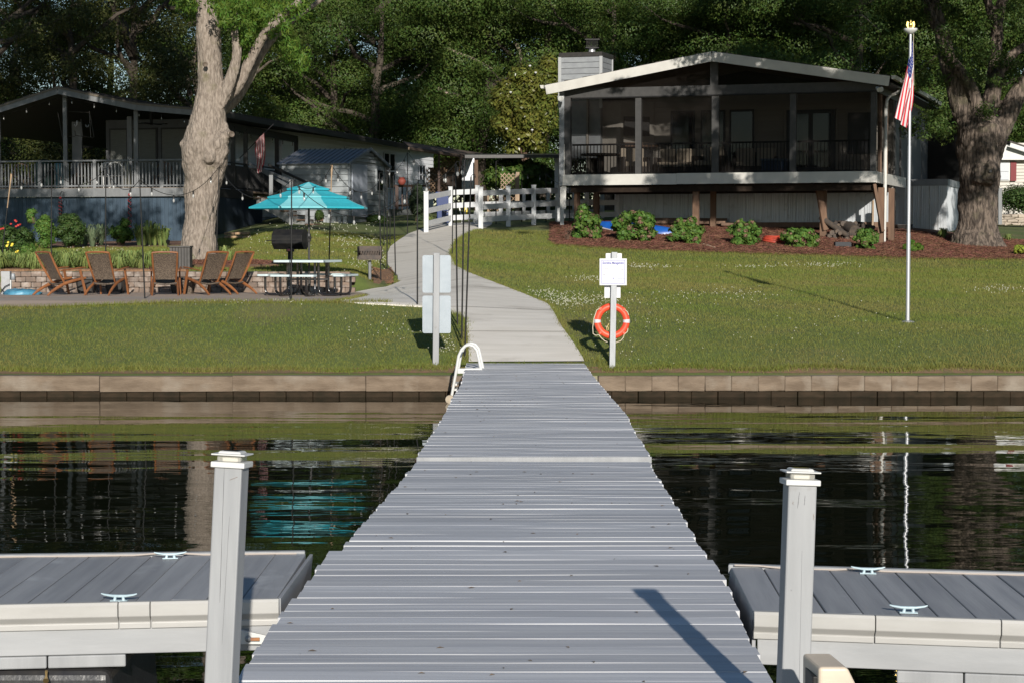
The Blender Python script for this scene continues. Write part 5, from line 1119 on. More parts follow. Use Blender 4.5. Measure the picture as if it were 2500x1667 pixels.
flag([(2229,98),(2221,124),(2215,158),(2207,190),(2198,232),(2186,286)], [(2231,206),(2230,222),(2229,240),(2226,262),(2221,290),(2215,319)], R_(38.42), .045, 'large bright striped flag hanging limp from the silver flagpole', [FRED, FWH, FBL])
# small faded flag on the left porch
pb_, pt_ = P(581,391,63.9), P(668,303,64.6)
fs = thing('angled_flagstaff', 'thin flagstaff angled up from the left porch post', 'flagstaff', pb_); ob('staff', MB().tube([pb_, pt_], .014, 8), BLACKM, fs); ob('bracket', MB().box(pb_, (.12,.06,.08)), GALV, fs)
flag([(645,325),(645,350),(646,375),(645,400),(640,418)], [(625,345),(624,365),(627,388),(628,405),(629,424)], 64.2, .06, 'small faded flag drooping from the angled staff on the left porch', [FREDD, FWHD, FBL], 3, False, 20)

# wind spinners on the deck band
for px_, ya, yb, lb in ((147,478,533,'red and black twisted wind spinner hanging from the deck, left one'),(316,470,556,'red and black twisted wind spinner hanging from the deck, longer right one')):
    D = 64.6; t = thing('wind_spinner', lb, 'wind spinner', P(px_, yb, D)); hk = P(px_+6, ya-3, D)
    ob('bracket', MB().tube([P(px_+9,ya+4,D), P(px_+9,ya-8,D), P(px_+4,ya-10,D), P(px_,ya-4,D), P(px_,ya,D)], .012, 6), BLACKM, t)
    z1, z0 = P(px_,ya+12,D).z, P(px_,yb,D).z; x = P(px_,ya,D).x
    for ph, m_ in ((0, mat('dark_red_metal', (.25,.02,.02), rough=.4)), (math.pi, BLACKM)):
        pts = [(x+.055*math.cos(ph+a), D+.055*math.sin(ph+a), z1+(z0-z1)*a/(2*math.pi*5)) for a in np.linspace(0, 2*math.pi*5, 70)]; ob('ribbon', MB().tube(pts, .012, 5), m_, t, smooth=True)
    ob('ball', MB().lathe([(.005,-.05),(.04,-.03),(.05,0),(.04,.03),(.005,.05)], (x,D,z1+.08), 12), bpy.data.materials['dark_red_metal'], t, smooth=True)
# things on the left porch
zd = 4.05
def pch(px_, s_): # deck point in this direction at depth s behind the front
    k = (px_-1250)/FPX; # solve LH(t,s).x = k*y
    A = LH(0,s_,0); u = LH(1,s_,0)-A; t_ = (k*A.y-A.x)/(u.x-k*u.y); q = A+u*t_; return Vector((q.x,q.y,zd))
def simple_chair(px_, s_, m_, label, rz=0):
    b_ = pch(px_, s_); t = thing('porch_chair', label, 'chair', b_, rz); W_ = wm(t); T_ = lambda x, y, z: W_ @ Vector((x,y,z))
    ob('seat', MB().beam(T_(-.25,0,.42), T_(.25,0,.42), .48, .03), m_, t)
    for sx in (-1,1):
        for sy in (-1,1): ob('leg', MB().beam(T_(sx*.24,sy*.2,0), T_(sx*.23,sy*.2,.42), .035,.035), m_, t)
    ob('backrest', MB().tube([T_(-.25,.22,.42), T_(-.25,.28,.72), T_(-.15,.31,.86), T_(0,.32,.90), T_(.15,.31,.86), T_(.25,.28,.72), T_(.25,.22,.42)], .02, 6), m_, t)
    for x in (-.12,0,.12): ob('back_slat', MB().beam(T_(x,.23,.42), T_(x,.31,.86), .03,.02), m_, t)
simple_chair(286, 1.0, WHITE, 'white round backed chair on the left porch, behind the railing', .3); simple_chair(250, 1.2, WHITE, 'small white table chair at the left of the round backed one', -.4)
simple_chair(205, 1.6, BROWNW, 'brown wooden chair on the porch right of the gable post'); simple_chair(60, 1.6, BROWNW, 'dark brown chair at the left end of the porch', .4); simple_chair(400, 1.5, BROWNW, 'brown wooden chair on the porch near the big trunk')
b_ = pch(316, .9); t = thing('folded_parasol', 'yellow and white folded parasol leaning on the porch railing', 'parasol', b_); ob('canopy', MB().lathe([(.16,.05),(.14,.3),(.09,.65),(.02,.95)], b_, 10), mat('yellow_canvas', (.50,.45,.25), (.55,.53,.48), 18, (6,6,.3)), t, smooth=True); ob('pole', MB().tube([b_, b_+Vector((0,0,1.05))], .018, 8), WHITE, t)
b_ = pch(150, 1.0); top('teal_cushion_stack', MB().box(b_+Vector((0,0,.45)), (.30,.3,.85), taper=.9), mat('teal_vinyl', (.03,.13,.16), rough=.5), 'tall teal storage bag standing behind the porch railing', 'bag', bev=.05)
b_ = pch(110, 1.2); top('covered_grill', MB().lathe([(.30,0),(.34,.5),(.33,.8),(.18,1.0),(.05,1.02)], b_, 12), mat('dark_green_cover', (.012,.035,.03), rough=.7), 'dark green covered grill on the left porch', 'covered grill', smooth=True)
t = thing('hanging_swing_frame', 'black hanging swing frame hooked under the left porch gable', 'swing', LH(4.3,1.0,6.8))
for a_, b2 in (((141,275),(152,333)),((152,333),(183,334)),((183,331),(227,337)),((218,272),(230,336)),((198,293),(202,335)),((183,320),(184,333)),((165,272),(218,276)),((218,276),(222,336))): ob('frame_tube', MB().tube([P(*a_,65.4), P(*b2,65.4)], .014, 6), DARKM, t)
for pts in ([(188,295),(188,304),(184,310),(181,304)],[(217,305),(215,310),(211,311),(209,305)]): ob('hook', MB().tube([P(*p,65.4) for p in pts], .016, 6), GALV, t)

# ================================================================ under and around the right house
KB = mat('blue_hull', (.012,.10,.42), (.010,.08,.34), 4, rough=.35)
ka, kb_ = P(1466,545,60.4), P(1643,562,59.4); ks = thing('upturned_canoe', 'bright blue upturned canoe lying behind the shrubs under the porch', 'canoe', (ka+kb_)/2-Vector((0,0,.4)))
mb = MB(); n_ = 18; V = []
for i in range(n_+1):
    f = i/n_; c = ka.lerp(kb_, f)-Vector((0,0,.16)); prof_ = math.sin(math.pi*min(max(f,.02),.98))**.55; rise = .10*(2*f-1)**2
    for k in range(13): a = math.pi*k/12; V.append(c+Vector((.0, -math.cos(a)*.42*prof_, math.sin(a)*.34*(.45+.55*prof_)+rise-.08)))
mb.v = [tuple(v) for v in V]; mb.f = [(i*13+k, i*13+k+1, (i+1)*13+k+1, (i+1)*13+k) for i in range(n_) for k in range(12)]; mb.m = [0]*len(mb.f); ob('hull', mb, KB, ks, smooth=True)
ob('gunwale', MB().tube([Vector(V[i*13])+Vector((0,-.01,0)) for i in range(n_+1)], .022, 6), mat('pale_gunwale', (.45,.42,.40)), ks)
hc = G(1890, 598)+Vector((0,0,.05)); HR = mat('red_hose', (.42,.055,.03), rough=.5); hs = thing('coiled_hose', 'coil of red hose on the pine straw between two shrubs', 'hose', hc)
for k in range(7): r_ = .30+.02*(k % 3); ob('coil', MB().tube([hc+Vector((math.cos(a)*r_, math.sin(a)*r_*.8, k*.03+.02*math.sin(a*2+k))) for a in np.linspace(0, 2*math.pi, 25)[:-1]], .017, 6, closed=True), HR, hs, smooth=True)
a_, b_ = G(1714, 601)+Vector((0,0,.04)), G(1746, 610)+Vector((0,0,.04)); top('pvc_pipe', MB().tube([a_, b_], .035, 10), mat('cream_pvc', (.62,.52,.40)), 'short cream pipe lying on the mulch right of the third shrub', 'pipe', smooth=True)
LOGM = mat('split_firewood', (.10,.075,.055), (.055,.045,.04), 9, rough=.9, rand=.35, bump=.006, bscale=25); rr = random.Random(11)
LOGE = mat('log_end', (.22,.145,.10), (.14,.09,.065), 20, rough=.9)
for k in range(34):
    row = int(k/9); px_ = 2022+(k % 9)*11+row*6+rr.uniform(-3,3); D = 59.9+rr.uniform(-.35,.35)+row*.1; x = (px_-1250)/FPX*D; z = gz1(x, D)+.08+row*.125+rr.uniform(-.02,.02); r_ = rr.uniform(.06,.09)
    d_ = Vector((rr.uniform(-.35,.35), 1, rr.uniform(-.15,.15))).normalized()*.22; c = Vector((x, D, z))
    top('firewood_log', MB().tube([c-d_, c+d_], [r_, r_*.95], 7), LOGM, 'dark split log in the firewood heap beside the corner brace', 'log', 'firewood heap under the porch corner')
for a_, b2, r_, lb in (((2003,531),(2072,578),.085,'long grey log leaning down over the firewood heap'),((2072,556),(2088,566),.20,'thick round log lying on top of the firewood heap'),((2098,552),(2134,556),.06,'mossy pale log on top of the heap near the post')):
    c0_, c1_ = P(*a_,60.2), P(*b2,59.6); top('fallen_log', MB().tube([c0_, c0_.lerp(c1_,.5), c1_], [r_, r_*1.03, r_*.95], 10), LOGM, lb, 'log', smooth=True)
q = G(2057, 607); top('concrete_block', MB().box(q+Vector((0,0,.09)), (.48,.2,.19), .1), mat('charcoal_block', (.05,.052,.056), rough=.9), 'charcoal grey concrete block in front of the firewood heap', 'block', bev=.01)
for k, (x0, x1, y_, D) in enumerate(((1512,1560,528,63.2),(1530,1775,536,62.9),(1600,1770,543,62.6),(1760,1800,548,62.3))): top('lumber_board', MB().beam(P(x0,y_,D), P(x1,y_+1,D), .2, .09), BROWNW, ('short end of brown lumber at the left of the stack','long brown board on top of the lumber under the porch','lower brown board of the lumber under the porch','short brown board at the right end of the lumber')[k], 'lumber', 'lumber stacked under the porch', bev=.004)
q = G(2205, 562); top('wheelbarrow_tray', MB().box(q+Vector((0,0,.10)), (.42,.5,.16), taper=1.3), DARKM, 'dark shallow tub on the mulch by the metal skirt', 'tub', bev=.02)
q = P(2128, 530, 60.6); top('plank_upright', MB().beam(P(2130,551,60.6), P(2131,490,60.6), .07,.05), PALEW, 'pale upright board leaning between the corner posts', 'board')
# flat stones piled at the corner of the left deck
rr = random.Random(4)
for k in range(14):
    q = G(556+(k % 7)*7.5, 583-(k//7)*2); z = q.z+.04+(k//7)*.085; top('flat_stone', MB().box((q.x, q.y+rr.uniform(-.1,.1), z), (rr.uniform(.14,.24), .25, .075), rr.uniform(-.3,.3)), mat('tan_stone', (.36,.24,.14), (.27,.18,.11), 10, rough=.9, rand=.15) if k == 0 else bpy.data.materials['tan_stone'], 'flat tan stone in the low pile at the deck corner', 'stone', 'flat stones piled behind the big trunk', bev=.015)
for px_, py_, lb in ((238,604,'small black path light among the iris leaves'),(410,607,'small black path light at the end of the flower bed'),(602,638,'small black path light right of the big trunk')):
    q = G(px_, py_); t = thing('path_light', lb, 'path light', q); ob('stake', MB().tube([q, q+Vector((0,0,.16))], .012, 6), BLACKM, t); ob('head', MB().lathe([(.02,.12),(.05,.15),(.055,.20),(.07,.21),(.01,.25)], q, 10), BLACKM, t, smooth=True)
# far right: post, hedge foot wall
t = thing('dry_stone_wall', 'low pale dry stone wall below the far right hedge', 'stone wall', P(2475,548,77)); rr = random.Random(8); stn = [withmat(unit_box('stone', .02, .42, .25, .10, .03, s+70), mat('pale_fieldstone', (.42,.36,.29), (.30,.25,.20), 9, rough=.9, rand=.25) if s == 0 else bpy.data.materials['pale_fieldstone']) for s in range(5)]
for r_ in range(4):
    x = P(2440,0,77).x
    while x < P(2640,0,77).x: w_ = rr.uniform(.6,1.1); inst('stone', stn[rr.randrange(5)], t, (x+.2*w_, 77+rr.uniform(-.04,.04), zat(547,77)+r_*.10), (rr.uniform(-.05,.05), 0, 0), (w_,1,1)); x += .42*w_+.01
ob('core', MB().box((P(2540,0,77).x, 77.2, zat(536,77)), (3.1,.2,.40)), mat('stone_core', (.15,.12,.09)), t)
top('grey_gate_post', MB().beam(P(2441,549,72), P(2441,462,72), .13,.13).box(P(2441,461,72), (.17,.17,.03)), PGREY, 'grey square post right behind the big right tree', 'post')
# ================================================================ foliage kit
def raw_mesh(name, V, nq):
    """nq quads, vertices laid out four by four"""
    me = bpy.data.meshes.new(name); n_ = nq*4
    me.vertices.add(n_); me.vertices.foreach_set('co', np.ascontiguousarray(V, dtype=np.float32).ravel())
    me.loops.add(n_); me.loops.foreach_set('vertex_index', np.arange(n_, dtype=np.int32))
    me.polygons.add(nq); me.polygons.foreach_set('loop_start', np.arange(0, n_, 4, dtype=np.int32)); me.polygons.foreach_set('loop_total', np.full(nq, 4, dtype=np.int32))
    me.update(calc_edges=True); return me
def unit(a): return a/np.maximum(np.linalg.norm(a, axis=1, keepdims=True), 1e-6)
def leaves(pos, nrm, L, W, droop=.0, r=rng):
    N = len(pos); t = unit(np.cross(nrm, r.normal(size=(N,3)))); t[:,2] -= droop; t = unit(t); b = unit(np.cross(nrm, t))
    L = (L*r.uniform(.65,1.25,(N,1))); W = (W*r.uniform(.7,1.2,(N,1)))
    c = nrm*L*.12
    return np.stack([pos-t*L/2, pos+b*W/2-c*.5, pos+t*L/2, pos-b*W/2-c*.5], 1).reshape(-1,3)
def clump_pts(C_, R_, n_each, up=.35, shell=.5, r=rng):
    P_, N_ = [], []
    for c, rad in zip(C_, R_):
        m = int(n_each*(rad[0]/np.mean(np.array(R_)[:,0]))**2) if n_each else 0
        u = unit(r.normal(size=(m,3))); q = r.uniform(shell**3, 1, (m,1))**(1/3); lump = 1+.22*np.sin(u[:,:1]*7+c[0]*3)*np.cos(u[:,2:]*6+c[1]*3)
        P_.append(np.array(c)+u*q*lump*np.array(rad)); N_.append(unit(u*1.35+r.normal(size=(m,3))*.31+np.array([0,0,up])))
    return np.concatenate(P_), np.concatenate(N_)
def leaf_ob(name, pts, nr, L, W, m, parent=None, droop=.2):
    inv = wm(parent).inverted() if parent is not None else None
    V = leaves(pts, nr, L, W, droop); 
    if inv is not None: V = V @ np.array(inv.to_3x3()).T+np.array(inv.translation)
    me = raw_mesh(name, V, len(pts)); me.materials.append(m); o = bpy.data.objects.new(name, me); link(o, parent); WM[o.name] = wm(parent).copy() if parent is not None else Matrix(); return o
def wiggle(a, b, n_, amp, rnd):
    a, b = Vector(a), Vector(b); o = [a]
    for i in range(1, n_): o.append(a.lerp(b, i/n_)+Vector([rnd.uniform(-amp, amp) for _ in range(3)]))
    return o+[b]

# ---------------------------------------------------------------- woodland trees (prototypes, then copies)
def wood_proto(seed, H, R, ncl, per, m, L, W, crad, z0f=.22, limbs=12, sparse=False):
    rd = random.Random(seed); r = np.random.default_rng(seed)
    t = thing('wood_tree', 'tree', 'tree'); tr = MB()
    lean = rd.uniform(-.6,.6); tp_ = Vector((lean, rd.uniform(-.5,.5), H*.66))
    tr.tube([(0,0,-.5),(0,0,.3)]+[tuple(v) for v in wiggle((0,0,.8), tp_, 6, .22, rd)], [.42,.36]+[.30*(1-.75*i/6) for i in range(7)], 9)
    Cc, Rr = [], []
    for k in range(ncl):
        f = rd.random(); z = H*(z0f+(1-z0f)*f); rr_ = R*math.sqrt(max(.05, 1-((f-.42)/.62)**2)); a = rd.uniform(0, 2*math.pi); q = rr_*(rd.uniform(.35,1)**.5)
        Cc.append((math.cos(a)*q+lean*f, math.sin(a)*q, z)); c_ = crad*rd.uniform(.6,1.35); Rr.append((c_*1.15, c_*1.15, c_*.62))
    for k in range(limbs):
        c = Vector(Cc[rd.randrange(ncl)]); s = Vector((lean*c.z/H, 0, max(1.5, c.z-rd.uniform(1.0,3.5)))); tr.tube([tuple(v) for v in wiggle(s, c, 5, .22, rd)], [.14,.12,.10,.075,.05,.02], 6)
    ob('trunk', tr, BARKF, t, smooth=True)
    pts, nr = clump_pts(Cc, Rr, per, r=r); leaf_ob('crown', pts, nr, L, W, m, t); return t
LW1 = leafmat('dense_oak_leaf', (.046,.088,.018), (.070,.112,.024), .17, .18, .5, .35)
LW2 = leafmat('olive_wood_leaf', (.055,.072,.020), (.078,.088,.026), .2, .2, .5, .35)
LW3 = leafmat('fresh_wood_leaf', (.060,.100,.022), (.085,.122,.026), .18, .22, .5, .35)
protos = [wood_proto(1, 16, 5.4, 58, 1300, LW1, .14, .060, 1.5, z0f=.13), wood_proto(2, 17, 5.8, 66, 1200, LW1, .14, .060, 1.45, z0f=.13), wood_proto(3, 16, 5.0, 85, 560, LW2, .15, .055, 1.0, limbs=22, z0f=.16), wood_proto(4, 14, 4.8, 80, 620, LW3, .155, .062, 1.05, z0f=.10)]
ptrees = [tree_of(p) for p in protos]; used = [False]*4
# (px, D, proto, scale, label)
WOODS = [(-260,84,2,1.0,'olive wood tree far left, half outside the view'),(-60,79,2,1.05,'sparse olive tree rising behind the left end of the porch roof'),(170,82,2,1.0,'loose branching tree directly above the porch gable peak'),(345,86,2,1.0,'loose olive tree left of the big pale trunk'),
 (470,92,3,1.0,'fresh green tree just behind the big pale trunk'),(655,104,3,.74,'lower fresh green tree in the gap right of the pale trunk'),(800,100,1,.95,'dark oak behind the shed and the white side wall'),(905,97,0,1.08,'dense rounded oak left of centre above the white house'),
 (1030,104,1,1.12,'broad dark oak above the gate'),(1175,100,0,1.1,'tall dark oak behind the magnolia, left side'),(1330,98,1,1.1,'tall dark oak between magnolia and chimney'),(1480,93,0,1.0,'dense oak crown right above the chimney'),(1640,95,1,1.0,'dense oak behind the left slope of the white gable'),
 (1790,92,0,.98,'rounded oak behind the gable peak'),(1930,94,1,1.0,'oak crown over the right slope of the gable'),(2075,90,0,.97,'oak crown behind the flagpole top'),(2230,94,1,1.0,'dark oak between flagpole and the right tree'),(2390,92,0,1.0,'dark oak directly behind the right tree limbs'),(2560,96,1,1.0,'dark oak at the far right edge'),(2740,92,0,1.0,'dark oak beyond the right edge'),
 (20,99,1,1.1,'dark filler oak deep in the left woods'),(250,102,0,1.1,'dark filler oak behind the porch peak'),(-200,104,1,1.15,'dark oak deep behind the far left tree')]
for k, px_ in enumerate(range(700, 2700, 150)): WOODS.append((px_+20*(k % 3), 113+3*(k % 2), k % 2, 1.18, ('distant dark oak, number %d of the deepest row' % (k+1))))
ORD = ['leftmost','second','third','fourth','fifth','sixth','seventh','eighth','ninth','tenth','eleventh','twelfth','thirteenth','rightmost']
n_deep = 0; rd = random.Random(3)
for px_, D, k, sc_, lb in WOODS:
    x = (px_-1250)/FPX*D; z = gz1(x, min(D,129))
    if 'number' in lb: lb = 'deep shaded oak of the back row, %s one' % ORD[n_deep]; n_deep += 1
    if not used[k]: o = protos[k]; used[k] = True
    else: o = copy_tree(ptrees[k])
    place(o, (x, D, z-.2), rd.uniform(0, 6.28), lb, 'trees of the wood behind the houses', (sc_, sc_, sc_*rd.uniform(.96,1.06)))
# understorey far behind, one mass
Cc = []; Rr = []; rd = random.Random(9)
for k in range(420):
    px_ = rd.uniform(-350, 2850); D = rd.uniform(107, 127); x = (px_-1250)/FPX*D; Cc.append((x, D, gz1(x, D)+rd.uniform(.3,8.5 if not 590 < px_ < 690 else 3))); c_ = rd.uniform(.9,1.6); Rr.append((c_*1.4, c_, c_))
pts, nr = clump_pts(Cc, Rr, 220); tag(leaf_ob('undergrowth', pts, nr, .30, .16, LW1), 'shaded understorey brush under and behind the wood trees', 'undergrowth', kind='stuff')
# pale dead limbs standing out of the oaks
for pts_, r_, D, lb in ((((1092,118),(1115,130),(1140,138),(1162,147),(1185,160),(1200,168)),.085,95,'long pale broken limb slanting across the oaks, upper one'),(((1072,218),(1090,226),(1105,230),(1122,234)),.09,96,'short pale limb stub lower among the oaks'),(((1262,110),(1268,125),(1272,140),(1270,152)),.10,96,'pale upright limb piece above the magnolia'),
     (((1070,78),(1080,74),(1094,69)),.05,96,'small pale twig end high in the oaks'),(((2105,38),(2120,50),(2132,62),(2150,75)),.03,86,'thin forked bare twig left of the flagpole top')):
    q = [P(a, b_, D) for a, b_ in pts_]; q = [q[0]+(q[0]-q[1])*.8+Vector((0,3.0,.1))]+q+[q[-1]+(q[-1]-q[-2])*1.5+Vector((0,3.5,-.3))]; top('dead_limb', MB().tube(q, [r_*(1-.07*i) for i in range(len(q))], 8), LIMBP, lb, 'dead limb', smooth=True)

# ---------------------------------------------------------------- the two big trees
def noisy_trunk(parts, m, parent, name='trunk', amp=.05, nseg=28):
    """tubes given as px polylines with widths at depth D, roughened like old bark"""
    mb = MB()
    for D, poly in parts:
        pts = [P(x, y, d_) for x, y, w_, d_ in [(p[0], p[1], p[2], p[3] if len(p) > 3 else D) for p in poly]]; ws = [p[2]/PPM(D)/2 for p in poly]
        L = [0]
        for a, b_ in zip(pts[:-1], pts[1:]): L.append(L[-1]+(b_-a).length)
        n_ = max(4, int(L[-1]/.10)); Q, Wd = [], []
        for i in range(n_+1):
            s = L[-1]*i/n_; Q.append(Vector([np.interp(s, L, [p[j] for p in pts]) for j in range(3)])); Wd.append(float(np.interp(s, L, ws)))
        # smooth the centre line
        for _ in range(3): Q = [Q[0]]+[(Q[i-1]+Q[i]*2+Q[i+1])/4 for i in range(1, n_)]+[Q[-1]]; Wd = [Wd[0]]+[(Wd[i-1]+Wd[i]*2+Wd[i+1])/4 for i in range(1, n_)]+[Wd[-1]]
        b0 = len(mb.v); mb.tube(Q, Wd, nseg)
        for i in range(b0, len(mb.v)):
            k = (i-b0)//nseg; v = Vector(mb.v[i]); d_ = (v-Q[k]); l = d_.length or 1; d_ /= l
            h = noise.fractal(v*1.6, .9, 2, 3)*amp*1.6+noise.noise(Vector((v.x*9, v.y*9, v.z*1.6)))*amp*.35
            mb.v[i] = tuple(v+d_*h*min(1, l*2.2))
    return mb
def merged(mbs, m, parent, name, vox, ridge):
    big = MB()
    for q in mbs: big.add(q.v, q.f)
    o = ob(name, big, m, parent); r = o.modifiers.new('r', 'REMESH'); r.mode = 'VOXEL'; r.voxel_size = vox; s = o.modifiers.new('s', 'SMOOTH'); s.iterations = 9; s.factor = .6
    bpy.context.view_layer.update(); me = bpy.data.meshes.new_from_object(o.evaluated_get(bpy.context.evaluated_depsgraph_get())); o.modifiers.clear(); old = o.data; o.data = me; bpy.data.meshes.remove(old); me.materials.clear(); me.materials.append(m)
    N = len(me.vertices); co = np.empty(N*3); me.vertices.foreach_get('co', co); co = co.reshape(-1,3); no = np.array([v.normal[:] for v in me.vertices])
    h = np.array([noise.noise(Vector((x*13, y*13, z*2.6)))+.6*noise.noise(Vector((x*27, y*27, z*6)))+.35*noise.noise(Vector((x*5, y*5, z*9))) for x, y, z in co])
    co += no*(np.abs(h)*-1.3+.25)[:,None]*ridge; me.vertices.foreach_set('co', co.ravel()); me.polygons.foreach_set('use_smooth', [True]*len(me.polygons)); me.update(); return o
LTP = []
tl = thing('pale_barked_tree', 'big old tree with pale flaking bark and swollen burl, left of the path', 'tree', P(488,640,R_(50)))
LTP.append(noisy_trunk([(R_(50), [(488,652,112),(488,634,100),(488,605,84),(489,560,78),(492,500,78),(496,450,84),(498,420,95),(501,380,108),(503,350,116),(505,325,106),(506,300,86),(508,280,74),(510,240,66),(512,200,62),(512,150,62),(510,100,60),(507,50,52),(500,10,44),(494,-60,40),(490,-200,34),(486,-380,22)])], BARKP, tl, 'trunk', .055, 40))
LTP.append(noisy_trunk([(R_(49.9), [(540,262,20),(552,225,34),(562,195,30),(575,160,27),(580,135,24),(577,105,22),(570,75,20),(571,45,19),(573,28,18)])], BARKP, tl, 'limb', .02, 16))
LTP.append(noisy_trunk([(R_(50.3), [(546,250,20),(575,215,34),(595,180,30),(615,140,26),(638,95,24),(662,62,22),(690,38,20),(715,18,18),(745,-10,16),(790,-60,12)])], BARKP, tl, 'limb', .02, 16))
LTP.append(noisy_trunk([(R_(50.8), [(540,275,22),(560,262,26),(585,232,27),(605,195,26),(622,160,25),(640,125,22),(668,92,20),(700,60,18),(745,28,15),(800,-10,12)])], BARKP, tl, 'limb', .02, 16))
LTP.append(noisy_trunk([(R_(50.1), [(648,78,12),(668,62,20),(682,52,19),(697,46,18)])], BARKP, tl, 'limb_stub', .012, 14))
BQ = MB()
for x_, y_, dd_, r_ in ((549,309,49.95,.10),(551,324,49.9,.12),(544,342,49.8,.16),(541,368,49.8,.18),(531,352,49.72,.17),(532,390,49.8,.16),(448,352,49.95,.10),(456,358,49.9,.13),(466,370,49.8,.17),(484,360,49.70,.16),(512,384,49.66,.15)):
    c_ = P(x_, y_, R_(dd_)); BQ.lathe([(r_*math.sin(math.pi*(k+.05)/8.1), -r_*math.cos(math.pi*(k+.05)/8.1)*1.15) for k in range(9)], c_, 14)
c_ = P(551,326,R_(49.75)); BQ.tube([c_, c_+Vector((.15,-.10,-.03))], [.10,.085], 14)
LTP.append(BQ)
merged(LTP, BARKP, tl, 'trunk', .034, .030)
SCAR = mat('scar_wood', (.16,.12,.09), (.09,.07,.05), 12)
for c_, r_ in ((P(551,326,R_(49.75))+Vector((.152,-.112,-.03)), .072), (P(501,158,R_(49.62)), .06)): ob('branch_scar', MB().lathe([(r_,0),(r_*.9,.03),(r_*.5,.015),(.005,.0)], c_, 14, Matrix.Rotation(math.pi/2,3,'X') @ Matrix.Rotation(.3,3,'Y')), SCAR, tl, smooth=True)
rd = random.Random(21)
def cl(n_, px0, px1, y0, y1, d0, d1, r0, r1, flat=.7):
    Cc, Rr = [], []
    for _ in range(n_):
        D = rd.uniform(d0, d1); q = P(rd.uniform(px0, px1), rd.uniform(y0, y1), D); Cc.append(tuple(q)); c_ = rd.uniform(r0, r1); Rr.append((c_, c_, c_*flat))
    return Cc, Rr
# bright sprays in the upper part of the view
Cc, Rr = [], []
for x, y, n_, s in ((530,15,4,20),(565,20,5,22),(600,25,4,22),(625,55,4,22),(600,85,3,18),(655,90,4,25),(700,115,4,25),(560,55,3,15),(530,45,2,12),(690,60,4,28),(470,20,3,20),(440,-5,4,25),(640,8,5,25),(720,20,5,30),(590,140,2,14),(720,150,3,22)):
    for _ in range(n_): q = P(x+rd.gauss(0, s*.6), y+rd.gauss(0, s*.5), R_(rd.uniform(49, 51.8))); Cc.append(tuple(q)); c_ = rd.uniform(.16,.30); Rr.append((c_, c_, c_*1.1))
pts, nr = clump_pts(Cc, Rr, 130, up=.1, shell=.1); leaf_ob('bright_foliage', pts, nr, .135, .038, LBRIGHT, tl, droop=.9)
# the crown above the view
Cc, Rr = [], []
for k in range(250):
    D = rd.uniform(39, 58); zf = EYE+HZ/FPX*D+.6; X = rd.uniform(-17.5, -1.2); z = zf+rd.uniform(0, 1)**1.3*10.5*(1-((X+8.5)/11)**2*.6)
    if D < 47 and -8.6 < X < -3.6 and z < 13.5: D += 9; z = max(z, EYE+HZ/FPX*D+1)
    Cc.append((X, D, z)); c_ = rd.uniform(.6,1.15); Rr.append((c_, c_, c_*.6))
pts, nr = clump_pts(Cc, Rr, 260); leaf_ob('crown', pts, nr, .24, .10, LOAK, tl)
C2, R2 = [], []
for k in range(110): D = rd.uniform(50, 66); X = rd.uniform(-20, 0); zf = EYE+HZ/FPX*D+1.6; C2.append((X, D, zf+rd.uniform(0, 10))); c_ = rd.uniform(1.0,1.8); R2.append((c_, c_, c_*.6))
pts, nr = clump_pts(C2, R2, 230); leaf_ob('upper_shade_crown', pts, nr, .42, .20, LOAK, tl)  # unseen foliage added overhead to shade the woods behind
sk_ = MB(); 
for k in range(16): c = Vector(Cc[k*9]); s = P(490+rd.uniform(-5,5), -60-rd.uniform(0,300), 50); sk_.tube([tuple(v) for v in wiggle(s, c, 5, .3, rd)], [.16,.13,.11,.08,.05,.02], 6)
ob('upper_limbs', sk_, BARKP, tl, smooth=True)

RTP = []
tR = thing('right_oak_tree', 'massive forked tree with dark furrowed bark and a face like knot, right edge', 'tree', P(2388,598,60))
RTP.append(noisy_trunk([(60, [(2386,612,150),(2386,596,132),(2386,575,112),(2387,545,98),(2389,500,92),(2391,450,96),(2392,400,104),(2394,360,112),(2396,325,118),(2400,300,104),(2405,280,70)])], BARKD, tR, 'trunk', .07, 44))
RTP.append(noisy_trunk([(60, [(2386,345,80),(2368,310,64),(2352,278,56),(2340,245,50),(2332,208,46),(2318,170,42),(2308,120,38),(2298,75,34),(2285,30,32),(2268,-20,30),(2240,-120,24)])], BARKD, tR, 'limb', .03, 24))
RTP.append(noisy_trunk([(59.6, [(2392,300,40),(2386,275,34),(2382,240,30),(2370,208,28),(2348,180,26),(2326,150,24),(2306,110,24),(2288,72,24),(2272,40,24),(2258,0,22),(2240,-60,18)])], BARKD, tR, 'limb', .025, 20))
RTP.append(noisy_trunk([(60.4, [(2402,330,60),(2412,285,48),(2421,235,42),(2432,195,34),(2450,160,26),(2470,134,22),(2500,113,20),(2545,90,16)])], BARKD, tR, 'limb', .025, 20))
RTP.append(noisy_trunk([(60.2, [(2410,345,80),(2438,315,62),(2458,280,52),(2476,245,46),(2500,205,42),(2540,150,36),(2590,80,30)])], BARKD, tR, 'limb', .03, 22))
RTP.append(noisy_trunk([(61, [(2415,270,34),(2425,200,34),(2430,150,32),(2432,100,30),(2434,50,28),(2448,0,26),(2460,-60,22)])], BARKD, tR, 'limb', .025, 20))
RTP.append(noisy_trunk([(60.9, [(2442,100,22),(2432,70,24),(2420,35,22),(2411,0,20),(2400,-60,16)])], BARKD, tR, 'limb', .02, 16))
RTP.append(noisy_trunk([(59.35, [(2410,452,22),(2412,440,46),(2416,425,56),(2420,410,50),(2424,395,24)]),(59.3, [(2386,448,24),(2388,430,36),(2390,412,30),(2392,398,16)])], BARKD, tR, 'knot', .03, 18))
merged(RTP, BARKD, tR, 'trunk', .045, .05)
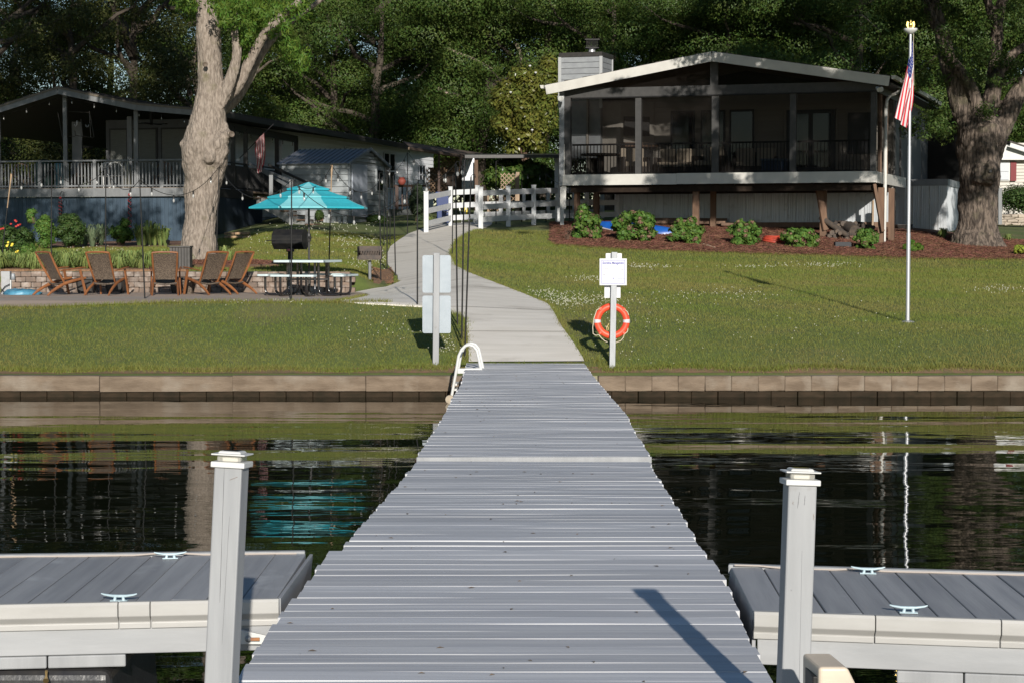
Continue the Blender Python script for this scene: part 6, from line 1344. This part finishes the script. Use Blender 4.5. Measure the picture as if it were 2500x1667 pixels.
ob('knot_hole', MB().lathe([(.05,0),(.04,-.02),(.005,-.03)], P(2419,418,58.98), 12, Matrix.Rotation(math.pi/2,3,'X')), BLACKM, tR)
Cc, Rr = [], []
for x, y, n_, s in ((2260,300,7,28),(2300,320,5,18),(2290,280,4,20),(2390,265,4,22),(2400,240,3,14),(2250,25,8,35),(2210,10,6,25),(2340,15,7,40),(2360,150,6,40),(2400,190,4,26),(2300,190,3,20),(2460,190,5,30),(2490,30,6,30),(2470,170,4,30),(2410,100,5,35),(2200,140,3,20),(2240,200,4,25),(2320,100,4,28)):
    for _ in range(n_): q = P(x+rd.gauss(0, s*.7), y+rd.gauss(0, s*.6), rd.uniform(58.6, 62)); Cc.append(tuple(q)); c_ = rd.uniform(.22,.42); Rr.append((c_, c_, c_*.8))
pts, nr = clump_pts(Cc, Rr, 150, up=.2, shell=.1); leaf_ob('foliage', pts, nr, .12, .042, LOAK, tR, droop=.5)
Cc, Rr = [], []
for k in range(230):
    D = rd.uniform(45, 66); zf = EYE+HZ/FPX*D+.55; X = rd.uniform(6.5, 19.5); Cc.append((X, D, zf+rd.uniform(0, 6.5)))
    c_ = rd.uniform(.5,1.05); Rr.append((c_, c_, c_*.6))
C2, R2 = [], []
while len(C2) < 120:   # leaf clumps added above the view, aimed along the sun to dapple the porch
    D = rd.uniform(42, 53); tx, tz = rd.uniform(4.3, 11.2), rd.uniform(3.9, 8.3); X, z = tx+(60-D)*.126, tz+(60-D)*.331
    if z < EYE+HZ/FPX*D+.45 or (tz > 6.3 and tx < 6.6) or (tz > 6.6 and rd.random() < .45) or (tx < 5.4 and tz > 5.4): continue
    C2.append((X, D, z)); c_ = rd.uniform(.38,.72); R2.append((c_, c_, c_*.6))
pts, nr = clump_pts(C2, R2, 190); leaf_ob('porch_shade_crown', pts, nr, .22, .10, LOAK, tR)
C2, R2 = [], []
for k in range(110): D = rd.uniform(56, 71); X = rd.uniform(7.5, 20); zf = EYE+HZ/FPX*D+1.6; C2.append((X, D, zf+rd.uniform(0, 9))); c_ = rd.uniform(1.0,1.8); R2.append((c_, c_, c_*.6))
pts, nr = clump_pts(C2, R2, 230); leaf_ob('upper_shade_crown', pts, nr, .42, .20, LOAK, tR)  # added out of view on this side too, to darken the woods
for k in range(70): D = rd.uniform(45, 56); X = rd.uniform(13.2, 19); zf = EYE+HZ/FPX*D+.3; Cc.append((X, D, zf+rd.uniform(.0, 4.0))); c_ = rd.uniform(.35,.75); Rr.append((c_, c_, c_*.55))  # unseen clumps added to put the right trunk in shade
for k in range(14): D = rd.uniform(44, 52); X = rd.uniform(2.4, 4.8); zf = EYE+HZ/FPX*D+.3; Cc.append((X, D, zf+rd.uniform(.0, 1.6))); c_ = rd.uniform(.22,.45); Rr.append((c_, c_, c_*.55))  # a few sparse ones out of view, added to dapple the porch's left end
for k in range(75): D = rd.uniform(41, 47); X = rd.uniform(1.4, 5.0); zf = EYE+HZ/FPX*D+.35; Cc.append((X, D, zf+rd.uniform(.5, 3.6))); c_ = rd.uniform(.34,.6); Rr.append((c_, c_, c_*.55))  # more unseen clumps, added to shade the white fence
pts, nr = clump_pts(Cc, Rr, 230); leaf_ob('crown', pts, nr, .17, .075, LOAK, tR)
sk_ = MB()
for k in range(18): c = Vector(Cc[k*10]); s = P(2330+rd.uniform(-60,160), -60-rd.uniform(0,150), 60); sk_.tube([tuple(v) for v in wiggle(s, c, 5, .3, rd)], [.15,.12,.10,.07,.05,.02], 6)
ob('upper_limbs', sk_, BARKD, tR, smooth=True)

# ---------------------------------------------------------------- magnolia, vines, hedge, shrubs
def shrub(name, px0, px1, y0, y1, D, ncl, cr, per, L, W, m, label, cat='shrub', group=None, stems=True, shape='oval', droop=.2):
    base = P((px0+px1)/2, y1, D); gzb = gz1(base.x, base.y); t = thing(name, label, cat, (base.x, base.y, min(base.z, gzb) if gzb < base.z+.3 else base.z), group=group)
    Cc, Rr = [], []; hw, hh = (px1-px0)/2/PPM(D), (y1-y0)/2/PPM(D); c0_ = P((px0+px1)/2, (y0+y1)/2, D)
    for _ in range(ncl):
        u = Vector([rd.gauss(0,1) for _ in range(3)]).normalized()*(rd.random()**.28); fz = u.z
        wz = 1.0 if shape == 'oval' else (1-.35*max(0,fz)); Cc.append((c0_.x+u.x*(hw-cr)*wz, c0_.y+u.y*min(hw,1.4)*.8, c0_.z+u.z*(hh-cr*.7))); c_ = cr*rd.uniform(.7,1.3); Rr.append((c_, c_, c_*.8))
    pts, nr = clump_pts(Cc, Rr, per, up=.35, shell=.35); leaf_ob('leaves', pts, nr, L, W, m, t, droop=droop)
    if stems:
        s = MB()
        for k in range(min(9, ncl)): c = Vector(Cc[k]); s.tube([tuple(v) for v in wiggle(base+Vector((rd.uniform(-.1,.1),0,0)), c, 3, .05, rd)], [.03,.024,.018,.010], 5)
        ob('stems', s, BROWNW, t)
    return t, Cc, Rr
mg, Cc, Rr = shrub('magnolia_tree', 1188, 1372, 150, 400, 82, 120, .42, 170, .20, .085, LMAG, 'yellow green magnolia with a few white blossoms beyond the fence', 'tree')
pts2 = []
for _ in range(26):
    k = rd.randrange(len(Cc)); c = Vector(Cc[k]); q = c+Vector((rd.uniform(-.3,.3), -Rr[k][1]-.08, rd.uniform(-.25,.25))); top('magnolia_flower', MB().lathe([(.015,-.03),(.05,.0),(.055,.03),(.03,.05)], q, 7), WHITE, 'white blossom on the magnolia', 'blossom', 'white blossoms of the magnolia') if q.y < 81.4 else None
shrub('upper_magnolia', 1300, 1380, 128, 260, 83, 40, .4, 150, .20, .085, LMAG, 'taller spire of the magnolia reaching toward the chimney', 'tree')
LVINE = leafmat('vine_leaf', (.055,.105,.022), (.085,.14,.03), .3, .3)
shrub('climbing_vine', 1172, 1372, 384, 478, 74.6, 70, .42, 200, .16, .13, LVINE, 'broad leafed vine hanging under the dark carport roof', 'vine')
shrub('climbing_vine', 1180, 1370, 470, 545, 77, 36, .45, 160, .16, .13, LDARK, 'shaded lower vine behind the lattice screens', 'vine')
shrub('clipped_hedge', 2425, 2640, 436, 528, 80, 46, .5, 260, .10, .06, LDARK, 'tall clipped green hedge above the stone wall, far right', 'hedge')
shrub('yucca_bush', 998, 1042, 448, 548, 69, 22, .20, 170, .26, .03, leafmat('yucca_leaf', (.025,.045,.02), (.04,.06,.03), .3, .1), 'dark spiky bush just left of the first fence post', 'bush', droop=.1)
shrub('low_bush', 884, 946, 526, 546, 68, 14, .14, 150, .14, .03, LDARK, 'low grassy bush at the shed foot', 'bush'); shrub('low_bush', 770, 790, 512, 540, 66, 8, .12, 120, .12, .04, LDARK, 'small dark bush right of the deck stairs', 'bush')
for a in ((82,140,520,606,R_(56),30,.16,'mid green bush second from the left, under the first wind spinner'),(128,218,515,606,R_(56.5),46,.18,'broad rounded green bush against the blue skirting'),(-30,96,545,640,R_(50.5),56,.18,'large dark green bush at the far left with red blooms above'),(40,92,590,655,R_(48.6),26,.14,'lower green bush in front of the large left one'),(262,332,546,604,57,30,.15,'compact green bush below the longer wind spinner'),(-120,-20,540,640,R_(51),30,.2,'green bush just outside the left edge')):
    shrub('garden_bush', *a[:5], a[5], a[6], 210, .075, .042, LSHRUB if a[6] < .17 else LDARK, a[7], 'bush', 'bushes along the blue deck skirting')
shrub('young_sapling', 62, 92, 508, 545, 56, 7, .12, 70, .09, .05, LSHRUB, 'thin light sapling poking above the left bushes', 'sapling'); shrub('young_sapling', 290, 322, 528, 556, 57, 7, .11, 70, .09, .05, LSHRUB, 'thin light sapling above the compact bush', 'sapling')
# strap leaved plants
def blades_V(c, n_, h, spread, w_, r=rng, arch=.5):
    out = []
    for _ in range(n_):
        a = r.uniform(0, 2*math.pi); hh = h*r.uniform(.6,1.15); q = spread*r.uniform(.2,1); d_ = np.array([math.cos(a), math.sin(a), 0]); s = np.array([-math.sin(a), math.cos(a), 0])*w_/2*r.uniform(.7,1.2)
        b0 = np.array(c)+d_*.03; b1 = b0+d_*q*.35+np.array([0,0,hh*.6]); b2 = b0+d_*q*.8+np.array([0,0,hh*(1-.15*arch)]); b3 = b0+d_*q*1.3+np.array([0,0,hh*(1-.75*arch)])
        out += [b0-s, b0+s, b1+s, b1-s, b1-s, b1+s, b2+s*.8, b2-s*.8, b2-s*.8, b2+s*.8, b3+s*.1, b3-s*.1]
    return out
def strap(name, px_, py_, h, spread, n_, label, m=LBLADE, group=None, w_=.022, arch=.9, cat='plant', D=None):
    q = G(px_, py_) if D is None else Vector(((px_-1250)/FPX*D, D, gz1((px_-1250)/FPX*D, D))); V = np.array(blades_V((0,0,0), n_, h, spread, w_, arch=arch)); me = raw_mesh('leaves', V, len(V)//4); me.materials.append(m)
    o = bpy.data.objects.new(name, me); C.objects.link(o); o.location = q; return tag(o, label, cat, group)
lil = [strap('daylily', 40, 660, .40, .36, 80, 'x', w_=.028) for _ in range(4)]
for o in lil: bpy.data.objects.remove(o)
lm = [m for m in bpy.data.meshes if m.name.startswith('leaves') and m.users == 0][-4:]
for k in range(62):
    D = R_(46.45+rd.random()*1.5); px_ = rd.choice([rd.uniform(-30,110), rd.uniform(-30,235), rd.uniform(290,455), rd.uniform(150,350)]); x = (px_-1250)/FPX*D; o = bpy.data.objects.new('daylily', lm[k % 4]); C.objects.link(o); o.location = (x, D, gz1(x, D)); o.rotation_euler = (0,0,rd.uniform(0,6)); s = rd.uniform(.7,1.1); o.scale = (s,s,s)
    tag(o, 'clump of arching daylily leaves along the top of the brick wall', 'daylily', 'daylilies planted above the brick wall')
for px_, py_, h, n_, lb in ((208,604,.62,70,'blue green iris fan left of the compact bush'),(247,604,.62,70,'blue green iris fan beside the second light pole'),(226,606,.55,60,'iris fan between the two taller ones')): strap('iris', px_, py_, h, .34, n_, lb, LBLUE, 'iris fans in the left bed', .035, .25)
for k, (px_, h) in enumerate(((340,.62),(352,.56),(365,.70),(378,.64),(392,.58),(404,.50))): strap('iris', px_, 604, h, .24, 44, 'broad green iris fan in the bed, %s from the left of six' % ORD[k], LBLADE, 'broad iris fans near the trunk', .05, .2)
for px_, py_, h, n_, lb in ((548,636,.34,50,'iris fan right of the big trunk base'),(560,642,.30,40,'lower iris fan right of the big trunk base'),(458,650,.28,34,'iris fan left of the big trunk base'),(2303,586,.36,120,'mounded lilyturf at the corner of the metal skirt'),(2462,592,.26,50,'small pale strap leaf plant right of the right tree'),(1047,546,.25,30,'strap leaf tuft at the first fence post'),(1206,535,.3,30,'strap leaf tuft behind the fence')): strap('strap_plant', px_, py_, h, .16, n_, lb, LBLADE, w_=.028, arch=.6)
def bloom(px_, py_, D, n_, s, m, name, label, cat='flowers'):
    c = P(px_, py_, D); t = thing(name, label, cat, c)
    for k in range(n_):
        q = c+Vector((rd.gauss(0,s), rd.gauss(0,s*.5), rd.gauss(0,s*.8))); b_ = MB().lathe([(.006,-.025),(.02,.0),(.03,.015),(.015,.022)], q, 6, Matrix.Rotation(rd.uniform(.3,1.4),3,'X')); ob('flower', b_, m, t)
bloom(38,550,R_(49.7),6,.06,RED,'red_blossom','cluster of red blossoms at the far left above the bush'); bloom(8,560,R_(49.7),3,.05,RED,'red_blossom','few red blossoms at the very left edge')
bloom(20,598,R_(48.2),3,.025,YEL,'yellow_iris','yellow iris blooms at the far left, upper pair'); bloom(29,600,R_(48.2),3,.02,YEL,'yellow_iris','yellow iris bloom right of the upper pair'); bloom(41,616,R_(48.0),3,.02,YEL,'yellow_iris','single yellow iris bloom below the others')
# hydrangeas with dry heads
HY = [(1392,1470,496,600,57.2,44,.17,26,'tallest hydrangea, dry brown heads, below the left corner of the porch'),(1492,1606,514,602,57.0,46,.17,26,'wide hydrangea hiding the middle of the blue canoe'),(1630,1724,530,608,56.8,38,.16,16,'rounded hydrangea at the right end of the blue canoe'),(1776,1860,532,613,57.0,34,.16,12,'hydrangea left of the red hose coil'),
      (1909,2000,553,617,57.0,30,.14,12,'hydrangea between the red hose and the firewood'),(2080,2150,560,621,57.0,26,.13,7,'small hydrangea in front of the corner posts'),(2206,2251,588,622,56.9,14,.10,0,'small bright green shrub right of the flagpole'),(2474,2530,598,622,56.6,12,.09,0,'yellow green hosta at the right edge')]
hm = withmat(unit_box('flower_head', .02, .05, .05, .05), DRYB)
for px0, px1, y0, y1, D, n_, cr, nh, lb in HY:
    px0 -= 6; px1 += 6; y0 -= 4; y1 += 1
    m_ = LSHRUB if nh else (LBRIGHT if px0 < 2400 else leafmat('hosta_leaf', (.22,.30,.04), (.28,.34,.05), .2, .3)); t, Cc, Rr = shrub('hydrangea' if nh else 'small_shrub', px0, px1, y0, y1, D, n_, cr, 105, .105, .085, m_, lb, 'shrub', 'shrubs along the front of the pine straw bed')
    for _ in range(nh):
        k = rd.randrange(len(Cc)); c = Vector(Cc[k]); q = c+Vector((rd.uniform(-.12,.12), -Rr[k][1]*rd.uniform(.9,1.3), rd.uniform(-.05,.16))); u = rng.normal(size=(46,3)); u = unit(u); pts = np.array(q)+u*.065*np.array([1,1,.75]); leaf_ob('flower_head', pts, unit(u+rng.normal(size=(46,3))*.3), .034, .028, DRYB, t)
s = MB(); base = G(1385, 592)
for _ in range(16): e = P(1365+rd.uniform(0,40), 545+rd.uniform(0,38), 57+rd.uniform(-.3,.3)); s.tube([tuple(v) for v in wiggle(base, e, 3, .05, rd)], [.010,.008,.006,.003], 5)
top('dry_stems', s, BROWNW, 'tangle of bare brown stems at the left end of the shrub row', 'dry stems')

# ---------------------------------------------------------------- beds, straw, grass, clover
def bed(name, front, back_D, px0, px1, m, dz=.018, n=60, kind='structure'):
    fx = np.array([f[0] for f in front]); fy = [G(*f).y for f in front]; mb = MB(); pxs = np.linspace(px0, px1, n); V = []; nr_ = 14
    for j in range(nr_):
        f = j/(nr_-1); d0 = np.interp(pxs, fx, fy)+.10*np.sin(pxs*.11)+.06*np.sin(pxs*.31); bd = np.interp(pxs, [b_[0] for b_ in back_D], [b_[1] for b_ in back_D]); D = d0+(bd-d0)*f**1.3
        x = (pxs-1250)/FPX*D; z = gz(x, D)+(dz+.03*math.sin(min(1, f*5)*math.pi/2) if j else -.01); V += list(zip(x.tolist(), D.tolist(), z.tolist()))
    mb.v = V; mb.f = [(j*n+i, j*n+i+1, (j+1)*n+i+1, (j+1)*n+i) for j in range(nr_-1) for i in range(n-1)]; mb.m = [0]*len(mb.f); return tag(ob(name, mb, m, smooth=True), kind=kind)
FRR = [(1342,594),(1355,601),(1420,606),(1500,611),(1600,616),(1700,619),(1800,621),(1900,624),(2000,626),(2100,630),(2200,633),(2300,636),(2400,636),(2500,637),(2700,638)]
bed('mulch_bed', FRR, [(1342,60),(1400,66),(2200,67),(2420,64),(2700,62)], 1342, 2700, STRAWB)
bed('mulch_bed', [(440,652),(520,656),(640,654),(700,648)], [(440,R_(51.0)),(500,R_(51.8)),(560,R_(50.3)),(700,R_(48.6))], 446, 700, STRAWB, n=30)
bed('mulch_bed', [(-100,664),(0,663),(440,663.5)], [(-100,R_(46.9)),(440,R_(46.85))], -100, 455, CHIPS, n=30); bed('mulch_bed', [(100,606),(300,607),(440,604)], [(100,62),(440,62)], 95, 452, STRAWB, n=30)
bed('mulch_bed', [(925,700),(945,693),(955,692)], [(925,R_(49.2)),(955,R_(50.5))], 912, 956, CHIPS, n=16)
def inside(px, D):  # boolean masks of hard ground
    x = (px-1250)/FPX*D
    xl = np.interp(D, dd, xlp); xr = np.interp(D, dd, xrp); onpath = (D < 66) & (x > xl-.02) & (x < xr+.02) & (D > 30.1)
    onpatio = (D > R_(39.45)) & (D < R_(46.35)) & (x < xl+.1)
    fr = np.interp(px, [f[0] for f in FRR], [G(*f).y for f in FRR]); onbed = (px > 1345) & (D > fr+.10) & (D < 66)
    b2 = (px > 440) & (px < 700) & (D > R_(46.9)) & (D < np.interp(px, [440,500,560,700], [R_(v) for v in (51,51.8,50.3,48.6)])) & (D > np.interp(px, [440,520,640,700], [R_(v) for v in (48.4,47.6,47.9,48.9)]))
    b3 = (px < 455) & (px > 95) & (D > 56.6) & (D < 62) | (px < 455) & (D > R_(46.2)) & (D < R_(46.9)); b4 = (px > 912) & (px < 956) & (D > R_(46.8)) & (D < R_(50))
    return onpath, onpatio, onbed, b2 | b3 | b4
def scatter(n_, d0, d1, px0=-330, px1=2830, pw=1.0):
    D = d0+(d1-d0)*rng.random(n_)**pw; px = rng.uniform(px0, px1, n_); return px, D
# grass blades
px, D = scatter(660000, 29.80, 60, pw=1.15); a1_, a2_, a3_, a4_ = inside(px, D); k = ~(a1_ | a2_ | a3_ | a4_); px, D = px[k], D[k]; x = (px-1250)/FPX*D; z = gz(x, D); N = len(px)
k = rng.random(N) < np.clip((D-29.72)/.3, .0, 1); px, D, x, z = px[k], D[k], x[k], z[k]; N = len(px)
a = rng.uniform(0, 2*math.pi, N); tall = 1+.9*np.exp(-((D-30.0)/.35)**2)*(rng.random(N) < .35); patch = .75+.5*np.sin(x*1.3+np.sin(D*.9)*2)*np.sin(D*1.1+x*.4); h = .032*rng.uniform(.6,1.35,N)*tall*(.8+.25*patch)*np.clip(D/34, 1, 1.5)
w_ = .0075*rng.uniform(.7,1.3,N)*np.clip(D/34, 1, 1.7); dx, dy = np.cos(a), np.sin(a); ln = h*rng.uniform(.15,.8,N)
b_ = rng.uniform(0, 2*math.pi, N); base = np.stack([x, D, z-.004], 1); sv = np.stack([dx*w_/2, dy*w_/2, 0*w_], 1); tipv = base+np.stack([np.cos(b_)*ln, np.sin(b_)*ln, h], 1)
V = np.stack([base-sv, base+sv, tipv+sv*.25, tipv-sv*.25], 1).reshape(-1,3); me = raw_mesh('grass', V, N); me.materials.append(GRASS); g_ = bpy.data.objects.new('grass', me); C.objects.link(g_); tag(g_, 'mown grass of the lakeside lawn with yellowish patches', 'grass', kind='stuff')
# taller fringe along edges
def fringe(xy, h0, n_, nm, lb):
    xy = np.array(xy); i = rng.integers(0, len(xy)-1, n_); f = rng.random((n_,1)); q = xy[i]*(1-f)+xy[i+1]*f+rng.normal(size=(n_,2))*.04; z = gz(q[:,0], q[:,1]); h = h0*rng.uniform(.5,1.3,n_); a = rng.uniform(0,6.28,n_); w_ = .009
    base = np.stack([q[:,0], q[:,1], z], 1); sv = np.stack([np.cos(a)*w_/2, np.sin(a)*w_/2, a*0], 1); b_ = rng.uniform(0,6.28,n_); tp2 = base+np.stack([np.cos(b_)*h*.5, np.sin(b_)*h*.5, h], 1)
    me = raw_mesh(nm, np.stack([base-sv, base+sv, tp2+sv*.2, tp2-sv*.2], 1).reshape(-1,3), n_); me.materials.append(GRASS); o = bpy.data.objects.new(nm, me); C.objects.link(o); tag(o, lb, 'grass', kind='stuff')
fringe([(x_, 29.90+.07*math.sin(x_*3)) for x_ in np.arange(-9, -.8, .2)]+[(-.8,30.5)], .075, 5000, 'edge_grass', 'longer grass hanging over the earth lip left of the walkway')
fringe([(1.3,30.3)]+[(x_, 29.90+.07*math.sin(x_*3)) for x_ in np.arange(1.4, 9.6, .2)], .075, 5000, 'edge_grass', 'longer grass along the bank right of the walkway')
fringe([(px_of(R_(39.4),p_), R_(39.38)) for p_ in range(-50, 1000, 50)], .07, 3500, 'edge_grass', 'grass tufts along the front edge of the patio'); fringe([(xlp[i]-.03, dd[i]) for i in range(0, 42)], .06, 2200, 'edge_grass', 'grass along the left edge of the path near the water'); fringe([(xrp[i]+.03, dd[i]) for i in range(0, 150)], .055, 5000, 'edge_grass', 'grass along the right edge of the path')
fringe([(lambda q: (q.x, q.y-.03))(G(*f)) for f in FRR], .07, 6000, 'edge_grass', 'grass blades along the front edge of the pine straw bed')
# pine straw needles
px, D = scatter(60000, 54.3, 64, 1340, 2650); _, _, ob_, _ = inside(px, D+rng.exponential(.12, len(D))); px, D = px[ob_], D[ob_]; x = (px-1250)/FPX*D; z = gz(x, D)+.045+rng.uniform(0,.035,len(x)); N = len(x)
px2, D2 = scatter(16000, R_(46.9), R_(52), 440, 700); _, _, _, o2 = inside(px2, D2); px2, D2 = px2[o2], D2[o2]; x2_ = (px2-1250)/FPX*D2; z2_ = gz(x2_, D2)+.04
x, D, z = np.concatenate([x, x2_]), np.concatenate([D, D2]), np.concatenate([z, z2_]); N = len(x); a = rng.uniform(0, 6.28, N); L_ = rng.uniform(.05,.12,N); tv = np.stack([np.cos(a)*L_, np.sin(a)*L_, rng.uniform(-.02,.035,N)], 1); sv = np.stack([-np.sin(a), np.cos(a), 0*a+.7], 1)*.0045; b_ = np.stack([x, D, z], 1)
me = raw_mesh('pine_straw', np.stack([b_-tv-sv, b_-tv+sv, b_+tv+sv, b_+tv-sv], 1).reshape(-1,3), N); me.materials.append(STRAW); g_ = bpy.data.objects.new('pine_straw', me); C.objects.link(g_); tag(g_, 'reddish pine straw mulch spread over the beds', 'pine straw', kind='stuff')
# clover flowers in drifts
cpx, cpy = [], []
for x0, y0, sx, sy, n_ in ((1390,742,45,9,220),(1340,722,30,5,90),(1470,738,40,8,70),(1580,655,45,3,90),(1440,685,25,5,50),(1600,730,60,10,40),(1560,790,60,14,40),(1790,722,40,12,60),(1850,655,60,3,50),(2020,650,50,3,60),(2440,712,40,5,60),(910,640,40,10,160),(880,595,30,10,110),(780,560,60,14,120),(700,592,90,20,90),(850,545,60,8,80),(640,735,60,3,60),(680,738,14,2,50),(1090,850,14,14,60),(960,808,60,14,25),(560,740,120,6,50),(330,735,60,4,30),(180,640,90,8,120),(260,620,60,10,60),(2000,790,200,40,30),(1800,800,250,40,30),(900,780,100,25,20),(950,830,70,15,20),(1550,880,90,15,20),(1480,820,40,20,20)):
    cpx += list(rng.normal(x0, sx, n_)); cpy += list(rng.normal(y0, sy, n_))
V = []; nq = 0
for x0, y0 in zip(cpx, cpy):
    if y0 > 905 or x0 < -300: continue
    q = G(x0, y0); m1, m2, m3, m4 = inside(np.array([x0]), np.array([q.y]))
    if m1[0] or m2[0] or m3[0] or m4[0]: continue
    s = (rd.uniform(.005,.011)*q.y/40+.002); c = np.array(q)+np.array([0,0,.045+rd.uniform(0,.02)])
    for ax in ((1,0,0,0,0,1),(0,1,0,0,0,1),(1,0,0,0,1,0)): u = np.array(ax[:3])*s; v = np.array(ax[3:])*s; V += [c-u, c+v, c+u, c-v]; nq += 1
me = raw_mesh('clover', np.array(V), nq); me.materials.append(CLOV); g_ = bpy.data.objects.new('clover', me); C.objects.link(g_); tag(g_, 'white clover flowers in drifts over the lawn', 'clover', kind='stuff')
# leaf litter by the path curve
px, D = scatter(2500, R_(46.8), R_(50.2), 908, 960); x = (px-1250)/FPX*D; xl = np.interp(D, dd, xlp); k = x < xl-.02; x, D = x[k], D[k]; N = len(x); V = leaves(np.stack([x, D, gz(x, D)+.035], 1), unit(rng.normal(size=(N,3))*.4+np.array([0,0,1])), .06, .035)
me = raw_mesh('leaf_litter', V, N); me.materials.append(CHIPS); g_ = bpy.data.objects.new('leaf_litter', me); C.objects.link(g_); tag(g_, 'dry brown leaves gathered at the inside of the path curve', 'leaf litter', kind='stuff')
# trees on the near shore behind the viewer are outside the picture and are left out
